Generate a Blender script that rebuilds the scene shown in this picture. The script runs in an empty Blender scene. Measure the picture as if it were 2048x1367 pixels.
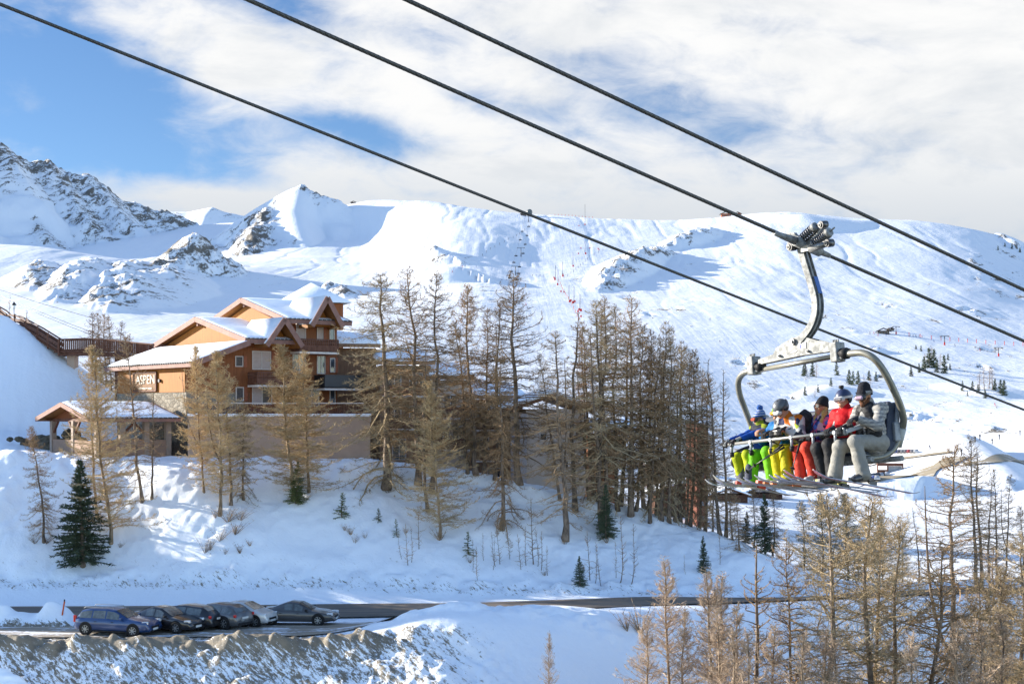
import bpy, math, random
import numpy as np
from mathutils import Vector, Matrix, Quaternion

SC = bpy.context.scene
COL = SC.collection
R_ = math.radians
F = 50.0 / 36.0 * 2048.0      # focal length in photo pixels
HZ = 820.0                    # photo row of the true horizon

# ------------------------------------------------------------------ camera, sky, sun, exposure
cam_d = bpy.data.cameras.new('camera')
cam = bpy.data.objects.new('camera', cam_d)
COL.objects.link(cam)
cam.rotation_euler = (math.pi / 2, 0, 0)
cam_d.lens = 50.0
cam_d.sensor_width = 36.0
cam_d.shift_y = (HZ - 683.5) / 2048.0
cam_d.clip_start = 0.1
cam_d.clip_end = 20000.0
SC.camera = cam

SUN_EL = R_(15.0)
sx, sy = -0.937, 0.35
_n = math.hypot(sx, sy)
TO_SUN = Vector((sx / _n * math.cos(SUN_EL), sy / _n * math.cos(SUN_EL), math.sin(SUN_EL)))
sun_d = bpy.data.lights.new('sun', 'SUN')
sun_d.energy = 4.4
sun_d.angle = R_(0.5)
sun_d.color = (1.0, 0.92, 0.79)
sun = bpy.data.objects.new('sun', sun_d)
COL.objects.link(sun)
sun.rotation_euler = TO_SUN.to_track_quat('Z', 'Y').to_euler()

SC.view_settings.view_transform = 'Standard'
SC.view_settings.look = 'None'
SC.view_settings.exposure = 1.74
SC.view_settings.gamma = 1.0

world = bpy.data.worlds.new('World')
SC.world = world
world.use_nodes = True


class NT:
    """small node-tree helper"""
    def __init__(s, tree):
        s.t = tree
    def n(s, typ, **kw):
        nd = s.t.nodes.new(typ)
        for k, v in kw.items():
            setattr(nd, k, v)
        return nd
    def put(s, sock, v):
        if isinstance(v, bpy.types.NodeSocket):
            s.t.links.new(v, sock)
        elif v is not None:
            if sock.type == 'RGBA' and len(v) == 3:
                v = (*v, 1.0)
            sock.default_value = v
    def m(s, op, a, b=None, c=None, clamp=False):
        nd = s.n('ShaderNodeMath', operation=op, use_clamp=clamp)
        for i, v in enumerate((a, b, c)):
            if v is not None:
                s.put(nd.inputs[i], v)
        return nd.outputs[0]
    def mix(s, f, a, b, mode='MIX'):
        nd = s.n('ShaderNodeMix', data_type='RGBA', blend_type=mode)
        s.put(nd.inputs[0], f)
        s.put(nd.inputs[6], a)
        s.put(nd.inputs[7], b)
        return nd.outputs[2]
    def noise(s, vec, scale, detail=4.0, rough=0.55, dist=0.0, lac=2.0):
        nd = s.n('ShaderNodeTexNoise')
        s.put(nd.inputs['Vector'], vec)
        nd.inputs['Scale'].default_value = scale
        nd.inputs['Detail'].default_value = detail
        nd.inputs['Roughness'].default_value = rough
        nd.inputs['Distortion'].default_value = dist
        nd.inputs['Lacunarity'].default_value = lac
        return nd.outputs[0]
    def ramp(s, f, a, b, c0=0.0, c1=1.0):
        nd = s.n('ShaderNodeMapRange', interpolation_type='SMOOTHSTEP')
        s.put(nd.inputs[0], f)
        for i, v in ((1, a), (2, b), (3, c0), (4, c1)):
            nd.inputs[i].default_value = v
        return nd.outputs[0]
    def mapping(s, vec, rot=(0, 0, 0), scale=(1, 1, 1), loc=(0, 0, 0)):
        nd = s.n('ShaderNodeMapping')
        s.put(nd.inputs[0], vec)
        nd.inputs[1].default_value = loc
        nd.inputs[2].default_value = rot
        nd.inputs[3].default_value = scale
        return nd.outputs[0]


def build_world():
    t = world.node_tree
    t.nodes.clear()
    k = NT(t)
    out = k.n('ShaderNodeOutputWorld')
    bg = k.n('ShaderNodeBackground')
    sky = k.n('ShaderNodeTexSky', sky_type='NISHITA')
    sky.sun_disc = False
    sky.sun_elevation = SUN_EL
    sky.sun_rotation = math.atan2(TO_SUN.x, TO_SUN.y)
    sky.altitude = 2000.0
    sky.air_density = 1.0
    sky.dust_density = 0.3
    sky.ozone_density = 2.0
    d = k.n('ShaderNodeTexCoord').outputs['Generated']
    sep = k.n('ShaderNodeSeparateXYZ')
    k.put(sep.inputs[0], d)
    dy = k.m('MAXIMUM', sep.outputs[1], 0.12)
    u = k.m('DIVIDE', sep.outputs[0], dy)
    v = k.m('DIVIDE', sep.outputs[2], dy)
    cmb = k.n('ShaderNodeCombineXYZ')
    k.put(cmb.inputs[0], u)
    k.put(cmb.inputs[1], v)
    uv = cmb.outputs[0]
    # cloud streaks drifting down to the right
    st = k.mapping(uv, rot=(0, 0, R_(20)), scale=(2.6, 6.5, 1), loc=(1.3, 0.4, 0))
    n1 = k.noise(st, 2.1, 10.0, 0.58, 0.35)
    n2 = k.noise(k.mapping(uv, rot=(0, 0, R_(14)), scale=(4, 8, 1), loc=(4.1, 2.2, 0)), 5.0, 9.0, 0.62, 0.4)
    # openings of blue between the clouds: direction (as slopes), size, strength
    gaps = [(150, 260, 290, 120, 1.05), (80, 70, 190, 120, 1.0), (330, 335, 230, 60, 0.8), (670, 255, 210, 46, 1.0),
            (760, 275, 90, 40, 0.5), (560, 15, 120, 38, 0.95), (1420, 245, 260, 46, 0.5), (1250, 150, 180, 50, 0.42),
            (1010, 215, 140, 32, 0.5), (-500, 200, 420, 300, 0.9), (880, 60, 150, 40, 0.5), (1600, 60, 200, 40, 0.3), (430, 398, 230, 38, -1.1), (60, 190, 50, 40, -0.45), (240, 170, 130, 70, 0.45), (480, 170, 110, 60, -0.5)]
    tot = None
    for px, py, rx, ry, w in gaps:
        a = k.m('DIVIDE', k.m('SUBTRACT', u, (px - 1024) / F), rx / F)
        b = k.m('DIVIDE', k.m('SUBTRACT', v, (HZ - py) / F), ry / F)
        # shear so that the openings follow the streaks
        b = k.m('ADD', b, k.m('MULTIPLY', a, 0.34 * rx / ry * 0.6))
        q = k.m('ADD', k.m('MULTIPLY', a, a), k.m('MULTIPLY', b, b))
        g = k.m('MULTIPLY', k.m('EXPONENT', k.m('MULTIPLY', q, -0.8)), w)
        tot = g if tot is None else k.m('ADD', tot, g)
    cov = k.m('SUBTRACT', 0.98, tot)
    cov = k.m('ADD', cov, k.m('MULTIPLY', k.m('SUBTRACT', n1, 0.5), 1.7))
    cov = k.m('ADD', cov, k.m('MULTIPLY', k.m('SUBTRACT', n2, 0.5), 1.5))
    front = k.ramp(sep.outputs[1], 0.15, 0.6)
    high = k.ramp(v, 0.55, 0.9, 1.0, 0.0)
    mask = k.m('MULTIPLY', k.m('MULTIPLY', k.ramp(cov, -0.25, 1.05), front), high)
    # grey undersides of the cloud deck
    n3 = k.noise(k.mapping(uv, rot=(0, 0, R_(18)), scale=(2.2, 5.0, 1), loc=(7.7, 1.0, 0)), 2.6, 9.0, 0.6, 0.35)
    gre = k.ramp(n3, 0.42, 0.70)
    low = k.ramp(v, 0.115, 0.215, 0.0, 1.0)
    shade = k.m('MAXIMUM', k.m('MULTIPLY', gre, 0.8), k.m('SUBTRACT', 1.0, low))
    cl = k.mix(shade, CLOUD_LIT, CLOUD_GREY)
    gain = k.mix(k.m('MULTIPLY', front, high), SKY_GAIN_HIGH, SKY_GAIN)
    blue = k.mix(1.0, sky.outputs[0], gain, 'MULTIPLY')
    col = k.mix(mask, blue, cl)
    # only above the horizon
    k.put(bg.inputs[0], col)
    bg.inputs[1].default_value = 0.13
    t.links.new(bg.outputs[0], out.inputs[0])


CLOUD_LIT = (2.28, 2.28, 2.27)
CLOUD_GREY = (1.62, 1.72, 1.84)
SKY_GAIN = (0.255, 0.305, 0.365)
SKY_GAIN_HIGH = (0.98, 0.95, 0.95)
build_world()
world.cycles.sampling_method = 'MANUAL'
world.cycles.sample_map_resolution = 512

# ------------------------------------------------------------------ helpers
def P(px, py, Y):
    """point at distance Y seen at photo pixel (px, py)"""
    return Vector(((px - 1024) / F * Y, Y, (HZ - py) / F * Y))


def tag(o, label=None, cat=None, group=None, kind=None):
    if label: o['label'] = label
    if cat: o['category'] = cat
    if group: o['group'] = group
    if kind: o['kind'] = kind
    return o


def empty(name, loc=(0, 0, 0), rz=0.0, label=None, cat=None, group=None):
    o = bpy.data.objects.new(name, None)
    o.empty_display_size = 0.3
    o.location = loc
    o.rotation_euler = (0, 0, rz)
    COL.objects.link(o)
    return tag(o, label, cat, group)


def link_mesh(name, me, mats, parent=None, loc=None):
    o = bpy.data.objects.new(name, me)
    if not isinstance(mats, (list, tuple)): mats = [mats]
    if not me.materials:
        for m_ in mats: me.materials.append(m_)
    o.parent = parent
    if loc is not None: o.location = loc
    COL.objects.link(o)
    return o


def np_mesh(name, verts, faces, smooth=True, mat_idx=None):
    """verts (n,3) array, faces (m,3|4) array"""
    me = bpy.data.meshes.new(name)
    verts = np.asarray(verts, dtype=np.float32)
    faces = np.asarray(faces, dtype=np.int32)
    n, m, w = len(verts), len(faces), faces.shape[1]
    me.vertices.add(n)
    me.vertices.foreach_set('co', verts.ravel())
    me.loops.add(m * w)
    me.loops.foreach_set('vertex_index', faces.ravel())
    me.polygons.add(m)
    me.polygons.foreach_set('loop_start', np.arange(0, m * w, w, dtype=np.int32))
    try:
        me.polygons.foreach_set('loop_total', np.full(m, w, dtype=np.int32))
    except Exception:
        pass
    me.polygons.foreach_set('use_smooth', np.full(m, smooth, dtype=bool))
    if mat_idx is not None:
        me.polygons.foreach_set('material_index', np.asarray(mat_idx, dtype=np.int32))
    me.update(calc_edges=True)
    me.validate()
    return me


class MB:
    """collects shapes and links them as ONE mesh object"""
    def __init__(s):
        s.v, s.f, s.mi, s.sm = [], [], [], []
        s.cur, s.smooth = 0, False
    def add(s, vs, fs):
        b = len(s.v)
        s.v.extend([tuple(p) for p in vs])
        for f in fs:
            s.f.append(tuple(b + i for i in f)); s.mi.append(s.cur); s.sm.append(s.smooth)
        return s
    def box(s, c, d, rz=0.0, M=None):
        hx, hy, hz = d[0] / 2, d[1] / 2, d[2] / 2
        vs = [Vector((x * hx, y * hy, z * hz)) for z in (-1, 1) for y in (-1, 1) for x in (-1, 1)]
        if M is not None: vs = [M @ q for q in vs]
        elif rz:
            r = Matrix.Rotation(rz, 3, 'Z'); vs = [r @ q for q in vs]
        vs = [q + Vector(c) for q in vs]
        return s.add(vs, [(0, 2, 3, 1), (4, 5, 7, 6), (0, 1, 5, 4), (2, 6, 7, 3), (0, 4, 6, 2), (1, 3, 7, 5)])
    def box2(s, a, b):
        a, b = Vector(a), Vector(b)
        return s.box((a + b) / 2, (abs(b.x - a.x), abs(b.y - a.y), abs(b.z - a.z)))
    def bbox(s, c, d, bev=0.02, M=None):
        """box with bevelled edges"""
        import bmesh
        bm = bmesh.new()
        bmesh.ops.create_cube(bm, size=1.0)
        for q in bm.verts: q.co = Vector((q.co.x * d[0], q.co.y * d[1], q.co.z * d[2]))
        bmesh.ops.bevel(bm, geom=bm.edges[:], offset=bev, segments=2, affect='EDGES', profile=0.6)
        bm.verts.index_update()
        vs = [q.co.copy() for q in bm.verts]
        fs = [[q.index for q in f.verts] for f in bm.faces]
        bm.free()
        if M is not None: vs = [M @ q for q in vs]
        return s.add([q + Vector(c) for q in vs], fs)
    def bar(s, a, b, w, h=None, up=(0, 0, 1)):
        """rectangular bar from a to b"""
        a, b = Vector(a), Vector(b); h = h or w
        d = (b - a)
        if d.length < 1e-6: return s
        dn = d.normalized(); upv = Vector(up)
        if abs(dn.dot(upv)) > 0.98: upv = Vector((0, 1, 0))
        x = dn.cross(upv).normalized() * w / 2; z = x.cross(dn).normalized() * h / 2
        vs = [a - x - z, a + x - z, a + x + z, a - x + z, b - x - z, b + x - z, b + x + z, b - x + z]
        return s.add(vs, [(0, 1, 2, 3), (4, 7, 6, 5), (0, 4, 5, 1), (1, 5, 6, 2), (2, 6, 7, 3), (3, 7, 4, 0)])
    def tube(s, pts, rad, n=8, cap=True):
        pts = [Vector(p) for p in pts]
        rad = [rad] * len(pts) if isinstance(rad, (int, float)) else list(rad)
        old = s.smooth; s.smooth = True
        ref = None; vs = []
        for i, p in enumerate(pts):
            d = (pts[min(i + 1, len(pts) - 1)] - pts[max(i - 1, 0)])
            d = d.normalized() if d.length > 1e-9 else Vector((0, 0, 1))
            if ref is None:
                ref = d.orthogonal().normalized()
            ref = (ref - d * ref.dot(d))
            ref = ref.normalized() if ref.length > 1e-6 else d.orthogonal().normalized()
            bi = d.cross(ref)
            for j in range(n):
                a = 2 * math.pi * j / n
                vs.append(p + (ref * math.cos(a) + bi * math.sin(a)) * rad[i])
        fs = [(i * n + j, i * n + (j + 1) % n, (i + 1) * n + (j + 1) % n, (i + 1) * n + j)
              for i in range(len(pts) - 1) for j in range(n)]
        s.add(vs, fs)
        if cap:
            b = len(s.v) - len(vs); s.smooth = False
            s.f.append(tuple(b + n - 1 - j for j in range(n))); s.mi.append(s.cur); s.sm.append(False)
            s.f.append(tuple(b + (len(pts) - 1) * n + j for j in range(n))); s.mi.append(s.cur); s.sm.append(False)
        s.smooth = old
        return s
    def disc(s, c, nrm, r, th, n=20, r2=None):
        c, nn = Vector(c), Vector(nrm).normalized()
        return s.tube([c - nn * th / 2, c + nn * th / 2], [r, r2 or r], n)
    def prism(s, poly, off):
        """polygon (3-D points) extruded by off"""
        n = len(poly); off = Vector(off); a = [Vector(p) for p in poly]
        vs = a + [p + off for p in a]
        fs = [tuple(range(n))[::-1], tuple(range(n, 2 * n))] + [(i, (i + 1) % n, n + (i + 1) % n, n + i) for i in range(n)]
        return s.add(vs, fs)
    def quad(s, a, b, c, d):
        return s.add([a, b, c, d], [(0, 1, 2, 3)])
    def build(s, name, mats, parent=None, loc=None, fixn=True):
        me = bpy.data.meshes.new(name)
        me.from_pydata([tuple(q) for q in s.v], [], s.f)
        me.polygons.foreach_set('use_smooth', s.sm)
        me.polygons.foreach_set('material_index', s.mi)
        if fixn:
            import bmesh
            bm = bmesh.new(); bm.from_mesh(me)
            bmesh.ops.recalc_face_normals(bm, faces=bm.faces[:])
            bm.to_mesh(me); bm.free()
        me.update()
        return link_mesh(name, me, mats, parent, loc)


def copy_tree(o, parent=None):
    c = o.copy()
    COL.objects.link(c)
    c.parent = parent
    for ch in [q for q in o.children]:
        copy_tree(ch, c)
    return c


# vectorised value noise
def _hash(ix, iy, seed):
    h = (ix.astype(np.int64) * 374761393 + iy.astype(np.int64) * 668265263 + seed * 974711) & 0xFFFFFFFF
    h = ((h ^ (h >> 13)) * 1274126177) & 0xFFFFFFFF
    h = h ^ (h >> 16)
    return (h & 0xFFFF) / 65535.0


def vnoise(x, y, seed=0):
    x = np.asarray(x, dtype=np.float64); y = np.asarray(y, dtype=np.float64)
    ix, iy = np.floor(x), np.floor(y)
    fx, fy = x - ix, y - iy
    fx = fx * fx * fx * (fx * (fx * 6 - 15) + 10); fy = fy * fy * fy * (fy * (fy * 6 - 15) + 10)
    a, b = _hash(ix, iy, seed), _hash(ix + 1, iy, seed)
    c, d = _hash(ix, iy + 1, seed), _hash(ix + 1, iy + 1, seed)
    return (a + (b - a) * fx) * (1 - fy) + (c + (d - c) * fx) * fy - 0.5


def fbm(x, y, seed=0, oct=4, gain=0.5):
    s_, a, f = 0.0, 1.0, 1.0
    for i in range(oct):
        s_ = s_ + a * vnoise(x * f + 17.3 * i, y * f - 9.1 * i, seed + i)
        a *= gain; f *= 2.03
    return s_


def sstep(a, b, x):
    t = np.clip((x - a) / (b - a), 0, 1)
    return t * t * (3 - 2 * t)


# ------------------------------------------------------------------ materials
MATS = {}


def mat(name, col, rough=0.6, metal=0.0, spec=0.5, var=0.0, vscale=4.0, bump=0.0, bscale=30.0, coat=0.0, col2=None, stretch=(1, 1, 1)):
    """principled material with a little procedural colour variation and bump"""
    if name in MATS: return MATS[name]
    m_ = bpy.data.materials.new(name); m_.use_nodes = True
    t = m_.node_tree; k = NT(t); b = t.nodes['Principled BSDF']
    b.inputs['Roughness'].default_value = rough
    b.inputs['Metallic'].default_value = metal
    b.inputs['Specular IOR Level'].default_value = spec * (0.2 if rough >= .5 else 1.0)
    b.inputs['Coat Weight'].default_value = coat
    vec = k.mapping(k.n('ShaderNodeTexCoord').outputs['Object'], scale=stretch)
    c2 = col2 or tuple(min(1, c * (1 - var)) for c in col)
    c1 = col if col2 else tuple(min(1, c * (1 + var)) for c in col)
    nf = k.ramp(k.noise(vec, vscale, 5, 0.6), 0.3, 0.7)
    k.put(b.inputs['Base Color'], k.mix(nf, c1, c2))
    if bump:
        bn = k.n('ShaderNodeBump')
        bn.inputs['Strength'].default_value = bump
        bn.inputs['Distance'].default_value = 0.02
        k.put(bn.inputs['Height'], k.noise(vec, bscale, 4, 0.6))
        t.links.new(bn.outputs[0], b.inputs['Normal'])
    MATS[name] = m_
    return m_


def snow_mat(name, scale=1.0, rock=False, dirt=False, bump=0.5, base=(0.86, 0.885, 0.92)):
    m_ = bpy.data.materials.new(name); m_.use_nodes = True
    t = m_.node_tree; k = NT(t); b = t.nodes['Principled BSDF']
    b.inputs['Roughness'].default_value = 0.65
    b.inputs['Specular IOR Level'].default_value = 0.25
    vec = k.n('ShaderNodeTexCoord').outputs['Object']
    col = base
    big = k.noise(k.mapping(vec, scale=(0.06 / scale, 0.03 / scale, 0.06 / scale)), 1.0, 6, 0.6)
    fine = k.noise(k.mapping(vec, scale=(1.2 / scale,) * 3), 1.0, 6, 0.6)
    h = k.m('ADD', k.m('MULTIPLY', big, 2.5), k.m('MULTIPLY', fine, 0.5))
    if rock:
        trk = k.noise(k.mapping(vec, rot=(0, 0, R_(6)), scale=(0.30, 0.010, 0.02)), 1.0, 5, 0.6, 0.4)
        trk2 = k.noise(k.mapping(k.mapping(vec, rot=(0, 0, R_(-28))), scale=(0.22, 0.008, 0.02)), 1.0, 4, 0.6, 0.3)
        h = k.m('ADD', h, k.m('ADD', k.m('MULTIPLY', trk, 0.2), k.m('MULTIPLY', trk2, 0.12)))
    if rock:
        at = k.n('ShaderNodeAttribute', attribute_name='rock').outputs['Fac']
        rs = k.mapping(k.mapping(vec, rot=(0, 0, R_(20))), scale=(0.075, 0.022, 0.04))
        r1 = k.noise(rs, 1.0, 8, 0.68, 0.6)
        r2 = k.noise(k.mapping(vec, scale=(0.36, 0.14, 0.26)), 1.0, 6, 0.75)
        rk = k.m('ADD', k.m('MULTIPLY', k.m('SUBTRACT', r1, 0.5), 2.1), k.m('MULTIPLY', k.m('SUBTRACT', r2, 0.5), 1.15))
        fac = k.ramp(k.m('ADD', k.m('SUBTRACT', k.m('MULTIPLY', at, 0.92), 0.5), rk), -0.07, 0.11)
        fac = k.m('MULTIPLY', fac, k.ramp(at, 0.03, 0.15))
        rc = k.mix(k.noise(k.mapping(vec, scale=(0.09, 0.09, 0.05)), 1.0, 6, 0.7), (0.06, 0.053, 0.046), (0.23, 0.20, 0.16))
        col = k.mix(fac, base, rc)
        h = k.m('ADD', h, k.m('MULTIPLY', k.m('MULTIPLY', r2, fac), 6.0))
    if dirt:
        at = k.n('ShaderNodeAttribute', attribute_name='dirt').outputs['Fac']
        ds = k.mapping(k.mapping(vec, rot=(0, R_(-40), 0)), scale=(0.45, 1.4, 5.0))
        d1 = k.noise(ds, 1.0, 7, 0.72, 0.4)
        d2 = k.noise(k.mapping(k.mapping(vec, rot=(0, R_(-40), 0)), scale=(1.3, 4, 8)), 1.0, 7, 0.82, 0.3)
        dd = k.m('ADD', k.m('MULTIPLY', k.m('SUBTRACT', d1, 0.5), 2.0), k.m('MULTIPLY', k.m('SUBTRACT', d2, 0.5), 2.6))
        fac = k.ramp(k.m('ADD', k.m('SUBTRACT', at, 0.5), dd), -0.1, 0.16)
        fac = k.m('MULTIPLY', fac, k.ramp(at, 0.02, 0.2))
        dc = k.mix(k.noise(vec, 2.2, 6, 0.7), (0.085, 0.078, 0.068), (0.33, 0.265, 0.18))
        col = k.mix(fac, base, dc)
        h = k.m('ADD', h, k.m('MULTIPLY', d2, 0.5))
    k.put(b.inputs['Base Color'], col)
    bn = k.n('ShaderNodeBump')
    bn.inputs['Strength'].default_value = bump
    bn.inputs['Distance'].default_value = 0.25 * scale
    k.put(bn.inputs['Height'], h)
    t.links.new(bn.outputs[0], b.inputs['Normal'])
    MATS[name] = m_
    return m_


SNOW_NEAR = snow_mat('snow_near', 1.0, dirt=True, bump=0.55)
SNOW_FAR = snow_mat('snow_far', 12.0, rock=True, bump=0.42, base=(0.74, 0.75, 0.77))
SNOW_ROOF = snow_mat('snow_roof', 0.6, bump=0.35)
# ------------------------------------------------------------------ smooth bodies from blended volumes
def surface_net(Fv, org, res):
    """iso-surface (0) of the grid Fv as quads"""
    nx, ny, nz = Fv.shape
    ins = Fv < 0
    c = np.zeros((nx - 1, ny - 1, nz - 1), dtype=np.int8)
    corners = [(a, b, d) for a in (0, 1) for b in (0, 1) for d in (0, 1)]
    for a, b, d in corners: c += ins[a:nx - 1 + a, b:ny - 1 + b, d:nz - 1 + d]
    act = (c > 0) & (c < 8)
    I, J, K = np.nonzero(act)
    acc = np.zeros((len(I), 3)); cnt = np.zeros(len(I))
    for e0 in corners:
        for ax in range(3):
            if e0[ax]: continue
            e1 = list(e0); e1[ax] = 1
            f0 = Fv[I + e0[0], J + e0[1], K + e0[2]]; f1 = Fv[I + e1[0], J + e1[1], K + e1[2]]
            m_ = (f0 < 0) != (f1 < 0)
            t = np.where(m_, f0 / np.where(m_, f0 - f1, 1), 0)
            p = np.array(e0, float)[None].repeat(len(I), 0); p[:, ax] += t
            acc += p * m_[:, None]; cnt += m_
    V = (np.stack([I, J, K], -1) + acc / np.maximum(cnt, 1)[:, None]) * res + org
    idm = np.full(act.shape, -1, dtype=np.int64); idm[I, J, K] = np.arange(len(I))
    quads = []
    for ax in range(3):
        f0 = ins; sl0 = [slice(None)] * 3; sl1 = [slice(None)] * 3
        sl0[ax] = slice(0, -1); sl1[ax] = slice(1, None)
        a, b = f0[tuple(sl0)], f0[tuple(sl1)]
        u, v = (ax + 1) % 3, (ax + 2) % 3
        X = np.stack(np.nonzero(a != b), -1)
        X = X[(X[:, u] > 0) & (X[:, v] > 0) & (X[:, u] < Fv.shape[u] - 1) & (X[:, v] < Fv.shape[v] - 1)]
        flip = a[X[:, 0], X[:, 1], X[:, 2]]
        def cell(du, dv):
            Y = X.copy(); Y[:, u] += du; Y[:, v] += dv
            return idm[Y[:, 0], Y[:, 1], Y[:, 2]]
        q = np.stack([cell(-1, -1), cell(0, -1), cell(0, 0), cell(-1, 0)], -1)
        q[~flip] = q[~flip][:, ::-1]
        quads.append(q)
    Q = np.concatenate(quads)
    return V, Q[(Q >= 0).all(1)]


def vol(prims, res, k=.03, wr=0.0, wf=14.0, seed=0, margin=.05, cut=None):
    """prims: ('c', a, b, ra, rb) tapered limb, ('e', centre, radii[, matrix]) ellipsoid; wr = cloth wrinkles"""
    lo = np.full(3, 1e9); hi = -lo
    for p in prims:
        if p[0] == 'c':
            r = max(p[3], p[4]); a, b = np.array(p[1]), np.array(p[2])
            lo = np.minimum(lo, np.minimum(a, b) - r); hi = np.maximum(hi, np.maximum(a, b) + r)
        else:
            r = max(p[2]); lo = np.minimum(lo, np.array(p[1]) - r); hi = np.maximum(hi, np.array(p[1]) + r)
    lo -= margin; hi += margin
    n = np.ceil((hi - lo) / res).astype(int) + 1
    ax = [lo[i] + res * np.arange(n[i]) for i in range(3)]
    X, Y, Z = np.meshgrid(*ax, indexing='ij')
    D = np.full(X.shape, 9.0)
    for p in prims:
        if p[0] == 'c':
            a, b = np.array(p[1], float), np.array(p[2], float); d = b - a
            t = np.clip(((X - a[0]) * d[0] + (Y - a[1]) * d[1] + (Z - a[2]) * d[2]) / (d @ d + 1e-9), 0, 1)
            q = np.sqrt((X - a[0] - t * d[0]) ** 2 + (Y - a[1] - t * d[1]) ** 2 + (Z - a[2] - t * d[2]) ** 2) - (p[3] + (p[4] - p[3]) * t)
        else:
            x, y, z = X - p[1][0], Y - p[1][1], Z - p[1][2]
            if len(p) > 3 and p[3] is not None:
                M = np.array(p[3]); x, y, z = M[0][0] * x + M[1][0] * y + M[2][0] * z, M[0][1] * x + M[1][1] * y + M[2][1] * z, M[0][2] * x + M[1][2] * y + M[2][2] * z
            r = p[2]
            k0 = np.sqrt((x / r[0]) ** 2 + (y / r[1]) ** 2 + (z / r[2]) ** 2)
            k1 = np.sqrt((x / r[0] ** 2) ** 2 + (y / r[1] ** 2) ** 2 + (z / r[2] ** 2) ** 2) + 1e-9
            q = k0 * (k0 - 1) / k1
        h = np.clip(.5 + .5 * (D - q) / k, 0, 1)
        D = D + (q - D) * h - k * h * (1 - h)
    if wr:
        nz = fbm(X * wf + seed, (Y + Z * 1.7) * wf, seed, 2) + fbm((X + Z) * wf * .8, (Y - X * .4) * wf * 1.3 + seed, seed + 5, 2)
        D = D + wr * nz
    if cut is not None: D = np.maximum(D, cut(X, Y, Z))
    return surface_net(D, lo, res)


def vmesh(name, prims, res, m_, parent, **kw):
    V, Q = vol(prims, res, **kw)
    return link_mesh(name, np_mesh(name, V, Q), m_, parent)


# ------------------------------------------------------------------ terrain: near ground
def gblur(T, sig, axis):
    if sig <= 0: return T
    r = int(3 * sig) + 1
    kx = np.exp(-0.5 * (np.arange(-r, r + 1) / sig) ** 2); kx /= kx.sum()
    Tp = np.pad(T, [(r, r) if a == axis else (0, 0) for a in range(2)], mode='edge')
    return np.apply_along_axis(lambda q: np.convolve(q, kx, mode='valid'), axis, Tp)


# columns: photo column -> (distance, height) profile of the ground
def zt(py, Y): return (HZ - py) / F * Y


def prof_left(rim_py, rimY, back=None):
    z = zt(rim_py, rimY)
    p = [(25, -27), (45, -25.5), (62, -19.5), (73.2, -12.9), (74.6, -12.15), (78, -12.15), (84, -12.35), (88.8, -12.3), (89.8, -11.95),
         (92.3, -11.1), (rimY, z), (rimY + 1.6, z + .05), (rimY + 6, z - .15)]
    return p + (back or [(125, z - .1), (150, z), (175, z + 1), (240, z - 8)])


NCOL = {
    -2200: prof_left(905, 104), -900: prof_left(905, 104, [(116, -2), (124, 0), (150, 3), (240, 4)]),
    0: prof_left(906, 104, [(114, -2.6), (121, -1.2), (126, 0), (150, 2), (240, 0)]),
    200: prof_left(912, 104), 420: prof_left(917, 104), 700: prof_left(920, 104),
    900: [(25, -27), (45, -25), (62, -17.8), (73, -12.2), (75.3, -10.7), (78.6, -10.45), (80.8, -11.9), (84, -12.3), (90.4, -12.2), (91.4, -11.8), (93, -11.0), (104.5, -4.3), (106, -4.2), (120, -5), (150, -9), (240, -24)],
    1100: [(25, -27), (45, -25), (62, -18.2), (72, -14.2), (77.3, -10.95), (80.6, -10.75), (83, -11.9), (86, -12.1), (91, -12.0), (92, -11.6), (93.5, -11.0), (104.5, -5.8), (106.5, -5.8), (120, -8), (150, -12), (240, -25)],
    1280: [(25, -28), (45, -25), (62, -20), (72, -16.6), (80, -11.65), (83.5, -11.35), (86.2, -12.0), (91.5, -11.8), (92.5, -11.4), (94, -11.0), (104, -7.2), (106, -7.3), (120, -11), (150, -15), (240, -26)],
    1430: [(25, -29), (45, -25), (62, -22), (74, -19.6), (84.3, -11.5), (86, -11.75), (88, -12.05), (92, -12.0), (93, -11.4), (94.5, -11.1), (103, -8.6), (105, -8.8), (120, -13), (150, -18), (240, -27)],
    1570: [(25, -30), (45, -25.5), (62, -23), (74, -19.8), (84.5, -11.5), (86.5, -11.65), (90, -12.1), (93.5, -12.1), (94.5, -11.7), (96, -11.3), (99.5, -10.4), (101, -10.6), (115, -15), (150, -21), (240, -28)],
    1720: [(25, -31), (45, -27), (62, -24), (74, -20), (85, -11.35), (87, -11.5), (91, -12.0), (95, -12.0), (97, -11.7), (100, -12.7), (115, -18), (150, -23), (240, -28)],
    1900: [(25, -33), (45, -29), (58, -26), (74, -20.2), (85.3, -11.4), (88, -11.5), (92, -11.85), (97, -11.8), (103, -13.5), (120, -19), (150, -24), (240, -28)],
    2200: [(25, -36), (45, -32), (60, -27), (74, -20.4), (86, -11.5), (94, -11.5), (100, -12), (120, -19), (150, -24), (240, -28)],
    3600: [(25, -38), (45, -34), (60, -27), (74, -20.4), (86, -11.5), (94, -11.4), (100, -12), (120, -19), (150, -24), (240, -28)],
}
N_PX = np.arange(-2200, 3601, 20.0)
N_Y = np.arange(25, 240.1, 0.5)
_cp = sorted(NCOL)
_tab = np.array([np.interp(N_Y, [q[0] for q in NCOL[c]], [q[1] for q in NCOL[c]]) for c in _cp])
N_T = np.array([np.interp(N_PX, _cp, _tab[:, j]) for j in range(len(N_Y))]).T
N_T = gblur(gblur(N_T, 2.6, 0), 0.9, 1)


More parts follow.
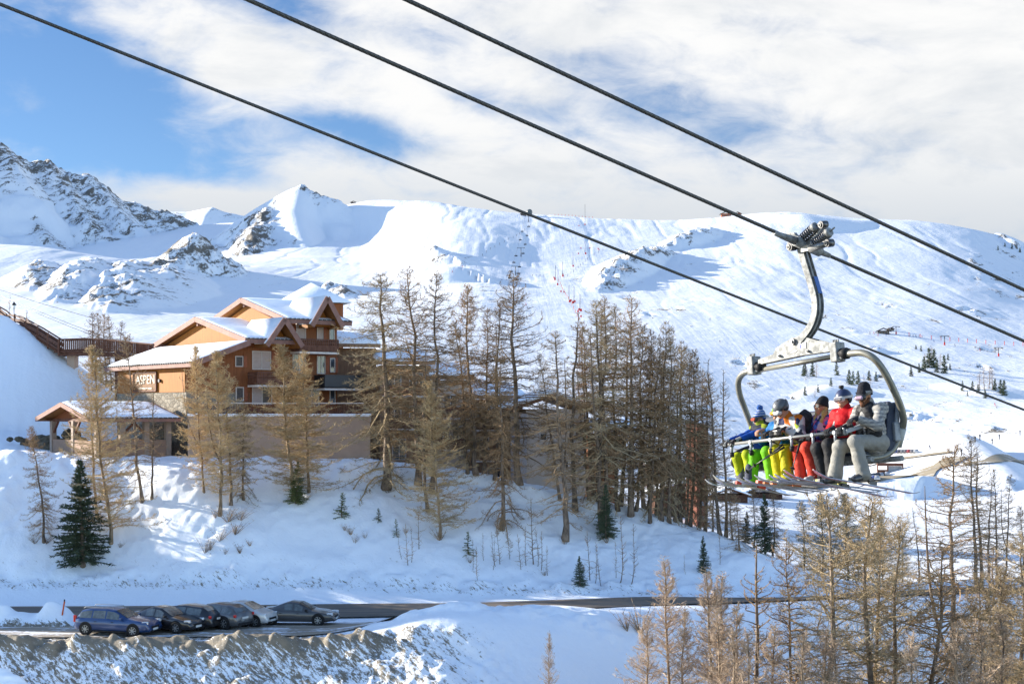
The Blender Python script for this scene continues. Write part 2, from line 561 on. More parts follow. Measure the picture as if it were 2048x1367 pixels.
def bilin(T, gx, gy, x, y):
    x = np.clip(x, gx[0], gx[-1] - 1e-6); y = np.clip(y, gy[0], gy[-1] - 1e-6)
    i = np.clip(np.searchsorted(gx, x, side='right') - 1, 0, len(gx) - 2)
    j = np.clip(np.searchsorted(gy, y, side='right') - 1, 0, len(gy) - 2)
    a = (x - gx[i]) / (gx[i + 1] - gx[i]); b = (y - gy[j]) / (gy[j + 1] - gy[j])
    return (T[i, j] * (1 - a) + T[i + 1, j] * a) * (1 - b) + (T[i, j + 1] * (1 - a) + T[i + 1, j + 1] * a) * b


def seg_field(X, Y, pts, side=None):
    """distance to a 3-D polyline in plan, height and signed side there"""
    best = np.full(X.shape, 1e9); hh = np.zeros(X.shape); sg = np.zeros(X.shape)
    for a, b in zip(pts[:-1], pts[1:]):
        dx, dy = b[0] - a[0], b[1] - a[1]
        L2 = dx * dx + dy * dy + 1e-9
        t = np.clip(((X - a[0]) * dx + (Y - a[1]) * dy) / L2, 0, 1)
        ex, ey = X - a[0] - t * dx, Y - a[1] - t * dy
        d = np.sqrt(ex * ex + ey * ey)
        m_ = d < best
        best = np.where(m_, d, best)
        hh = np.where(m_, a[2] + t * (b[2] - a[2]), hh)
        sg = np.where(m_, np.sign(dx * ey - dy * ex), sg)
    return best, hh, sg


MOUND = [tuple(P(-1500, 400, 140)), tuple(P(-700, 460, 138)), tuple(P(-300, 530, 136)), tuple(P(0, 628, 133)), tuple(P(112, 700, 131)), tuple(P(205, 775, 129.5)), tuple(P(285, 842, 128.5))]
SHADE_HILL = [(-79, 103, -6), (-80, 106, 13), (-84, 111, 14), (-83, 115, 5), (-80, 120, 0)]  # unseen hill added left of the frame to cast shade on the front slope


def zn(X, Y, detail=True):
    X = np.asarray(X, dtype=float); Y = np.asarray(Y, dtype=float)
    px = 1024 + F * X / Y
    z = bilin(N_T, N_PX, N_Y, px, Y)
    d, h, s_ = seg_field(X, Y, MOUND)
    zm = h - 0.62 * np.sqrt(d * d + 4) + 1.2
    z = np.maximum(z, zm)
    d, h, s_ = seg_field(X, Y, SHADE_HILL)
    z = np.maximum(z, h - 0.95 * np.sqrt(d * d + 4) + 1.9)
    if detail:
        bank = sstep(91.5, 94, Y) * (1 - sstep(103, 107, Y))
        fore = 1 - sstep(73.5, 75.5, Y)
        left = 1 - sstep(950, 1080, px)
        for bx, by, br, bh in ((-21.5, 98.5, 2.6, .95), (-24.5, 101.0, 2.2, .7), (-19.0, 95.5, 2.4, .7)):  # humps added to the bank so their left faces catch the sun
            z = z + bh * np.exp(-((X - bx) ** 2 + (Y - by) ** 2) / br ** 2)
        z = z + fbm(X * .11, Y * .11, 3, 3) * 0.9 * bank + fbm(X * .5, Y * .5, 5, 3) * 0.22 * bank
        z = z + (fbm(X * .9, Y * .6, 8, 4) * 0.2 + fbm(X * 3.1, Y * 2.5, 9, 3) * .12 * left) * fore
        # dirty ploughed mounds along the parking edge
        e = np.exp(-((Y - 74.3) / 0.95) ** 2) * (1 - sstep(760, 880, px)) * sstep(-900, -200, px)
        mnd = np.maximum(vnoise(X * .62 + 3, Y * .2, 21) + 0.22, 0) * 1.0 + np.maximum(vnoise(X * 2.1, Y * 1.2, 22), 0) * .8 - .05
        z = z + e * mnd
        # streaky ribs running down the embankment
        z = z + fore * left * 0.26 * fbm((X - (74.5 - Y) * 1.1) * 1.0, Y * .2, 31, 4)
        # snow ridge ploughed between road and parking at the left, and beyond the road
        e2 = np.exp(-((Y - 81.3) / 0.9) ** 2) * (1 - sstep(120, 190, px))
        z = z + e2 * (0.95 + .9 * vnoise(X * 1.1, Y * .8, 41))
        e3 = np.exp(-((Y - 92.6) / 1.1) ** 2) * (1 - sstep(1500, 1700, px))
        z = z + e3 * (0.1 + .5 * fbm(X * .9, Y * .9, 43, 3))
        e4 = np.exp(-((Y - 78.2) / 1.5) ** 2) * sstep(600, 850, px) * (1 - sstep(1250, 1350, px))
        z = z + e4 * (.4 * fbm(X * .9, Y * .9, 47, 3))
        e5 = np.exp(-((Y - 104) / 1.6) ** 2)
        z = z + e5 * .7 * fbm(X * .6, Y * .6, 48, 3) + .12 * fbm(X * 1.6, Y * 1.6, 49, 2) * sstep(93, 97, Y)
    return z


def near_sheet():
    pxs = np.concatenate([np.arange(-2200, -200, 25), np.arange(-200, 2300, 4.0), np.arange(2300, 3601, 40)])
    ys = np.concatenate([np.arange(26, 66, 1.0), np.arange(66, 82, 0.13), np.arange(82, 110, 0.2), np.arange(110, 170, 0.8), np.arange(170, 240.1, 4)])
    PX, YY = np.meshgrid(pxs, ys, indexing='ij')
    XX = (PX - 1024) / F * YY
    ZZ = zn(XX, YY)
    n0, n1 = PX.shape
    V = np.stack([XX, YY, ZZ], -1).reshape(-1, 3)
    idx = np.arange(n0 * n1).reshape(n0, n1)
    Fc = np.stack([idx[:-1, :-1], idx[1:, :-1], idx[1:, 1:], idx[:-1, 1:]], -1).reshape(-1, 4)
    me = np_mesh('snow_ground', V, Fc)
    fore = (1 - sstep(74.6, 75.6, YY)) * sstep(60, 70, YY)
    dirt = fore * (0.535 - 0.525 * sstep(760, 1080, PX)) * sstep(-1500, -300, PX)
    dirt += np.exp(-((YY - 74.5) / .8) ** 2) * .42 * (1 - sstep(640, 900, PX)) * sstep(-1500, -300, PX)
    dirt += np.exp(-((YY - 91.8) / .8) ** 2) * .34 * sstep(-400, 0, PX)
    dirt += 0.12 * np.exp(-((YY - 94) / 1.2) ** 2)
    dirt += np.exp(-((YY - 90.5) / 3) ** 2) * .2 * sstep(1600, 1750, PX)
    # parking and road shoulder mud
    pk = sstep(74.8, 75.4, YY) * (1 - sstep(80, 80.7, YY)) * (1 - sstep(600, 700, PX))
    dirt = np.maximum(dirt, pk * .75)
    at = me.attributes.new('dirt', 'FLOAT', 'POINT')
    at.data.foreach_set('value', np.clip(dirt, 0, 1).astype(np.float32).ravel())
    o = link_mesh('snow_ground', me, SNOW_NEAR)
    tag(o, kind='structure')


near_sheet()


def strip(name, pts, widths, m_, zoff, zfun, step=1.0, kind='structure', skirt=0.0, ycross=False):
    """a sheet draped over the terrain along a polyline of (x, y)"""
    pts = [np.array(p[:2], float) for p in pts]
    seg = [np.linalg.norm(b - a) for a, b in zip(pts[:-1], pts[1:])]
    L = sum(seg); n = max(2, int(L / step))
    cum = np.concatenate([[0], np.cumsum(seg)])
    t = np.linspace(0, L, n)
    cx = np.interp(t, cum, [p[0] for p in pts]); cy = np.interp(t, cum, [p[1] for p in pts])
    w = np.interp(t, cum, widths)
    tx, ty = np.gradient(cx), np.gradient(cy)
    ln = np.hypot(tx, ty) + 1e-9
    nx, ny = -ty / ln, tx / ln
    m = 9
    u = np.linspace(-.5, .5, m)
    X = cx[:, None] + nx[:, None] * w[:, None] * u; Y = cy[:, None] + ny[:, None] * w[:, None] * u
    Z = zfun(X, Y) + zoff
    V = np.stack([X, Y, Z], -1).reshape(-1, 3)
    idx = np.arange(n * m).reshape(n, m)
    Fc = np.stack([idx[:-1, :-1], idx[1:, :-1], idx[1:, 1:], idx[:-1, 1:]], -1).reshape(-1, 4)
    o = link_mesh(name, np_mesh(name, V, Fc), m_)
    return tag(o, kind=kind)


def road_mat(name, a, b, snowy=0.3, scale=1.0):
    m_ = bpy.data.materials.new(name); m_.use_nodes = True
    t = m_.node_tree; k = NT(t); bs = t.nodes['Principled BSDF']
    vec = k.mapping(k.n('ShaderNodeTexCoord').outputs['Object'], scale=(1 / scale,) * 3)
    st = k.noise(k.mapping(vec, scale=(0.12, 1.1, 1)), 1.0, 6, 0.65)
    c = k.mix(k.ramp(st, .35, .65), a, b)
    sn = k.ramp(k.m('ADD', k.noise(k.mapping(vec, scale=(0.25, 1.5, 1)), 1.0, 7, 0.7), k.m('MULTIPLY', k.noise(vec, 4.0, 4, .6), .25)), .78 - snowy, .86 - snowy)
    c = k.mix(sn, c, (.72, .73, .76))
    k.put(bs.inputs['Base Color'], c)
    bs.inputs['Roughness'].default_value = 0.75
    bn = k.n('ShaderNodeBump'); bn.inputs['Strength'].default_value = .4; bn.inputs['Distance'].default_value = .03 * scale
    k.put(bn.inputs['Height'], k.noise(vec, 9.0, 5, .7))
    t.links.new(bn.outputs[0], bs.inputs['Normal'])
    return m_


zsm = lambda X, Y: zn(X, Y, False)
ROAD = road_mat('wet_asphalt', (.085, .074, .063), (.20, .155, .115), -0.08)
LOT = road_mat('gritty_lot', (.34, .275, .20), (.20, .165, .125), 0.14)
strip('road', [(-190, 84), (-90, 85), (-45, 85.6), (-20, 86.0), (5, 87.6), (18, 89.6), (28, 92.2), (36, 93.5), (48, 93)], [5.2, 5.2, 5.2, 5.2, 4.0, 3.2, 3.2, 3.4, 3.4], ROAD, 0.11, zsm, 0.6)
strip('parking_lot', [(-70, 78.2), (-44, 78.4), (-12, 79.0), (-6, 80.2)], [6.4, 6.4, 5.6, 3.0], LOT, 0.075, zsm, 0.4)

# ------------------------------------------------------------------ terrain: valley and mountains
FCOL = {
    -1400: [(230, 1180), (400, 950), (700, 700), (1100, 560), (1500, 470), (1800, 500), (2100, 510), (2500, 480), (3000, 460), (4500, 640)],
    -300: [(230, 1150), (400, 920), (650, 720), (900, 640), (1250, 550), (1480, 487), (1560, 487), (1750, 516), (2100, 520), (2600, 500), (3000, 480), (4500, 640)],
    80: [(230, 1130), (400, 900), (650, 715), (900, 640), (1250, 560), (1440, 502), (1500, 493), (1570, 496), (1750, 524), (2100, 530), (2600, 500), (3000, 480), (4500, 640)],
    250: [(230, 1120), (400, 900), (650, 730), (900, 650), (1200, 580), (1400, 535), (1500, 520), (1570, 522), (1750, 540), (2100, 530), (2600, 480), (3000, 470), (4500, 640)],
    420: [(230, 1120), (400, 900), (650, 740), (900, 665), (1200, 600), (1400, 565), (1550, 540), (1800, 525), (2100, 515), (2600, 470), (3000, 440), (4500, 640)],
    620: [(230, 1120), (400, 920), (650, 780), (900, 690), (1200, 622), (1500, 570), (1800, 528), (2100, 508), (2300, 485), (2600, 420), (3000, 440), (4500, 640)],
    735: [(230, 1120), (400, 925), (650, 790), (900, 695), (1200, 626), (1500, 572), (1800, 532), (2050, 518), (2200, 508), (2350, 482), (2450, 428), (2490, 398), (2560, 404), (3000, 480), (4500, 640)],
    820: [(230, 1120), (400, 930), (650, 800), (900, 700), (1200, 630), (1500, 570), (1800, 512), (2050, 468), (2200, 446), (2350, 422), (2480, 400), (2560, 404), (3000, 470), (4500, 640)],
    880: [(230, 1120), (400, 940), (650, 810), (900, 710), (1200, 630), (1500, 565), (1800, 498), (2100, 450), (2300, 420), (2450, 402), (2530, 404), (3000, 470), (4500, 640)],
    950: [(230, 1120), (400, 950), (650, 820), (900, 720), (1200, 632), (1500, 560), (1800, 496), (2100, 450), (2400, 414), (2500, 416), (3000, 480), (4500, 640)],
    1060: [(230, 1120), (400, 955), (650, 830), (900, 730), (1250, 630), (1500, 575), (1800, 520), (2100, 465), (2350, 426), (2450, 428), (3000, 490), (4500, 640)],
    1200: [(230, 1120), (400, 965), (650, 845), (900, 740), (1250, 640), (1500, 580), (1800, 525), (2100, 472), (2330, 435), (2420, 436), (3000, 490), (4500, 640)],
    1350: [(230, 1130), (350, 1010), (450, 965), (650, 860), (900, 750), (1250, 645), (1500, 590), (1800, 530), (2100, 475), (2330, 438), (2420, 439), (3000, 490), (4500, 640)],
    1480: [(230, 1150), (330, 1040), (450, 975), (650, 885), (900, 770), (1250, 652), (1500, 592), (1800, 530), (2100, 470), (2300, 428), (2400, 429), (3000, 480), (4500, 640)],
    1580: [(230, 1170), (330, 1050), (450, 978), (560, 930), (700, 870), (900, 780), (1250, 660), (1500, 597), (1800, 530), (2100, 465), (2300, 421), (2400, 422), (3000, 480), (4500, 640)],
    1700: [(230, 1185), (330, 1060), (450, 982), (560, 932), (700, 872), (900, 785), (1250, 668), (1500, 605), (1800, 540), (2100, 478), (2310, 437), (2400, 438), (3000, 490), (4500, 640)],
    1850: [(230, 1190), (330, 1065), (450, 985), (560, 930), (700, 870), (900, 790), (1250, 680), (1500, 612), (1800, 548), (2100, 482), (2300, 440), (2400, 441), (3000, 490), (4500, 640)],
    1960: [(230, 1190), (330, 1070), (450, 980), (560, 925), (700, 865), (900, 795), (1250, 692), (1500, 625), (1800, 560), (2100, 495), (2280, 458), (2380, 460), (3000, 500), (4500, 640)],
    2060: [(230, 1190), (330, 1070), (450, 970), (560, 915), (700, 860), (900, 800), (1250, 702), (1500, 640), (1800, 580), (2100, 520), (2280, 488), (2380, 492), (3000, 540), (4500, 660)],
    2400: [(230, 1190), (330, 1060), (450, 960), (700, 850), (1000, 770), (1500, 660), (2000, 580), (2280, 540), (2380, 548), (3000, 580), (4500, 680)],
    3600: [(230, 1190), (330, 1060), (450, 950), (700, 830), (1000, 750), (1500, 660), (2000, 600), (2280, 570), (2380, 575), (3000, 600), (4500, 690)],
}
F_PX = np.arange(-1400, 3601, 20.0)
F_Y = 226 * (4500 / 226) ** np.linspace(0, 1, 420)
_fc = sorted(FCOL)
_ft = np.array([np.interp(F_Y, [q[0] for q in FCOL[c]], [(HZ - q[1]) / F * q[0] for q in FCOL[c]]) for c in _fc])
F_T = np.array([np.interp(F_PX, _fc, _ft[:, j]) for j in range(len(F_Y))]).T
F_T = gblur(gblur(F_T, 1.3, 0), 1.6, 1)


def zbase(X, Y):
    return bilin(F_T, F_PX, F_Y, 1024 + F * X / Y, Y)


def on_base(px, py, Y0=260, Y1=2600):
    ys = np.linspace(Y0, Y1, 1500)
    zz = zbase((px - 1024) / F * ys, ys)
    pr = HZ - F * zz / ys
    i = np.argmax(pr <= py)
    return ys[i] if pr[i] <= py else Y1


# ridges: crest points, slope on either side (left/right of the way along), roughness
RIDGES = []


def ridge(pts, kl, kr, rough=0.25, rock=0.0, rd=None, wav=60.0, cap=1e9):
    RIDGES.append((pts, kl, kr, rough, rock, rd, wav, cap))


# dark rocky mountain at the far left
ridge([tuple(P(*q)) for q in [(-1500, 250, 2700), (-700, 165, 2750), (-200, 210, 2800), (0, 283, 2850), (35, 312, 2870), (52, 323, 2880), (95, 321, 2900), (135, 345, 2920), (180, 349, 2930), (215, 376, 2950), (245, 402, 2960), (300, 414, 2990), (350, 428, 3010), (440, 470, 3040)]], .9, .60, .22, .60, 230, 120)
ridge([tuple(P(*q)) for q in [(-60, 300, 2830), (60, 420, 2620), (90, 470, 2500)]], .75, .8, .3, .5, 110, 90)
ridge([tuple(P(*q)) for q in [(95, 322, 2900), (150, 400, 2740), (175, 440, 2650)]], .7, .85, .3, .55, 110, 90)
ridge([tuple(P(*q)) for q in [(180, 349, 2930), (225, 410, 2800), (245, 432, 2740)]], .7, .85, .3, .5, 90, 90)
# small far white ridge
ridge([tuple(P(*q)) for q in [(330, 424, 3500), (378, 424, 3500), (425, 414, 3500), (450, 424, 3500), (490, 432, 3500), (560, 440, 3500)]], .7, .5, .3, .3, 70, 80)
# pointed peak and its spurs
ridge([tuple(P(*q)) for q in [(430, 474, 2380), (485, 438, 2420), (530, 420, 2450), (548, 407, 2470), (600, 372, 2500), (612, 376, 2500), (640, 388, 2500), (665, 394, 2495)]], .8, .62, .22, .25, 60, 90)
ridge([tuple(P(*q)) for q in [(600, 373, 2500), (588, 420, 2390), (602, 470, 2270), (628, 515, 2150)]], .7, .55, .16, .0, 40, 90)
ridge([tuple(P(*q)) for q in [(575, 392, 2490), (600, 374, 2500), (625, 383, 2500), (655, 394, 2495)]], .9, .62, .25, .62, 38, 60)
ridge([tuple(P(*q)) for q in [(600, 373, 2500), (545, 410, 2460), (528, 424, 2400), (512, 448, 2320), (500, 480, 2200), (487, 510, 2080), (470, 535, 1980)]], .62, .72, .28, .6, 75, 80)
ridge([tuple(P(*q)) for q in [(528, 424, 2400), (570, 455, 2320), (600, 490, 2240), (612, 512, 2170)]], .6, .7, .3, .35, 40, 80)
# knob of rock and gullied foothill
ridge([tuple(P(*q)) for q in [(300, 540, 1400), (335, 515, 1450), (370, 484, 1500), (390, 463, 1530), (408, 470, 1540), (428, 498, 1545), (455, 520, 1560)]], .75, .70, .25, .58, 75, 60)
for a, b in (((88, 540), (60, 575)), ((185, 530), (110, 600)), ((270, 530), (185, 610)), ((300, 540), (215, 615)), ((350, 540), (275, 600))):
    Ya = on_base(a[0], a[1], 700, 1560) ; Yb = on_base(b[0], b[1], 600, 1500)
    pa, pb = P(a[0], a[1], Ya), P(b[0], b[1], Yb)
    ridge([(pa.x, pa.y, pa.z + 6), ((pa.x + pb.x) / 2, (pa.y + pb.y) / 2, (pa.z + pb.z) / 2 + 12), (pb.x, pb.y, pb.z + 2)], .45, .8, .3, .46, 42, 45)


def outcrop(pp, raise_, kl, kr, rock, rd, rough=.3):
    pts = []
    for px, py, up in pp:
        Y = on_base(px, py + up * 1.0)
        q = P(px, py, Y)
        z = float(zbase(np.array(q.x), np.array(q.y))) + raise_ * up / 10.0
        pts.append((q.x, q.y, z))
    ridge(pts, kl, kr, rough if rock > .3 else .02, rock, rd, 40)


outcrop([(1205, 575, 1), (1225, 545, 8), (1255, 520, 13), (1290, 505, 9), (1325, 500, 3)], 12, .45, .8, .5, 34)
outcrop([(1330, 492, 1), (1365, 475, 9), (1400, 462, 9), (1425, 458, 1)], 12, .4, .75, .44, 30)
outcrop([(835, 503, 1), (865, 500, 7), (895, 512, 2)], 12, .35, .6, .45, 30)
outcrop([(640, 575, 1), (660, 570, 9), (680, 590, 4)], 8, .4, .8, .55, 30)
outcrop([(840, 545, 1), (905, 540, 9), (935, 540, 3)], 10, .3, .55, .05, 25)
outcrop([(1540, 428, 2), (1600, 428, 9), (1700, 440, 6), (1740, 440, 1)], 7, .25, .35, .05, 30)
outcrop([(1990, 466, 3), (2030, 488, 8), (2080, 505, 5)], 10, .5, .6, .4, 40)
outcrop([(1900, 765, 1), (1960, 770, 5), (2000, 775, 1)], 3, .2, .3, .15, 20)
outcrop([(1660, 800, 2), (1700, 808, 5), (1760, 812, 2)], 4, .25, .4, .25, 15)
outcrop([(1600, 790, 1), (1660, 770, 7), (1700, 775, 1)], 4, .2, .35, .2, 15)

outcrop([(1690, 992, 2), (1760, 986, 7), (1850, 986, 8), (1915, 996, 2)], 8, .3, .95, .02, 30)
outcrop([(1912, 905, 8), (1950, 935, 7), (2010, 970, 3)], 12, .8, .3, .02, 40)
# patches of stones showing through the snow: pixel centre, radius in metres, strength
PATCH = [(400, 500, 60, .45), (260, 560, 50, .15), (1850, 828, 26, .42), (1880, 832, 22, .36), (1945, 622, 28, .4), (2020, 560, 60, .25), (2020, 590, 40, .3), (1640, 590, 30, .3), (1670, 600, 26, .28),
         (1780, 640, 40, .2), (1700, 625, 40, .18), (905, 510, 40, .22), (880, 515, 30, .3), (1320, 470, 30, .25), (1500, 455, 60, .15), (1580, 460, 70, .15), (1800, 860, 30, .28), (1850, 880, 40, .26), (1640, 765, 25, .3),
         (2030, 640, 50, .2), (1980, 590, 30, .2), (560, 560, 60, .22), (700, 590, 50, .22), (640, 540, 60, .18), (1060, 545, 40, .12), (960, 600, 60, .12), (660, 600, 40, .35), (1230, 555, 40, .25), (1690, 790, 20, .28),
         (1740, 800, 22, .26), (1930, 800, 40, .22), (1770, 760, 30, .2), (1860, 700, 30, .2), (1960, 740, 40, .22), (1480, 520, 60, .12), (1580, 545, 70, .12), (1500, 620, 60, .1), (800, 560, 60, .14)]
_pr = random.Random(4)
PATCH += [(_pr.uniform(1240, 2046), _pr.uniform(480, 870), _pr.uniform(6, 24), _pr.uniform(.24, .40)) for _ in range(60)] + [(_pr.uniform(420, 1240), _pr.uniform(500, 640), _pr.uniform(8, 26), _pr.uniform(.22, .36)) for _ in range(34)]
PATCH = [(P(px, py, on_base(px, py)), r, s_ * 1.12) for px, py, r, s_ in PATCH]


def zf(X, Y, detail=True, want_rock=False):
    X = np.asarray(X, dtype=float); Y = np.asarray(Y, dtype=float)
    z = zbase(X, Y)
    amp = np.clip((Y - 260) / 900, 0, 1)
    z = z + amp * (fbm(X / 300, Y / 420, 61, 3, .34) * 8 + fbm(X / 45, Y / 80, 71, 3, .45) * 1.1)
    gl = fbm(X / 42 + .6 * vnoise(X / 150, Y / 200, 75), Y / 330, 73, 3, .5)
    z = z - np.clip((Y - 1000) / 1100, 0, 1) * 0.9 * np.maximum(0, .16 - np.abs(gl)) / .16
    rock = np.zeros(X.shape)
    for pts, kl, kr, rough, rk, rd, wav, cap in RIDGES:
        xs = [p[0] for p in pts]; ys = [p[1] for p in pts]
        R = max(p[2] for p in pts) / min(kl, kr) + 150
        R = min(R, 1400)
        sel = (X > min(xs) - R) & (X < max(xs) + R) & (Y > min(ys) - R) & (Y < max(ys) + R)
        if not sel.any(): continue
        x, y = X[sel], Y[sel]
        d, h, s_ = seg_field(x, y, pts)
        kk = np.where(s_ > 0, kl, kr)
        nz = fbm(x / wav, y / wav, 81 + len(pts), 4)
        soft = 260 if rd and rd < 60 else 30
        hr = h - kk * np.sqrt(d * d + soft) * (1 + rough * nz) + kk * math.sqrt(soft) + rough * 14 * nz * sstep(0, 50, d)
        if rd and rd < 60: hr = hr - (d / (2.2 * rd)) ** 2 * 4
        zc = z[sel]
        z[sel] = np.maximum(zc, hr) + 0.0
        if want_rock and rk and rd:
            w = rk * np.exp(-(d / rd) ** 2) * sstep(-18, 6, hr - zc)
            rock[sel] = np.maximum(rock[sel], w)
    if want_rock:
        for c, r, s_ in PATCH:
            sel = (np.abs(X - c.x) < 2.2 * r) & (np.abs(Y - c.y) < 5 * r)
            w = s_ * np.exp(-(((X[sel] - c.x) / r) ** 2 + ((Y[sel] - c.y) / (r * 2.2)) ** 2))
            rock[sel] = np.maximum(rock[sel], w)
        return z, rock
    return z


def far_sheet():
    pxs = np.concatenate([np.arange(-1400, -60, 20), np.arange(-60, 2110, 3.0), np.arange(2110, 3601, 25)])
    ys = 228 * (4400 / 228) ** np.linspace(0, 1, 620)
    PX, YY = np.meshgrid(pxs, ys, indexing='ij')
    XX = (PX - 1024) / F * YY
    ZZ, rock = zf(XX, YY, want_rock=True)
    # crags stand out of the snow
    ZZ = ZZ + rock * sstep(.3, .5, rock) * fbm(XX / 16, YY / 22, 91, 4, .6) * 15 + rock * fbm(XX / 14, YY / 14, 95, 2) * 2
    # tuck the near edge under the near ground
    ZZ = ZZ - 3.0 * (1 - sstep(228, 250, YY))
    n0, n1 = PX.shape
    V = np.stack([XX, YY, ZZ], -1).reshape(-1, 3)
    idx = np.arange(n0 * n1).reshape(n0, n1)
    Fc = np.stack([idx[:-1, :-1], idx[1:, :-1], idx[1:, 1:], idx[:-1, 1:]], -1).reshape(-1, 4)
    me = np_mesh('mountain', V, Fc)
    at = me.attributes.new('rock', 'FLOAT', 'POINT')
    at.data.foreach_set('value', np.clip(rock, 0, 1).astype(np.float32).ravel())
    tag(link_mesh('mountain', me, SNOW_FAR), kind='structure')


far_sheet()


def zg(X, Y):
    return float(zn(np.array([X]), np.array([Y]))[0]) if Y < 235 else float(zf(np.array([X]), np.array([Y]))[0])


def ground_at(px, py, Y0=60.0, Y1=234.0):
    """first ground point seen at the photo pixel"""
    if Y0 < 235:
        ys = np.arange(Y0, Y1, 0.1)
        zz = zn((px - 1024) / F * ys, ys)
    else:
        ys = np.linspace(Y0, Y1, 3000)
        zz = zf((px - 1024) / F * ys, ys)
    pr = HZ - F * zz / ys
    i = int(np.argmax(pr <= py))
    if pr[i] > py: i = int(np.argmin(pr))
    return Vector(((px - 1024) / F * ys[i], ys[i], zz[i]))
# ------------------------------------------------------------------ chalet with three stepped gables
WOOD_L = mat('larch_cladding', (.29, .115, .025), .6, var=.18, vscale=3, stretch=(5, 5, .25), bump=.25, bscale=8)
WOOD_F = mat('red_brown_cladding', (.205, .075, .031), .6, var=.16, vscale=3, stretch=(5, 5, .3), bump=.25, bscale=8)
WOOD_D = mat('dark_timber', (.13, .06, .04), .6, var=.25, vscale=4, stretch=(1, 1, .4))
FASCIA = mat('mauve_fascia', (.24, .135, .11), .6, var=.15, vscale=2)
SOFFIT = mat('soffit_boards', (.25, .11, .035), .6, var=.2, vscale=3, stretch=(.4, 6, 6))
TILE = mat('slate_tile_edge', (.06, .065, .075), .5, var=.3, vscale=8)
RENDER_W = mat('beige_render', (.42, .31, .24), .85, var=.07, vscale=.8, bump=.15, bscale=14)
CONCRETE = mat('balcony_slab', (.62, .55, .50), .8, var=.1)
FRAMEW = mat('white_window_frame', (.52, .46, .42), .5, var=.05)
GLASS = mat('dark_window_glass', (.035, .045, .06), .08, spec=.7, var=.2)
CURTAIN = mat('pale_shutter', (.40, .32, .29), .6, var=.06)
SHUT = mat('brown_shutter', (.25, .085, .045), .6, var=.15)
METAL_D = mat('dark_metal', (.045, .045, .05), .45, metal=.6)
LETTER = mat('cream_lettering', (.60, .55, .46), .6, var=.05)
BOARD = mat('sign_board', (.16, .075, .03), .6, var=.2, vscale=3, stretch=(.3, 1, 5))


def stone_mat():
    m_ = bpy.data.materials.new('rubble_stone'); m_.use_nodes = True
    t = m_.node_tree; k = NT(t); b = t.nodes['Principled BSDF']
    vec = k.n('ShaderNodeTexCoord').outputs['Object']
    v = k.n('ShaderNodeTexVoronoi', feature='F1'); k.put(v.inputs['Vector'], k.mapping(vec, scale=(2.2, 2.2, 3.2))); v.inputs['Scale'].default_value = 1.0
    e = k.n('ShaderNodeTexVoronoi', feature='DISTANCE_TO_EDGE'); k.put(e.inputs['Vector'], k.mapping(vec, scale=(2.2, 2.2, 3.2))); e.inputs['Scale'].default_value = 1.0
    cs = k.n('ShaderNodeSeparateXYZ'); k.put(cs.inputs[0], v.outputs['Color'])
    c = k.mix(cs.outputs[0], (.16, .138, .108), (.30, .265, .215))
    c = k.mix(k.ramp(e.outputs[0], .02, .07), (.22, .20, .165), c)
    k.put(b.inputs['Base Color'], c); b.inputs['Roughness'].default_value = .9; b.inputs['Specular IOR Level'].default_value = .1
    bn = k.n('ShaderNodeBump'); bn.inputs['Strength'].default_value = .8; bn.inputs['Distance'].default_value = .06
    k.put(bn.inputs['Height'], k.m('ADD', k.ramp(e.outputs[0], 0, .12), k.m('MULTIPLY', k.noise(vec, 9, 4), .4)))
    t.links.new(bn.outputs[0], b.inputs['Normal'])
    return m_


STONE = stone_mat()
RZ = math.atan2(.63, .78)


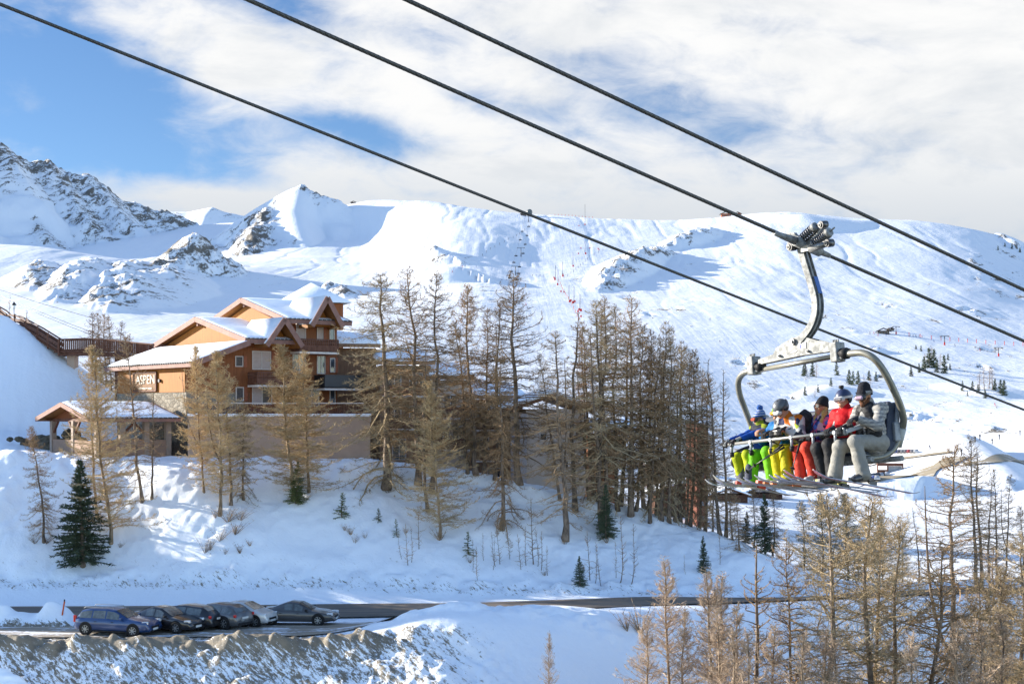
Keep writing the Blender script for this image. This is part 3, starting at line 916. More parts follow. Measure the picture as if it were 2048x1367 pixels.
def roof(parent, s0, s1, prof, th, snow, name='roof', tile_edges=(), snow_inset=.0, barge=.16):
    """roof slab: profile [(q, z), ...] across, running from s0 to s1 along x; snow blanket on top"""
    m = MB(); m.cur = 0
    n = len(prof)
    top = [(q, z) for q, z in prof]; bot = [(q, z - th) for q, z in prof]
    poly = top + bot[::-1]
    m.prism([(s0, q, z) for q, z in poly], (s1 - s0, 0, 0))
    o = m.build(name, [SOFFIT], parent)
    f = MB()   # barge boards on both ends and fascias along the eaves
    for s_ in (s0 - .03, s1 + .03):
        for (a, b) in zip(prof[:-1], prof[1:]):
            f.bar((s_, a[0], a[1] - th * .5), (s_, b[0], b[1] - th * .5), .08, th + .12)
    for q, z, sg in ((prof[0][0], prof[0][1], -1), (prof[-1][0], prof[-1][1], 1)):
        f.bar((s0, q + sg * .045, z - th * .55), (s1, q + sg * .045, z - th * .55), .07, th + .06)
    f.build('fascia', FASCIA, o)
    for q, z, sg in ((prof[0][0], prof[0][1], -1), (prof[-1][0], prof[-1][1], 1)):
        t = MB()
        k = int((s1 - s0) / .38)
        for i in range(k):
            t.box((s0 + (i + .5) * (s1 - s0) / k, q + sg * .06, z + .03), (.22, .22, .10))
        t.bar((s0, q + sg * .03, z + .02), (s1, q + sg * .03, z + .02), .1, .03)
        t.build('tile_edge', TILE, o)
    # snow: gridded blanket following the profile
    qs = []
    for (a, b) in zip(prof[:-1], prof[1:]):
        L = math.hypot(b[0] - a[0], b[1] - a[1]); k = max(4, int(L / .35))
        for i in range(k): qs.append((a[0] + (b[0] - a[0]) * i / k, a[1] + (b[1] - a[1]) * i / k))
    qs.append(prof[-1])
    ns = max(6, int((s1 - s0) / .35))
    G = np.zeros((ns + 1, len(qs), 3))
    for i in range(ns + 1):
        x = s0 + .02 + (s1 - s0 - .04) * i / ns
        for j, (q, z) in enumerate(qs):
            ed = min(1, min(i, ns - i) / 1.6) * min(1, min(j, len(qs) - 1 - j) / 1.6)
            h = .035 + snow * .5 * (ed ** .5) * (1 + .5 * float(fbm(x * .5 + s0 * 3, q * .5, 12, 3)))
            G[i, j] = (x, q, z + h)
    nn, mm = ns + 1, len(qs)
    V = G.reshape(-1, 3)
    B = V.copy()
    for i in range(nn):
        for j in range(mm): B[i * mm + j, 2] = qs[j][1] + .012
    idx = np.arange(nn * mm).reshape(nn, mm); off = nn * mm
    top_f = np.stack([idx[:-1, :-1], idx[1:, :-1], idx[1:, 1:], idx[:-1, 1:]], -1).reshape(-1, 4)
    side = []
    for a, b in list(zip(idx[0, :-1], idx[0, 1:])) + list(zip(idx[-1, 1:], idx[-1, :-1])) + list(zip(idx[1:, 0], idx[:-1, 0])) + list(zip(idx[:-1, -1], idx[1:, -1])):
        side.append((a, b, b + off, a + off))
    me = np_mesh('snow', np.concatenate([V, B]), np.concatenate([top_f, np.array(side)]))
    link_mesh('snow', me, SNOW_ROOF, o)
    return o


def window(parent, s_, z, w, h, q=0.0, axis='x', panes=2, shut=False, curtain=0, name='window'):
    """framed window on the facade (axis x: facade faces -y; axis y: wall faces -x)"""
    f = MB(); g = MB(); c = MB()
    def bx(m, a0, a1, z0, z1, d0, d1):
        if axis == 'x': m.box2((a0, d0, z0), (a1, d1, z1))
        else: m.box2((d0, a0, z0), (d1, a1, z1))
    t = .07
    d0, d1 = q - .06, q + .04
    bx(f, s_ - w / 2, s_ - w / 2 + t, z, z + h, d0, d1); bx(f, s_ + w / 2 - t, s_ + w / 2, z, z + h, d0, d1)
    bx(f, s_ - w / 2 + t, s_ + w / 2 - t, z, z + t, d0, d1); bx(f, s_ - w / 2 + t, s_ + w / 2 - t, z + h - t, z + h, d0, d1)
    for i in range(1, panes):
        xx = s_ - w / 2 + w * i / panes
        bx(f, xx - t / 2, xx + t / 2, z + t, z + h - t, d0 + .005, d1)
    o = f.build(name, FRAMEW, parent)
    if axis == 'x': g.box2((s_ - w / 2 + t, q - .02, z + t), (s_ + w / 2 - t, q - .006, z + h - t))
    else: g.box2((q - .02, s_ - w / 2 + t, z + t), (q - .006, s_ + w / 2 - t, z + h - t))
    g.build('pane', CURTAIN if curtain == 2 else GLASS, o)
    if curtain == 1:
        bx(c, s_ - w / 2 + t, s_ - .02, z + t, z + h - t, q - .034, q - .022); c.build('shutter', CURTAIN, o)
    if shut:
        k = MB(); bx(k, s_ + w / 2 + .02, s_ + w / 2 + .02 + w * .42, z - .02, z + h + .02, q - .1, q - .05)
        k.build('shutter', SHUT, o)
    return o


def balcony(parent, s0, s1, z, depth, h=1.0, m_=None, solid=False, slab=CONCRETE):
    m_ = m_ or WOOD_D
    b = MB(); b.box2((s0, -depth, z - .16), (s1, -.005, z)); o = b.build('balcony', slab, parent)
    r = MB()
    def side(ax, fix, a0, a1):
        p = (lambda a, zz: (a, fix, zz)) if ax == 'x' else (lambda a, zz: (fix, a, zz))
        r.bar(p(a0, z + h), p(a1, z + h), .09, .1)
        r.bar(p(a0, z + .1), p(a1, z + .1), .05, .08)
        n = max(3, int(abs(a1 - a0) / .19))
        if solid:
            r.bar(p(a0, z + h * .5), p(a1, z + h * .5), .05, h * .9)
        else:
            # pierced boards: solid lower half, fretwork of squares above
            r.bar(p(a0, z + .32), p(a1, z + .32), .04, .42)
            for i in range(n + 1):
                a = a0 + (a1 - a0) * i / n
                r.bar(p(a, z + .1), p(a, z + h), .085, .045)
            r.bar(p(a0, z + .72), p(a1, z + .72), .04, .07)
    side('x', -depth + .05, s0 + .03, s1 - .03)
    side('y', s0 + .05, -depth + .1, -.05); side('y', s1 - .05, -depth + .1, -.05)
    r.build('railing', m_, o)
    return o


def text_part(name, txt, size, M, m_, parent, ext=.03):
    cu = bpy.data.curves.new(name, 'FONT'); cu.body = txt; cu.size = size; cu.extrude = ext
    cu.align_x = 'CENTER'; cu.align_y = 'CENTER'; cu.resolution_u = 3
    tmp = bpy.data.objects.new('tmp', cu); COL.objects.link(tmp)
    dg = bpy.context.evaluated_depsgraph_get()
    me = bpy.data.meshes.new_from_object(tmp.evaluated_get(dg))
    bpy.data.objects.remove(tmp)
    me.transform(M); me.name = name
    me.materials.clear()
    return link_mesh(name, me, m_, parent)


def chalet():
    r = empty('chalet', (-25.2, 110, 0), RZ, 'brown timber chalet with three stepped snowy gables and a carved sign', 'chalet')
    zb = -3.9
    # stone base with lit left wall
    m = MB(); m.box2((0, 0, zb), (5.5, 13, 1.42)); m.build('stone_base', STONE, r)
    # walls
    def wall(s0, s1, prof, m_, name='wall'):
        m = MB(); m.prism([(s0, q, z) for q, z in prof], (s1 - s0, 0, 0)); return m.build(name, m_, r)
    # block one: lean-to body under the shed roof, timber panel with the sign
    m = MB()
    m.prism([(0.02, .02, 1.42), (5.5, .02, 1.42), (5.5, .02, 5.1), (4.2, .02, 5.05), (0.02, .02, 3.55)], (0, 12.9, 0))
    m.build('wall', WOOD_F, r)
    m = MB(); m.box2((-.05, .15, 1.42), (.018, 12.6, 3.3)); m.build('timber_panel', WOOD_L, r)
    # block two and three
    g2 = [(0, zb), (0, 5.55), (7.2, 7.32), (14.4, 5.55), (14.4, zb)]
    wall(4.95, 9.1, g2, WOOD_F)
    g3 = [(.02, zb), (.02, 7.0), (6.15, 8.9), (12.3, 7.0), (12.3, zb)]
    wall(8.62, 13.65, g3, WOOD_F)
    # light gable cladding just proud of the end walls
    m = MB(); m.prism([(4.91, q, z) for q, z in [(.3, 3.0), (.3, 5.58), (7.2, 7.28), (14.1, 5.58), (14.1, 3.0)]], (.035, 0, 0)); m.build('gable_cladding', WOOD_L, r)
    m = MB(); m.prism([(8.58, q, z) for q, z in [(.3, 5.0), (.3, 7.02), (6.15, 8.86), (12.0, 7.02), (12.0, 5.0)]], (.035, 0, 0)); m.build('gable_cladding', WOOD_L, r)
    # roofs
    m1 = roof_shed(r)
    roof(r, 4.35, 9.3, [(-1.5, 5.62), (7.2, 7.72), (15.9, 5.62)], .30, .15)
    roof(r, 8.04, 14.1, [(-1.5, 7.32), (6.15, 9.42), (13.8, 7.32)], .30, .15)
    # steep dormer gables over the balconies
    for s_, zt_, w, base, nm in ((7.45, 7.35, 1.55, 5.25, 2), (11.4, 9.25, 1.4, 6.95, 3)):
        m = MB()
        for sg in (-1, 1):
            m.prism([(s_, -2.15, zt_), (s_ + sg * w, -2.15, base), (s_ + sg * w, -2.15, base - .28), (s_, -2.15, zt_ - .28)], (0, 5.5, 0))
        d = m.build('dormer', SOFFIT, r)
        f = MB()
        for sg in (-1, 1):
            f.bar((s_, -2.19, zt_ - .12), (s_ + sg * w * 1.04, -2.19, base - .16), .07, .42)
        f.build('fascia', FASCIA, d)
        s2 = MB(); s2.smooth = True
        for sg in (-1, 1):
            s2.prism([(s_, -2.1, zt_ + .08), (s_ + sg * w, -2.1, base + .08), (s_ + sg * w, -2.1, base + .02), (s_, -2.1, zt_ + .012)], (0, 5.4, 0))
        s2.smooth = False
        s2.build('snow', SNOW_ROOF, d)
        p = MB(); p.prism([(s_, -.9, zt_ - .5), (s_ + w * .78, -.9, base - .1), (s_ - w * .78, -.9, base - .1)], (0, .8, 0)); p.build('cladding', WOOD_L, d)
    # purlin ends
    for s_, q, z in ((4.55, 7.2, 7.15), (4.55, 14.2, 5.55), (4.55, .1, 5.6), (8.3, 6.15, 8.85), (8.3, .1, 7.25)):
        m = MB(); m.box((s_ + .35, q, z), (.8, .22, .26)); m.build('purlin', FASCIA, r)
    for q in (2.2, 5.4, 8.6, 11.6):
        m = MB(); m.box((-.12, q, 3.38), (.5, .16, .2)); m.build('purlin', FASCIA, r)
    # facade openings
    window(r, 6.55, 3.25, 1.7, 1.5, 0, curtain=2, shut=True)
    window(r, 4.55, 3.45, .7, .85, 0, panes=1, shut=True)
    window(r, 6.6, .45, 1.8, 1.5, 0, curtain=1)
    window(r, 4.6, .75, .7, 1.1, 0, panes=1, shut=True)
    window(r, 6.6, -2.35, 1.7, 1.7, 0, curtain=0)
    window(r, 4.4, -2.3, .9, 1.8, 0, panes=1)
    window(r, 10.2, 5.75, .9, 1.5, .02, panes=1, curtain=2)
    window(r, 12.0, 5.75, .6, 1.4, .02, panes=1, curtain=2, shut=True)
    window(r, 13.15, 5.6, .5, 1.25, .02, panes=1, shut=False)
    window(r, 12.1, 3.0, .8, 1.5, .02, panes=2, shut=True)
    window(r, 13.2, 3.15, .5, 1.2, .02, panes=1, shut=True)
    window(r, 13.2, .5, .55, 1.2, .02, panes=1)
    window(r, 11.2, .3, 1.4, 1.5, .02, panes=2)
    window(r, 10.0, 3.0, 1.2, 1.6, .02, panes=2)
    window(r, 10.6, -2.3, 1.6, 1.7, .02, panes=2)
    balcony(r, 5.3, 9.0, 2.0, 1.6)
    balcony(r, 4.4, 9.0, -.95, 1.5)
    balcony(r, 9.2, 12.9, 4.75, 1.5)
    balcony(r, 11.4, 15.2, 1.8, 1.7, 1.05, METAL_D, True)
    balcony(r, 9.3, 15.0, -1.05, 1.6, .95, WOOD_D)
    # carved sign on the lit end wall
    sg = MB(); sg.box2((-.14, 5.0, 1.55), (-.055, 9.3, 3.05)); so = sg.build('sign', BOARD, r)
    fr = MB()
    for a, b in (((-.17, 5.0, 1.55), (-.17, 9.3, 1.55)), ((-.17, 5.0, 3.05), (-.17, 9.3, 3.05)), ((-.17, 5.0, 1.55), (-.17, 5.0, 3.05)), ((-.17, 9.3, 1.55), (-.17, 9.3, 3.05))):
        fr.bar(a, b, .1, .1)
    fr.build('sign_frame', WOOD_D, so)
    M = Matrix.Translation((-.16, 7.0, 2.45)) @ Matrix.Rotation(-math.pi / 2, 4, 'Z') @ Matrix.Rotation(math.pi / 2, 4, 'X') @ Matrix.Scale(1.22, 4, (1, 0, 0))
    text_part('lettering', 'ASPEN', 1.02, M, LETTER, so)
    ln = MB()
    for i, (a, b) in enumerate(((5.9, 6.5), (6.6, 6.9), (7.0, 7.8), (7.9, 8.3))): ln.box2((-.16, a, 1.72), (-.142, b, 1.83))
    ln.build('small_lettering', LETTER, so)
    lp = MB(); lp.disc((-.14, 4.4, 2.35), (1, 0, 0), .14, .2, 12); lp.build('wall_lamp', METAL_D, r)


def roof_shed(r):
    # shed roof dropping towards the left front
    s0, s1, z0, z1 = -.6, 4.3, 3.62, 5.42
    q0, q1 = -2.2, 14.2
    th = .28
    m = MB()
    m.prism([(s0, q0, z0), (s1, q0, z1), (s1, q0, z1 - th), (s0, q0, z0 - th)], (0, q1 - q0, 0))
    o = m.build('roof', [SOFFIT], r)
    f = MB()
    for q in (q0 - .04, q1 + .04): f.bar((s0, q, z0 - .14), (s1, q, z1 - .14), .08, .42)
    f.bar((s0 - .05, q0, z0 - .16), (s0 - .05, q1, z0 - .16), .08, .34)
    f.build('fascia', FASCIA, o)
    t = MB(); k = int((q1 - q0) / .4)
    for i in range(k): t.box((s0 - .06, q0 + (i + .5) * (q1 - q0) / k, z0 + .04), (.24, .22, .12))
    t.build('tile_edge', TILE, o)
    ns, nq = 16, 46
    G = np.zeros((ns + 1, nq + 1, 3)); B = np.zeros_like(G)
    for i in range(ns + 1):
        for j in range(nq + 1):
            a = i / ns; x = s0 + (s1 - s0) * a; q = q0 + (q1 - q0) * j / nq; z = z0 + (z1 - z0) * a
            ed = min(1, min(i, ns - i) / 1.5) * min(1, min(j, nq - j) / 1.5)
            G[i, j] = (x, q, z + .04 + .13 * ed ** .5 * (1 + .4 * float(fbm(x * .6, q * .5, 14, 3)))); B[i, j] = (x, q, z + .012)
    idx = np.arange((ns + 1) * (nq + 1)).reshape(ns + 1, nq + 1); off = idx.size
    tf = np.stack([idx[:-1, :-1], idx[1:, :-1], idx[1:, 1:], idx[:-1, 1:]], -1).reshape(-1, 4)
    sd = [(a, b, b + off, a + off) for a, b in list(zip(idx[0, :-1], idx[0, 1:])) + list(zip(idx[-1, 1:], idx[-1, :-1])) + list(zip(idx[1:, 0], idx[:-1, 0])) + list(zip(idx[:-1, -1], idx[1:, -1]))]
    link_mesh('snow', np_mesh('snow', np.concatenate([G.reshape(-1, 3), B.reshape(-1, 3)]), np.concatenate([tf, np.array(sd)])), SNOW_ROOF, o)
    return o


chalet()

# rear chalet roof peeping over
rb = empty('rear_chalet', tuple(P(622, 640, 150)), R_(20), 'snowy pyramid roof of another chalet rising behind the highest gable', 'chalet')
rb.location.z = 0
m = MB(); m.box2((-2.6, -2.4, -4), (2.9, 2.4, 11.15)); m.build('wall', WOOD_F, rb)
m = MB(); zz = 11.2
bs_ = [(-3.4, -3, zz), (3.6, -3, zz), (3.6, 3, zz), (-3.4, 3, zz)]; ap = (0, 0, zz + 2.0)
m.add(bs_ + [ap], [(0, 1, 4), (1, 2, 4), (2, 3, 4), (3, 0, 4), (3, 2, 1, 0)]); ro = m.build('roof', TILE, rb)
m = MB(); bs2 = [(x * .98, y * .98, z + .16) for x, y, z in bs_]; m.smooth = True
m.add(bs2 + [(0, 0, zz + 2.25)] + bs_, [(0, 1, 4), (1, 2, 4), (2, 3, 4), (3, 0, 4), (0, 5, 6, 1), (1, 6, 7, 2), (2, 7, 8, 3), (3, 8, 5, 0)]); m.build('snow', SNOW_ROOF, ro)

# terrace retaining wall with snow and railing
rw = empty('retaining_wall', (-24.3, 106.6, -4.2), R_(5), 'long plain beige retaining wall under the chalet terrace', 'wall')
m = MB(); m.box2((0, 0, 0), (13.6, .35, 3.75)); m.box2((0, .35, 3.3), (13.6, 7.5, 3.7)); m.build('wall', RENDER_W, rw)
m = MB(); m.smooth = True
m.bbox((6.8, 2.2, 3.83), (13.7, 4.9, .22), .08); m.build('snow', SNOW_ROOF, rw)
tr_ = empty('terrace_railing', (-22.6, 106.95, -.38), R_(5), 'dark slatted railing with pale handrail on the terrace edge', 'railing')
m = MB()
for i in range(62): m.box((i * .185, 0, .45), (.07, .03, .8))
m.bar((0, 0, .12), (11.3, 0, .12), .05); m.build('slats', WOOD_D, tr_)
m = MB(); m.bar((-.1, 0, .92), (11.4, 0, .92), .08, .09); m.build('handrail', FRAMEW, tr_)
# snow-laden terrace edge block left of the wall
# timber shelter in front of the sign
sh = empty('timber_shelter', (-30.4, 104, -3.6), RZ, 'open timber entrance shelter with snowy pitched roof, left of the chalet', 'shelter')
m = MB()
for (a, b) in (((.2, .4, 0), (6.0, .65, 1.35)), ((.2, .65, 0), (.45, 9.3, 1.35)), ((5.75, .65, 0), (6.0, 9.3, 1.35))): m.box2(a, b)
m.build('low_wall', mat('pink_brown_render', (.27, .185, .14), .85, var=.08), sh)
for s_, q in ((.33, .53), (.33, 4.9), (.33, 9.2), (2.2, .53), (4.1, .53), (5.87, .53), (5.87, 9.2)):
    m = MB(); m.box2((s_ - .2, q - .2, 0), (s_ + .2, q + .2, 2.8)); m.build('post', mat('post_render', (.30, .24, .20), .8, var=.08), sh)
br = []
for s_, q, ds, dq in ((.33, .53, 0, 1), (.33, 4.9, 0, 1), (.33, 4.9, 0, -1), (.33, 9.2, 0, -1), (2.2, .53, 1, 0), (4.1, .53, -1, 0)):
    m = MB(); m.bar((s_, q, 1.75), (s_ + ds * 1.05, q + dq * 1.05, 2.75), .16); m.build('brace', WOOD_D, sh)
m = MB(); m.bar((-.3, .53, 2.85), (6.3, .53, 2.85), .25, .2); m.bar((-.3, 9.2, 2.85), (6.3, 9.2, 2.85), .25, .2); m.bar((.33, 0, 2.84), (.33, 9.6, 2.84), .2, .22); m.build('beam', WOOD_D, sh)
m = MB(); m.prism([(.33, .3, 2.95), (.33, 9.5, 2.95), (.33, 4.9, 4.0)], (.1, 0, 0)); m.build('gable_boards', WOOD_F, sh)
roof(sh, -.7, 6.6, [(-.3, 3.0), (4.9, 4.15), (10.1, 3.0)], .22, .24)

# wooden footbridge with slatted parapet, and the stairs up the mound
fb = empty('footbridge', (0, 0, 0), 0, 'brown wooden footbridge with slatted railing leading from the mound to the chalet', 'footbridge')
bp = [P(116, 0, 129.5), P(170, 0, 128.4), P(215, 0, 127.4), P(262, 0, 126), P(306, 0, 124.4)]
ztop = [6.42, 6.45, 6.3, 6.0, 5.75]
bp = [Vector((p.x, p.y, z)) for p, z in zip(bp, ztop)]
for back in (0, 1):
    sl, rl = MB(), MB()
    for a, b in zip(bp[:-1], bp[1:]):
        o = Vector((.1, 1.0, 0)) * 1.7 * back
        n = int((b - a).length / .21)
        for i in range(n):
            p = a.lerp(b, i / n) + o; sl.box((p.x, p.y, p.z - .52), (.13, .035, .98))
        rl.bar(a + o + Vector((0, 0, .02)), b + o + Vector((0, 0, .02)), .12, .11); rl.bar(a + o - Vector((0, 0, .95)), b + o - Vector((0, 0, .95)), .06, .1)
    rl.build('handrail', WOOD_D, fb)
    sl.build('slats', WOOD_D, fb)
dk = MB()
for a, b in zip(bp[:-1], bp[1:]):
    dk.bar(a + Vector((0, .85, -1.12)), b + Vector((0, .85, -1.12)), 1.9, .12)
    dk.bar(a + Vector((0, .1, -1.32)), b + Vector((0, .1, -1.32)), .18, .3); dk.bar(a + Vector((0, 1.6, -1.32)), b + Vector((0, 1.6, -1.32)), .18, .3)
dk.build('deck', WOOD_D, fb)
m = MB(); q = P(140, 0, 129.5); m.box2((q.x - .35, q.y + .2, -1), (q.x + .35, q.y + 1.4, 5.0)); m.build('pier', RENDER_W, fb)
m = MB(); q = P(232, 0, 127); m.box2((q.x - .2, q.y + .3, -3), (q.x + .2, q.y + 1.2, 4.75)); m.build('pier', WOOD_D, fb)
stf = empty('stairway', (0, 0, 0), 0, 'brown plank fence of the stairs climbing the snow mound', 'stairs')
sp = [P(117, 680, 129), P(75, 654, 131.5), P(30, 630, 134.5), P(14, 630, 135.5), P(0, 618, 136.5), P(-60, 585, 140)]
for up, nm, hh in ((0.0, 'handrail', .12), (-.42, 'rail', .3), (-.85, 'rail', .16)):
    for d_ in (0, 1.6):
        m = MB()
        for a, b in zip(sp[:-1], sp[1:]): m.bar(a + Vector((0, d_, up)), b + Vector((0, d_, up)), .07, hh)
        m.build(nm, WOOD_D, stf)
for a, b in zip(sp[:-1], sp[1:]):
    k = max(1, int((b - a).length / 1.9))
    for i in range(k):
        p = a.lerp(b, i / k)
        m = MB(); m.box((p.x, p.y, p.z - .65), (.13, .13, 1.5)); m.build('post', WOOD_D, stf)
m = MB()
for a, b in zip(sp[:-1], sp[1:]):
    for i in range(12):
        p = a.lerp(b, i / 12); m.box((p.x, p.y + .8, p.z - 1.0), (.7, 1.5, .08))
m.build('steps', WOOD_D, stf)
# lantern
q = P(28, 632, 135.5)
la = empty('street_lamp', (q.x, q.y, q.z - .9), 0, 'old style lantern on a thin post at the head of the stairs', 'street lamp')
m = MB(); m.tube([(0, 0, 0), (0, 0, 1.55)], [.05, .035], 8); m.build('post', METAL_D, la)
m = MB(); m.tube([(0, 0, 1.55), (0, 0, 1.95)], [.10, .17], 6); m.build('lantern', mat('lamp_glass', (.75, .75, .72), .3), la)
m = MB(); m.tube([(0, 0, 1.95), (0, 0, 2.05), (0, 0, 2.2), (0, 0, 2.3)], [.24, .2, .07, .02], 8); m.build('cap', METAL_D, la)

# boulders dug out beside the shelter
def boulder(p, r, seed, label):
    rng = np.random.default_rng(seed)
    import bmesh
    bm = bmesh.new(); bmesh.ops.create_icosphere(bm, subdivisions=3, radius=1.0)
    sc = rng.uniform(.75, 1.2, 3)
    for v in bm.verts:
        d = v.co.normalized()
        k = 1 + .35 * float(vnoise(np.array(d.x * 1.6 + seed), np.array(d.y * 1.6 + d.z * 2.1), seed)) + .15 * float(vnoise(np.array(d.x * 4), np.array(d.y * 4 + d.z * 5), seed + 1))
        v.co = Vector((d.x * sc[0], d.y * sc[1], d.z * sc[2] * .85)) * r * k
    me = bpy.data.meshes.new('boulder'); bm.to_mesh(me); bm.free()
    for pl in me.polygons: pl.use_smooth = False
    o = link_mesh('boulder', me, mat('boulder_rock', (.10, .09, .07), .9, var=.35, vscale=2.5, bump=.6, bscale=5), loc=p)
    return tag(o, label, 'boulder', 'boulders beside the shelter')


for i, (px, py, r) in enumerate([(98, 884, .75), (84, 872, .55), (75, 884, .6), (108, 872, .5), (66, 880, .45), (50, 880, .4), (38, 872, .32), (20, 872, .25), (52, 894, .35), (128, 880, .6), (145, 872, .6), (160, 878, .55), (137, 862, .5), (155, 862, .4), (92, 895, .5), (110, 892, .6)]):
    q = P(px, py + 6, 113.5 + (i % 3) * .4)
    boulder((q.x, q.y, q.z), r, 40 + i, 'dark boulder in the pile beside and behind the timber shelter' if i not in (6, 7) else ('dark boulder on its own left of the pile' if i == 6 else 'smallest dark boulder, farthest left of the pile'))

# ------------------------------------------------------------------ apartment block behind the larches
ap_ = empty('apartment_block', tuple(P(740, 0, 117)), R_(9), 'low beige and brown apartment block with stepped snowy roofs half hidden by larches', 'apartment building')
ap_.location.z = 0
BEIGE = mat('pinkish_render', (.47, .39, .33), .85, var=.06, vscale=.7)
BRN = mat('brown_cladding', (.27, .16, .10), .7, var=.2, vscale=2, stretch=(3, 3, .4))


def flat_snow_roof(parent, a, b, z, th=.3, tilt=0.0, snow=.35):
    m = MB(); m.prism([(a[0], a[1], z), (b[0], a[1], z), (b[0], a[1], z - th), (a[0], a[1], z - th)], (0, .01, 0))
    m = MB(); m.prism([(a[0], a[1], z), (a[0], b[1], z + tilt), (a[0], b[1], z + tilt - th), (a[0], a[1], z - th)], (b[0] - a[0], 0, 0)); o = m.build('roof', BRN, parent)
    n = 12
    G = np.zeros((n + 1, n + 1, 3)); B = G.copy()
    for i in range(n + 1):
        for j in range(n + 1):
            x = a[0] + (b[0] - a[0]) * i / n; y = a[1] + (b[1] - a[1]) * j / n; zz = z + tilt * j / n
            ed = min(1, min(i, n - i, j, n - j) / 1.2)
            G[i, j] = (x, y, zz + .06 + snow * ed ** .5 * (1 + .3 * float(fbm(x * .6, y * .6, 15, 3)))); B[i, j] = (x, y, zz + .01)
    idx = np.arange((n + 1) ** 2).reshape(n + 1, n + 1); off = idx.size
    tf = np.stack([idx[:-1, :-1], idx[1:, :-1], idx[1:, 1:], idx[:-1, 1:]], -1).reshape(-1, 4)
    sd = [(p, q, q + off, p + off) for p, q in list(zip(idx[0, :-1], idx[0, 1:])) + list(zip(idx[-1, 1:], idx[-1, :-1])) + list(zip(idx[1:, 0], idx[:-1, 0])) + list(zip(idx[:-1, -1], idx[1:, -1]))]
    link_mesh('snow', np_mesh('snow', np.concatenate([G.reshape(-1, 3), B.reshape(-1, 3)]), np.concatenate([tf, np.array(sd)])), SNOW_ROOF, o)
    return o


for x0, x1, zt_, y0, mt in ((-3.2, 0.8, 5.3, 4.5, BRN), (.8, 5.0, 3.7, 0, BRN), (5.0, 8.2, 2.5, -.4, BEIGE), (8.2, 12.6, .9, -.8, BRN)):
    m = MB(); m.box2((x0, y0, -9), (x1, 9, zt_)); m.build('wall', mt, ap_)
    flat_snow_roof(ap_, (x0 - .35, y0 - 1.0), (x1 + .3, 9.2), zt_ + .32, tilt=1.15)
for x0, x1, z, y0 in ((1.0, 4.9, 1.2, 0), (1.0, 4.9, -1.5, 0), (5.1, 8.1, -.6, -.4), (5.1, 8.1, -3.2, -.4), (8.3, 12.5, -1.6, -.8), (8.3, 12.5, -4.1, -.8)):
    m = MB(); m.box2((x0, y0 - 1.1, z - .15), (x1, y0 - .003, z)); o = m.build('balcony', CONCRETE, ap_)
    m = MB(); m.box2((x0 + .02, y0 - 1.08, z), (x1 - .02, y0 - 1.0, z + .85)); m.build('railing', WOOD_D, o)
for x, z, y0 in ((2.0, 1.25, 0), (3.8, 1.25, 0), (2.0, -1.45, 0), (3.8, -1.45, 0), (2.4, -4.2, 0), (6.0, -3.15, -.4), (7.3, -3.15, -.4), (6.6, -.55, -.4), (9.2, -1.55, -.8), (11.2, -1.55, -.8), (9.2, -4.05, -.8), (11.2, -4.05, -.8), (10.2, -6.6, -.8)):
    window(ap_, x, z + .1, 1.15, 1.75, y0, panes=2)
tw_ = empty('tower_block', tuple(P(1052, 0, 112)), R_(14), 'plain pinkish grey stair tower block under a dark tiled roof', 'building')
tw_.location.z = 0
m = MB(); m.box2((0, 0, -9), (4.9, 5, .1)); m.build('wall', BEIGE, tw_)
m = MB(); m.box2((-.75, -.25, -9), (-.01, 2, -.2)); m.build('pilaster', mat('grey_render', (.36, .33, .33), .85), tw_)
m = MB(); m.prism([(-1.6, -.5, .1), (2.1, -.5, 1.25), (5.6, -.5, .1), (5.6, -.5, -.12), (2.1, -.5, 1.0), (-1.6, -.5, -.12)], (0, 6.0, 0)); ro = m.build('roof', WOOD_D, tw_)
m = MB(); m.smooth = True; m.prism([(-1.6, -.45, .12), (2.1, -.45, 1.27), (2.1, -.45, 1.6), (-1.6, -.45, .4)], (0, 5.9, 0)); m.prism([(5.6, -.45, .12), (2.1, -.45, 1.27), (2.1, -.45, 1.6), (5.6, -.45, .4)], (0, 5.9, 0)); m.build('snow', SNOW_ROOF, ro)
for x, z in ((3.2, -4.6), (1.4, -2.4)): window(tw_, x, z, .6, .6, 0, panes=1)
# balconied timber house right of it
hs = empty('timber_house', tuple(P(1186, 0, 140)), R_(6), 'small brown house with snowy roof and open balconies behind the bowed larch', 'house')
hs.location.z = 0
m = MB(); m.box2((0, 0, -12), (2.4, 5, -2.3)); m.build('wall', WOOD_F, hs)
for z in (-2.4, -5.0, -7.4):
    m = MB(); m.box2((1.0, -1.2, z - .12), (3.9, -.01, z)); o = m.build('balcony', CONCRETE, hs)
    m = MB()
    for i in range(12): m.box((1.05 + i * .25, -1.15, z + .42), (.06, .04, .8))
    m.bar((1, -1.15, z + .85), (3.9, -1.15, z + .85), .07); m.build('railing', WOOD_D, o)
for x in (3.8,):
    m = MB(); m.box2((x - .07, -1.15, -12), (x + .07, -1.0, -2.5)); m.build('post', WOOD_D, hs)
flat_snow_roof(hs, (-1.0, -1.8), (4.3, 5.3), -1.7, tilt=.9)
# ------------------------------------------------------------------ parked cars
CAR_GLASS = mat('car_glass', (.075, .09, .095), .05, spec=.8, var=.3)
TYRE = mat('tyre_rubber', (.018, .018, .018), .8, var=.3)
RIM = mat('alloy_rim', (.30, .31, .32), .35, metal=.7, var=.2)
TAIL = mat('tail_light', (.42, .012, .01), .2, var=.15)
HEADL = mat('head_light', (.50, .52, .54), .1, metal=.3, var=.2)
PLATE = mat('number_plate_white', (.5, .5, .48), .5)
TRIM = mat('black_trim', (.018, .018, .02), .5, var=.2)


def paint(name, c, rough=.28):
    m_ = mat(name, c, rough, metal=.25, coat=.6, var=.06, vscale=2)
    return m_


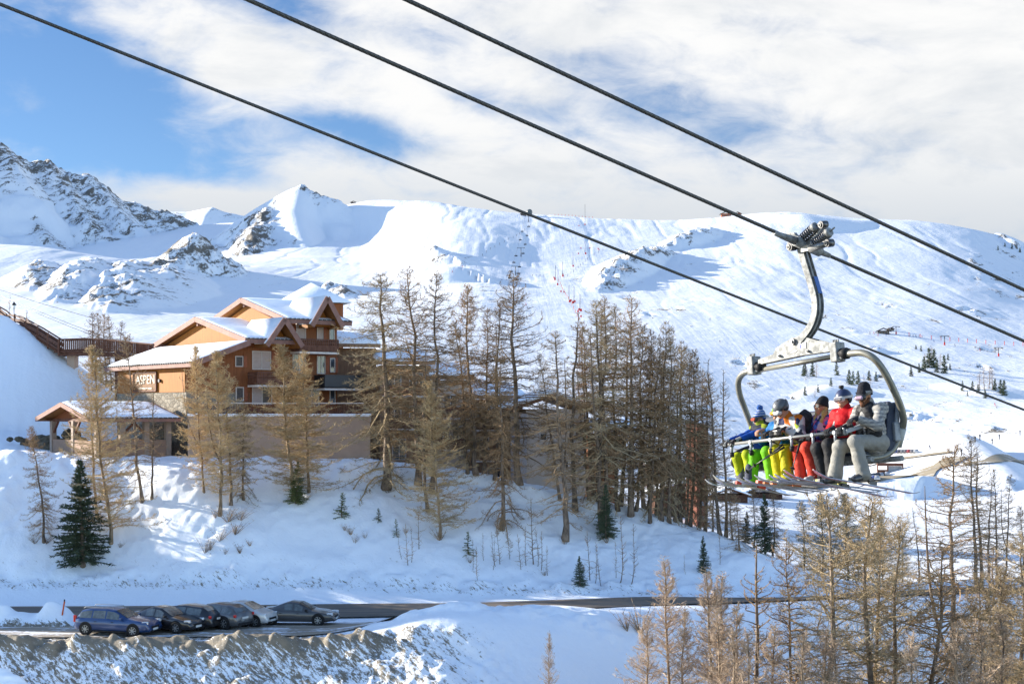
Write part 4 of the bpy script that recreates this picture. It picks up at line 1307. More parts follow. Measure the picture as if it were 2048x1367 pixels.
def car(name, label, px, Y, ang, L, W, H, col, kind, rear=False, rails=False, rim=RIM):
    X = (px - 1024) / F * Y
    z0 = float(zn(np.array(X), np.array(Y), False)) + .08
    rz = -R_(ang) + (math.pi - 0 if rear else 0)
    r = empty(name, (X, Y, z0), rz, label, 'car', 'cars parked beside the road')
    h, w = L / 2, W / 2
    bel = H * .60; hood = H * (.60 if kind != 'sedan' else .58)
    # roof line: x, top height, half width there (share of w)
    if kind == 'estate': top = [(h, .48, .70), (h - .12, hood - .06, .80), (h - .85, hood + .04, .84), (h - 1.25, hood + .09, .84), (h - 2.05, H - .06, .70), (h - 2.6, H, .69), (-h + .9, H - .02, .68), (-h + .42, H - .12, .67), (-h + .12, bel + .04, .80), (-h, .52, .80)]
    elif kind == 'suv': top = [(h, .55, .72), (h - .12, hood, .80), (h - .85, hood + .07, .84), (h - 1.15, hood + .11, .84), (h - 1.85, H - .05, .70), (h - 2.4, H, .69), (-h + .8, H - .05, .67), (-h + .45, H - .2, .66), (-h + .10, bel + .10, .80), (-h, .6, .80)]
    elif kind == 'sedan': top = [(h, .48, .66), (h - .15, hood - .1, .78), (h - .9, hood + .04, .84), (h - 1.25, hood + .09, .84), (h - 2.1, H - .05, .66), (h - 2.6, H, .65), (-h + 1.6, H - .06, .64), (-h + .75, bel + .16, .72), (-h + .2, bel + .10, .80), (-h, .55, .76)]
    else: top = [(h, .48, .66), (h - .12, hood - .04, .76), (h - .55, hood + .06, .84), (h - .8, hood + .12, .84), (h - 1.65, H - .05, .68), (h - 2.1, H, .67), (-h + .8, H - .07, .65), (-h + .35, H - .3, .66), (-h + .10, bel + .08, .78), (-h, .5, .78)]
    top = top[::-1]
    tx = [p[0] for p in top]; tz = [p[1] for p in top]; tw = [p[2] for p in top]
    def sec(x):
        zt = float(np.interp(x, tx, tz)); wt = float(np.interp(x, tx, tw)) * w
        nose = 1 - .17 * max(0, (abs(x) - (h - .5)) / .5) ** 2
        ww = w * nose
        zs = min(bel + .02 * (1 if x < 0 else -.5), zt - .015)
        zl = .20 + .06 * max(0, (abs(x) - (h - .6)) / .6)
        wt = min(wt, ww * .93)
        return zl, zs, zt, ww, wt
    def ring(x):
        zl, zs, zt, ww, wt = sec(x)
        return [(0, zl), (ww * .8, zl), (ww * .965, zl + .06), (ww * .99, zl + (zs - zl) * .35), (ww, zl + (zs - zl) * .62), (ww * .985, zs - .05), (ww * .95, zs), (wt, zt - min(.05, (zt - zs) * .4)), (wt * .86, zt - .008), (wt * .45, zt + .006), (0, zt + .012)]
    xs = sorted(set([round(v, 3) for v in list(np.linspace(-h, h, 30)) + tx]))
    m = MB(); m.smooth = True
    n = 11; vs = []
    for x in xs:
        q = ring(x)
        vs += [(x, y, z) for y, z in q] + [(x, -y, z) for y, z in q[::-1]]
    k = 2 * n
    fs = [(i * k + j, i * k + (j + 1) % k, i * k + k + (j + 1) % k, i * k + k + j) for i in range(len(xs) - 1) for j in range(k)]
    fs += [tuple(range(k))[::-1], tuple((len(xs) - 1) * k + j for j in range(k))]
    m.add(vs, fs)
    m.build('body', col, r)
    # glass
    cab = [p for p in top if p[1] > bel + .25]
    x_r, x_f = cab[0][0], cab[-1][0]
    iw = next(i for i in range(len(top)) if top[i][0] > x_f) if x_f < top[-1][0] else len(top) - 1
    cowl = top[iw][0]
    rear_base = max([p[0] for p in top if p[0] < x_r] or [x_r])
    def sidep(x, v, sg, off=.008):
        zl, zs, zt, ww, wt = sec(x)
        a = (ww * .95, zs); b = (wt, zt - min(.05, (zt - zs) * .4))
        return (x, sg * (a[0] + (b[0] - a[0]) * v + off), a[1] + (b[1] - a[1]) * v + off * .4)
    span = (x_r - .10, x_f + .34)
    cuts = np.linspace(span[0], span[1], 4) if kind in ('estate', 'suv') else np.linspace(span[0], span[1], 3)
    for sg in (-1, 1):
        for a, b in zip(cuts[:-1], cuts[1:]):
            m = MB(); m.smooth = True
            a2, b2 = a + .04, b - .04
            g = [[sidep(a2 + (b2 - a2) * i / 8, .10 + .80 * j / 3, sg) for j in range(4)] for i in range(9)]
            m.add([p for c in g for p in c], [(i * 4 + j, i * 4 + 4 + j, i * 4 + 5 + j, i * 4 + 1 + j) for i in range(8) for j in range(3)])
            m.build('side_window', CAR_GLASS, r)
    for nm, a, b in (('windscreen', x_f + .04, cowl - .06), ('rear_window', rear_base + .05, x_r - .03)):
        if abs(b - a) < .08: continue
        m = MB(); m.smooth = True
        g = []
        for i in range(7):
            x = a + (b - a) * i / 6; zl, zs, zt, ww, wt = sec(x)
            g.append([(x, wt * .86 * t, zt + .012 + .012 * (1 - abs(t))) for t in (-1, -.5, 0, .5, 1)])
        m.add([p for c in g for p in c], [(i * 5 + j, i * 5 + 5 + j, i * 5 + 6 + j, i * 5 + 1 + j) for i in range(6) for j in range(4)])
        m.build(nm, CAR_GLASS, r)
    # wheels
    R = .325 if kind != 'suv' else .36
    xw = (h - .86, -h + .80) if L > 4 else (h - .70, -h + .62)
    for x in xw:
        for sg in (-1, 1):
            ww = sec(x)[3]
            m = MB(); m.disc((x, sg * (ww - .06), R + .02), (0, 1, 0), R * 1.16, .14, 24); m.build('wheel_arch', TRIM, r)
            m = MB(); m.tube([(x, sg * (ww - .16), R), (x, sg * (ww - .14), R), (x, sg * (ww + .01), R), (x, sg * (ww + .022), R)], [R * .92, R, R, R * .9], 26)
            wh = m.build('wheel', TYRE, r)
            m = MB(); yy = sg * (ww + .026)
            m.disc((x, sg * (ww + .018), R), (0, 1, 0), R * .64, .012, 22); m.cur = 1
            m.disc((x, sg * (ww + .024), R), (0, 1, 0), R * .60, .012, 22); m.cur = 0
            for q in range(7):
                a = 2 * math.pi * q / 7; m.bar((x, yy + sg * .008, R), (x + math.cos(a) * R * .6, yy + sg * .008, R + math.sin(a) * R * .6), .045, .02, (0, 1, 0))
            m.disc((x, yy + sg * .01, R), (0, 1, 0), .06, .02, 10)
            m.build('rim', [rim, TRIM], wh)
    # lights, plates, trims
    for sg in (-1, 1):
        zl, zs, zt, ww, wt = sec(h - .22)
        m = MB(); m.bbox((h - .24, sg * ww * .80, hood - .11), (.36, ww * .30, .15), .04, Matrix.Rotation(-sg * R_(24), 3, 'Z')); m.build('head_light', HEADL, r)
        m = MB(); tall = .44 if kind in ('estate',) else .20
        m.bbox((-h + .10, sg * ww * .90, bel - (.0 if tall > .3 else .02)), (.17, .11, tall * .85), .04); m.build('tail_light', TAIL, r)
        m = MB(); m.bbox((x_f + .5 if False else cowl - .28, sg * (w + .06), bel + .10), (.14, .2, .13), .04); m.build('wing_mirror', col if rails else TRIM, r)
        m = MB()
        for xx in (.15, -.85):
            m.bar((xx - .07, sg * (w * .985 + .012), bel - .10), (xx + .07, sg * (w * .985 + .012), bel - .10), .02, .03)
        m.build('door_handle', TRIM if kind != 'compact' else col, r)
        m = MB(); m.bar((h - 1.3, sg * (w * .985), .25), (-h + 1.2, sg * (w * .985), .25), .03, .07); m.build('sill', TRIM if kind in ('suv', 'estate') else col, r)
        if rails:
            m = MB(); m.tube([(x_f - .1, sg * w * .62, H), (x_f - .2, sg * w * .62, H + .06), (x_r + .2, sg * w * .62, H + .06), (x_r + .1, sg * w * .62, H - .02)], .018, 6); m.build('roof_rail', RIM, r)
    m = MB(); m.bbox((h - .025, 0, .47), (.06, w * .95, .14), .02); m.build('grille', TRIM, r)
    m = MB(); m.bbox((h - .03, 0, .28), (.07, w * 1.3, .10), .02); m.build('bumper_intake', TRIM, r)
    m = MB(); m.box((h + .012, 0, .37), (.012, .5, .11)); m.build('number_plate', PLATE, r)
    m = MB(); m.box((-h - .008, 0, .66), (.012, .5, .11)); m.build('number_plate', PLATE, r)
    m = MB(); m.bbox((-h + .01, 0, .34), (.06, w * 1.35, .12), .02); m.build('rear_bumper', TRIM if kind != 'sedan' else col, r)
    return r


car('parked_car', 'dark blue estate car with roof rails, first of the parked row', 236, 77.0, 15, 4.5, 1.76, 1.40, paint('blue_paint', (.008, .036, .125)), 'estate', rails=True)
car('parked_car', 'black car beside the blue estate, bonnet pointing right', 330, 78.3, 24, 4.5, 1.76, 1.33, paint('black_paint', (.010, .010, .013)), 'sedan')
car('parked_car', 'black hatchback parked nose away, red lights on its right end', 378, 79.4, 24, 4.1, 1.72, 1.33, paint('black_paint_b', (.014, .014, .017)), 'hatch', rear=True)
car('parked_car', 'grey crossover parked nose away beside the white car', 434, 79.9, 30, 4.1, 1.74, 1.38, paint('grey_paint', (.075, .078, .082)), 'suv', rear=True)
car('parked_car', 'small white hatchback with its front towards the right', 494, 80.8, 22, 3.4, 1.58, 1.36, paint('white_paint', (.50, .50, .49)), 'compact')
car('parked_car', 'dark grey sedan standing apart at the right end of the row', 598, 81.4, 7, 4.4, 1.74, 1.30, paint('graphite_paint', (.055, .055, .057)), 'sedan')

# orange snow poles by the road
for px, py, Y, top, lab, g in ((124, 1252, 80.6, 1202, 'leaning orange snow pole in the bank left of the blue car', 0), (629, 1196, 92.4, 1174, 'short orange snow pole on the far side of the road behind the grey sedan', 0)):
    X = (px - 1024) / F * Y; z = zg(X, Y)
    o = empty('snow_pole', (X, Y, z - .1), 0, lab, 'snow pole', 'orange snow poles by the road')
    hgt = (HZ - top) / F * Y - z + .1
    m = MB(); m.tube([(0, 0, 0), (.14 if px < 200 else 0, 0, hgt)], .045, 8); m.build('pole', mat('orange_pole', (.55, .10, .02), .5, var=.1), o)
    m = MB(); m.tube([(.13 if px < 200 else 0, 0, hgt), (.14 if px < 200 else 0, 0, hgt + .12)], .04, 8); m.build('cap', TRIM, o)

# heap of clean snow in the lower left corner
hx, hy = (30 - 1024) / F * 66, 66
V_, Q_ = vol([('e', (hx - 1.2, hy, zg(hx, hy) + 2.4), (2.4, 1.6, 2.6)), ('e', (hx + .3, hy - .3, zg(hx, hy) + 2.5), (1.0, 1.1, 1.6)), ('e', (hx + 1.0, hy - .2, zg(hx, hy) + 1.6), (.8, .9, 1.3)), ('e', (hx - 2.9, hy, zg(hx, hy) + 2.2), (1.8, 1.4, 2.3))], .12, k=.6, wr=.22, wf=1.6, seed=2)
o = link_mesh('snow_heap', np_mesh('snow_heap', V_, Q_), SNOW_ROOF)
tag(o, 'lumpy heap of clean snow in the lower left corner', 'snow heap')
# ------------------------------------------------------------------ trees
def spikes(B, D, L, r, rng):
    """thin three-sided twigs: bases B (n,3), directions D, lengths L, radii r"""
    n = len(B)
    D = D / (np.linalg.norm(D, axis=1, keepdims=True) + 1e-9)
    ref = np.where(np.abs(D[:, 2:3]) > .9, np.array([[1., 0, 0]]), np.array([[0., 0, 1]]))
    a = np.cross(D, ref); a /= np.linalg.norm(a, axis=1, keepdims=True) + 1e-9
    b = np.cross(D, a)
    r = np.broadcast_to(np.asarray(r, float).reshape(-1, 1), (n, 1))
    L = np.asarray(L).reshape(-1, 1)
    V = np.empty((n, 4, 3))
    for i in range(3):
        t = 2 * math.pi * i / 3
        V[:, i] = B + (a * math.cos(t) + b * math.sin(t)) * r
    V[:, 3] = B + D * L
    i0 = np.arange(n)[:, None] * 4
    Fc = np.concatenate([i0 + np.array([[0, 1, 3]]), i0 + np.array([[1, 2, 3]]), i0 + np.array([[2, 0, 3]])])
    return V.reshape(-1, 3), Fc


def ptube(pts, rad, n=3):
    """(k,3) polyline -> tube arrays (triangles)"""
    pts = np.asarray(pts); k = len(pts)
    T = np.gradient(pts, axis=0); T /= np.linalg.norm(T, axis=1, keepdims=True) + 1e-9
    ref = np.array([0, 0, 1.]) if abs(T[0, 2]) < .8 else np.array([1., 0, 0])
    A = np.cross(T, ref); A /= np.linalg.norm(A, axis=1, keepdims=True) + 1e-9
    Bv = np.cross(T, A)
    th = 2 * math.pi * np.arange(n) / n
    V = pts[:, None] + (A[:, None] * np.cos(th)[None, :, None] + Bv[:, None] * np.sin(th)[None, :, None]) * np.asarray(rad)[:, None, None]
    i = np.arange(k - 1)[:, None] * n; j = np.arange(n)[None]; j2 = (j + 1) % n
    q = np.stack([i + j, i + j2, i + n + j2, i + n + j], -1).reshape(-1, 4)
    return V.reshape(-1, 3), np.concatenate([q[:, [0, 1, 2]], q[:, [0, 2, 3]]])


class Acc:
    def __init__(s): s.V, s.F, s.n = [], [], 0
    def add(s, V, Fc):
        if len(V) == 0: return
        s.V.append(V); s.F.append(Fc + s.n); s.n += len(V)
    def mesh(s, name, smooth=False): return np_mesh(name, np.concatenate(s.V), np.concatenate(s.F), smooth)


def bark(name, a, b):
    m_ = bpy.data.materials.new(name); m_.use_nodes = True
    t = m_.node_tree; k = NT(t); bs = t.nodes['Principled BSDF']
    vec = k.n('ShaderNodeTexCoord').outputs['Object']
    n1 = k.noise(k.mapping(vec, scale=(9, 9, 1.6)), 1.0, 5, .65)
    oi_ = k.n('ShaderNodeObjectInfo').outputs['Random']
    c = k.mix(k.ramp(n1, .35, .65), a, b)
    hs = k.n('ShaderNodeHueSaturation')
    k.put(hs.inputs['Color'], c); k.put(hs.inputs['Value'], k.m('ADD', .75, k.m('MULTIPLY', oi_, .5)))
    k.put(bs.inputs['Base Color'], hs.outputs[0])
    bs.inputs['Roughness'].default_value = .85
    bs.inputs['Specular IOR Level'].default_value = .15
    return m_


BARK = bark('larch_bark', (.085, .064, .050), (.22, .17, .13))
BARK_L = bark('young_larch_bark', (.14, .10, .065), (.27, .20, .135))
TW_OLD = bark('bare_twigs', (.215, .14, .078), (.36, .248, .145))
TW_GOLD = bark('straw_twigs', (.36, .255, .135), (.55, .41, .235))
TW_PINK = bark('pale_twigs', (.30, .22, .155), (.45, .35, .26))
TW_OLIVE = bark('olive_twigs', (.22, .168, .10), (.37, .285, .175))
NEEDLE = bark('spruce_needles', (.04, .058, .038), (.10, .12, .068))
NEEDLE_L = bark('young_spruce_needles', (.05, .075, .03), (.12, .13, .055))


def trunk_curve(H, rng, bend=.12, sweep=0.0):
    k = 14
    t = np.linspace(0, 1, k)
    x = np.cumsum(rng.normal(0, bend * H / 15 * .22, k)); y = np.cumsum(rng.normal(0, bend * H / 15 * .22, k))
    x -= x[0]; y -= y[0]
    x = x + sweep * np.exp(-t * 6) - sweep
    return np.stack([x, y, t * H], -1)


def make_larch(name, seed, H=15., r0=.20, nb=120, L0=2.6, zlow=.12, tw=13, tl=4, up=-5, droop=38, tipup=55, twig_r=.011, tlen=.55, shape=.75, low_len=.5, hang=.5, forked=0, sweep=0.0, bk=1.0):
    rng = np.random.default_rng(seed)
    tc = trunk_curve(H, rng, .26, sweep)
    tr, cr = Acc(), Acc()
    t = np.linspace(0, 1, len(tc))
    r0 = r0 * .62
    rad = r0 * (1 - t) ** .85 + .012 + r0 * .55 * np.exp(-t * 28)
    tr.add(*ptube(tc, rad, 8))
    spine = lambda z: np.array([np.interp(z, tc[:, 2], tc[:, 0]), np.interp(z, tc[:, 2], tc[:, 1]), z])
    for q in range(forked):
        z0 = H * (.32 + .15 * q); a = rng.uniform(0, 6.28)
        p0 = spine(z0); e = np.linspace(0, 1, 9)
        Lf = H * (.55 - .1 * q)
        off = np.stack([np.cos(a) * .9 * (1 - np.exp(-e * 4)), np.sin(a) * .9 * (1 - np.exp(-e * 4)), e * Lf], -1)
        tr.add(*ptube(p0 + off, r0 * .5 * (1 - e) ** .8 + .012, 6))
    BB, DD, LL, RR = [], [], [], []
    zs = np.sort(H * (zlow + (1 - zlow) * rng.random(nb) ** .92))
    az = 0.0
    for z in zs:
        f = (z / H - zlow) / (1 - zlow)
        az += 2.4 + rng.normal(0, .5)
        env = (1 - f) ** shape
        if f < .3: env *= low_len + (1 - low_len) * f / .3
        L = (L0 * env + .18) * rng.choice([.45, .75, .9, 1.0, 1.1, 1.25]) * rng.uniform(.85, 1.12)
        k = 7
        e = np.linspace(0, 1, k)
        # pitch along the branch: starts out, sags, the tip turns up
        pit = R_(up + rng.normal(0, 13)) - R_(droop) * (1 - f * .85) * np.sin(e * 2.6) + R_(tipup) * e ** 2.2 * (.7 + .5 * rng.random())
        pit = pit + R_(38) * f ** 2.5 + np.cumsum(rng.normal(0, .10, k))
        wob = .25 * np.sin(e * 3 + az) + np.cumsum(rng.normal(0, .16, k))
        dirs = np.stack([np.cos(az + wob) * np.cos(pit), np.sin(az + wob) * np.cos(pit), np.sin(pit)], -1)
        pts = spine(z) + np.concatenate([[[0, 0, 0]], np.cumsum(dirs[:-1] * L / (k - 1), 0)])
        rb = ((.010 + .012 * L) * (1 - e) ** .8 + .005) * bk
        cr.add(*ptube(pts, rb, 3))
        # side twigs
        n = max(3, int(tw * (L / L0 + .25)))
        s_ = .12 + .88 * rng.random(n)
        base = np.stack([np.interp(s_, e, pts[:, c]) for c in range(3)], -1)
        dd = np.stack([np.interp(s_, e, dirs[:, c]) for c in range(3)], -1)
        side = np.cross(dd, [0, 0, 1.]); side /= np.linalg.norm(side, axis=1, keepdims=True) + 1e-9
        sg = rng.choice([-1., 1.], n)[:, None]
        td = dd * .55 + side * sg * rng.uniform(.4, 1., (n, 1)) + np.array([0, 0, 1.]) * (rng.uniform(-1.1, .9, (n, 1)) * hang + .14)
        tln = tlen * rng.uniform(.35, 1.1, n) * (.5 + .5 * min(1, L / 1.2)) * (1.1 - .55 * s_)
        BB.append(base); DD.append(td); LL.append(tln); RR.append(np.full(n, twig_r))
        # twiglets
        td_n = td / np.linalg.norm(td, axis=1, keepdims=True)
        rep = np.repeat(np.arange(n), tl)
        u = rng.uniform(.15, .95, len(rep))
        b2 = base[rep] + td_n[rep] * (tln[rep] * u)[:, None]
        d2 = td_n[rep] * .6 + rng.normal(0, .65, (len(rep), 3)) + np.array([0, 0, .12])
        BB.append(b2); DD.append(d2); LL.append(tln[rep] * rng.uniform(.2, .5, len(rep))); RR.append(np.full(len(rep), twig_r * .72))
    cr.add(*spikes(np.concatenate(BB), np.concatenate(DD), np.concatenate(LL), np.concatenate(RR), rng))
    return dict(H=H, trunk=tr.mesh(name + '_trunk', True), crown=cr.mesh(name + '_crown'))


def make_spruce(name, seed, H=8., r0=.14, L0=1.5, rows=26, per=9, nd=26, size=.17, shape=.9, gap=.06):
    rng = np.random.default_rng(seed)
    tc = trunk_curve(H, rng, .05)
    tr, cr = Acc(), Acc()
    t = np.linspace(0, 1, len(tc))
    tr.add(*ptube(tc, r0 * (1 - t) + .012, 7))
    BB, DD, LL, RR = [], [], [], []
    for i in range(rows):
        f = i / (rows - 1)
        z = H * (gap + (1 - gap) * (f ** .92)) * .985
        for j in range(max(4, int(per * (1 - f * .5)))):
            a = rng.uniform(0, 6.28)
            L = (L0 * (1 - f) ** shape + .1) * rng.uniform(.55, 1.2)
            z2 = z + rng.normal(0, H * .014)
            e = np.linspace(0, 1, 5)
            pit = R_(8 + 40 * f * f) - R_(34 * (1 - f)) * np.sin(e * 2.2) + R_(26) * e * e
            dirs = np.stack([np.cos(a) * np.cos(pit), np.sin(a) * np.cos(pit), np.sin(pit)], -1)
            pts = np.array([np.interp(z2, tc[:, 2], tc[:, 0]), np.interp(z2, tc[:, 2], tc[:, 1]), z2]) + np.concatenate([[[0, 0, 0]], np.cumsum(dirs[:-1] * L / 4, 0)])
            cr.add(*ptube(pts, .014 * (1 - e) + .004, 3))
            n = max(6, int(nd * L / L0 + 3))
            s_ = rng.uniform(.1, 1, n)
            b = np.stack([np.interp(s_, e, pts[:, c]) for c in range(3)], -1)
            d = np.stack([np.interp(s_, e, dirs[:, c]) for c in range(3)], -1) * .7 + rng.normal(0, .6, (n, 3)) + np.array([0, 0, -.15])
            BB.append(b); DD.append(d); LL.append(size * rng.uniform(.6, 1.5, n)); RR.append(np.full(n, size * .2))
    cr.add(*spikes(np.concatenate(BB), np.concatenate(DD), np.concatenate(LL), np.concatenate(RR), rng))
    return dict(H=H, trunk=tr.mesh(name + '_trunk', True), crown=cr.mesh(name + '_crown'))


def make_bush(name, seed, H=2.2, n=26, tw=9):
    rng = np.random.default_rng(seed)
    cr, st = Acc(), Acc()
    BB, DD, LL = [], [], []
    for i in range(n):
        a = rng.uniform(0, 6.28); lean = rng.uniform(.1, .8); L = H * rng.uniform(.55, 1.05)
        e = np.linspace(0, 1, 6)
        pts = np.stack([np.cos(a) * lean * L * e, np.sin(a) * lean * L * e, L * e * (1 - .25 * lean * e)], -1)
        (st if i < 7 else cr).add(*ptube(pts, .012 * (1 - e) + .004, 4))
        s_ = rng.uniform(.25, 1, tw)
        b = np.stack([np.interp(s_, e, pts[:, c]) for c in range(3)], -1)
        BB.append(b); DD.append(rng.normal(0, .7, (tw, 3)) + np.array([0, 0, .6])); LL.append(rng.uniform(.15, .6, tw) * H / 2.2)
    cr.add(*spikes(np.concatenate(BB), np.concatenate(DD), np.concatenate(LL), .011, rng))
    return dict(H=H, trunk=st.mesh(name + '_stem', True), crown=cr.mesh(name + '_crown'))


PROTO = {
    'old': [make_larch('larch_a', 1, 16, .22, 140, 3.3, .10, 22, 6, hang=.8, tlen=.6, twig_r=.0105, droop=58, tipup=95, up=4, shape=.68), make_larch('larch_b', 2, 16, .21, 125, 3.1, .14, 22, 6, hang=.85, tlen=.55, twig_r=.0105, up=8, droop=55, tipup=90, shape=.65),
            make_larch('larch_c', 3, 16, .20, 145, 2.9, .18, 22, 6, hang=.7, tlen=.55, twig_r=.0105, droop=62, tipup=95, shape=.7), make_larch('larch_d', 4, 16, .22, 130, 3.0, .08, 22, 6, forked=1, hang=.8, tlen=.55, twig_r=.0105, droop=58, tipup=90, shape=.7)],
    'thick': [make_larch('thick_larch', 5, 16, .25, 150, 3.0, .05, 30, 9, hang=1.3, tlen=.6, twig_r=.0095, low_len=1.15, droop=66, tipup=80, shape=.6), make_larch('thick_larch_b', 6, 16, .23, 150, 2.7, .08, 30, 9, hang=1.2, tlen=.55, twig_r=.0095, low_len=1.0, droop=60, tipup=85, shape=.6)],
    'gold': [make_larch('straw_larch', 7, 12, .085, 230, 2.0, .07, 26, 8, up=22, droop=34, tipup=75, tlen=.42, twig_r=.009, shape=.62, low_len=.75, hang=.8, bk=.7), make_larch('straw_larch_b', 8, 12, .09, 220, 1.9, .12, 26, 8, up=24, droop=36, tipup=75, tlen=.42, twig_r=.009, shape=.6, hang=.8, bk=.7, forked=1),
             make_larch('straw_larch_c', 9, 12, .08, 210, 1.7, .09, 26, 8, up=18, droop=34, tipup=80, tlen=.4, twig_r=.009, shape=.65, hang=.8, bk=.7)],
    'mop': [make_larch('mop_larch', 25, 16, .22, 130, 2.5, .30, 26, 8, up=14, droop=36, tipup=75, tlen=.5, twig_r=.008, shape=.45, low_len=.5, hang=1.0, bk=.6), make_larch('mop_larch_b', 26, 16, .21, 120, 2.3, .34, 26, 8, up=12, droop=38, tipup=75, tlen=.5, twig_r=.008, shape=.45, low_len=.5, hang=1.0, bk=.6)],
    'slim': [make_larch('slim_larch', 10, 14, .14, 105, 1.4, .15, 8, 4, up=12, droop=46, tipup=80, tlen=.38, twig_r=.009), make_larch('slim_larch_b', 11, 14, .13, 110, 1.2, .10, 8, 4, up=14, droop=44, tipup=75, tlen=.36, twig_r=.009)],
    'pale': [make_larch('pale_larch', 12, 11, .085, 230, 1.6, .03, 20, 6, up=22, droop=34, tipup=60, tlen=.36, twig_r=.0065, low_len=.9, shape=.65, bk=.55), make_larch('pale_larch_b', 13, 11, .08, 210, 1.4, .05, 20, 6, up=26, droop=32, tipup=60, tlen=.34, twig_r=.0065, shape=.65, bk=.55)],
    'sapling': [make_larch('sapling', 14, 4, .05, 34, .8, .08, 5, 3, up=18, droop=24, tlen=.28, twig_r=.006), make_larch('sapling_b', 15, 4, .045, 26, .65, .12, 4, 3, up=26, droop=18, tlen=.25, twig_r=.006, sweep=.3)],
    'spruce': [make_spruce('spruce', 16, 8, .14, 1.55, 34, 14, 46, .19), make_spruce('spruce_b', 17, 8, .13, 1.8, 30, 13, 46, .2)],
    'cub': [make_spruce('young_spruce', 18, 2, .04, .55, 13, 7, 14, .11), make_spruce('young_spruce_b', 19, 2, .035, .45, 11, 7, 12, .11)],
    'far': [make_spruce('far_spruce', 20, 12, .2, 2.3, 15, 9, 11, .85, .8), make_spruce('far_spruce_b', 21, 12, .2, 1.8, 15, 8, 11, .8, .7)],
    'farlarch': [make_larch('far_larch', 22, 14, .2, 60, 2.6, .12, 7, 3, twig_r=.04, tlen=.9)],
    'bush': [make_bush('bush', 23, 2.2, 15, 7), make_bush('bush_b', 24, 1.4, 13, 5)],
}
KMAT = {'old': (BARK, TW_OLD), 'thick': (BARK, TW_OLIVE), 'gold': (BARK_L, TW_GOLD), 'slim': (BARK, TW_OLD), 'pale': (BARK_L, TW_PINK), 'mop': (BARK, TW_OLIVE), 'sapling': (BARK, TW_OLD),
        'spruce': (BARK, NEEDLE), 'cub': (BARK, NEEDLE_L), 'far': (BARK, NEEDLE), 'farlarch': (BARK, TW_OLD), 'bush': (BARK, TW_OLD)}
KCAT = {'spruce': ('spruce_tree', 'spruce tree'), 'cub': ('young_spruce', 'spruce tree'), 'far': ('spruce_tree', 'spruce tree'), 'bush': ('bush', 'bush'), 'sapling': ('larch_sapling', 'larch sapling')}
KWID = {'old': 1.65, 'thick': 1.7, 'gold': 2.2, 'slim': 1.5, 'pale': 1.7, 'mop': 1.45, 'spruce': 1.25, 'cub': 1.3}
_trng = random.Random(5)


def tree(kind, pb, pt, label, group, Y=None, ws=1.0, mats=None, sink=.12, var=None):
    """a tree whose foot and tip are seen at the given photo pixels"""
    if Y is None:
        g = ground_at(pb[0], pb[1])
    else:
        x = (pb[0] - 1024) / F * Y
        g = Vector((x, Y, zg(x, Y)))
    H = (HZ - pt[1]) / F * g.y - g.z
    dx = (pt[0] - 1024) / F * g.y - g.x
    pr = PROTO[kind][_trng.randrange(len(PROTO[kind])) if var is None else var]
    s_ = H / pr['H']
    nm, cat = KCAT.get(kind, ('larch_tree', 'larch tree'))
    root = empty(nm, (g.x, g.y, g.z - sink), 0, label, cat, group)
    lean = Vector((dx, _trng.uniform(-.02, .02) * H, H)).normalized()
    q = Vector((0, 0, 1)).rotation_difference(lean) @ Quaternion((0, 0, 1), _trng.uniform(0, 6.28))
    root.rotation_euler = q.to_euler()
    ws *= KWID.get(kind, 1.0)
    root.scale = (s_ * ws, s_ * ws, s_)
    mt, mc = mats or KMAT[kind]
    for part, m_ in (('trunk' if kind != 'bush' else 'stem', mt), ('crown', mc)):
        me = pr['trunk' if part in ('trunk', 'stem') else 'crown']
        o = bpy.data.objects.new(part, me)
        if not me.materials: me.materials.append(m_)
        o.material_slots[0].link = 'OBJECT' if False else 'DATA'
        if me.materials[0] is not m_:
            o.material_slots[0].link = 'OBJECT'; o.material_slots[0].material = m_
        o.parent = root
        COL.objects.link(o)
    return root


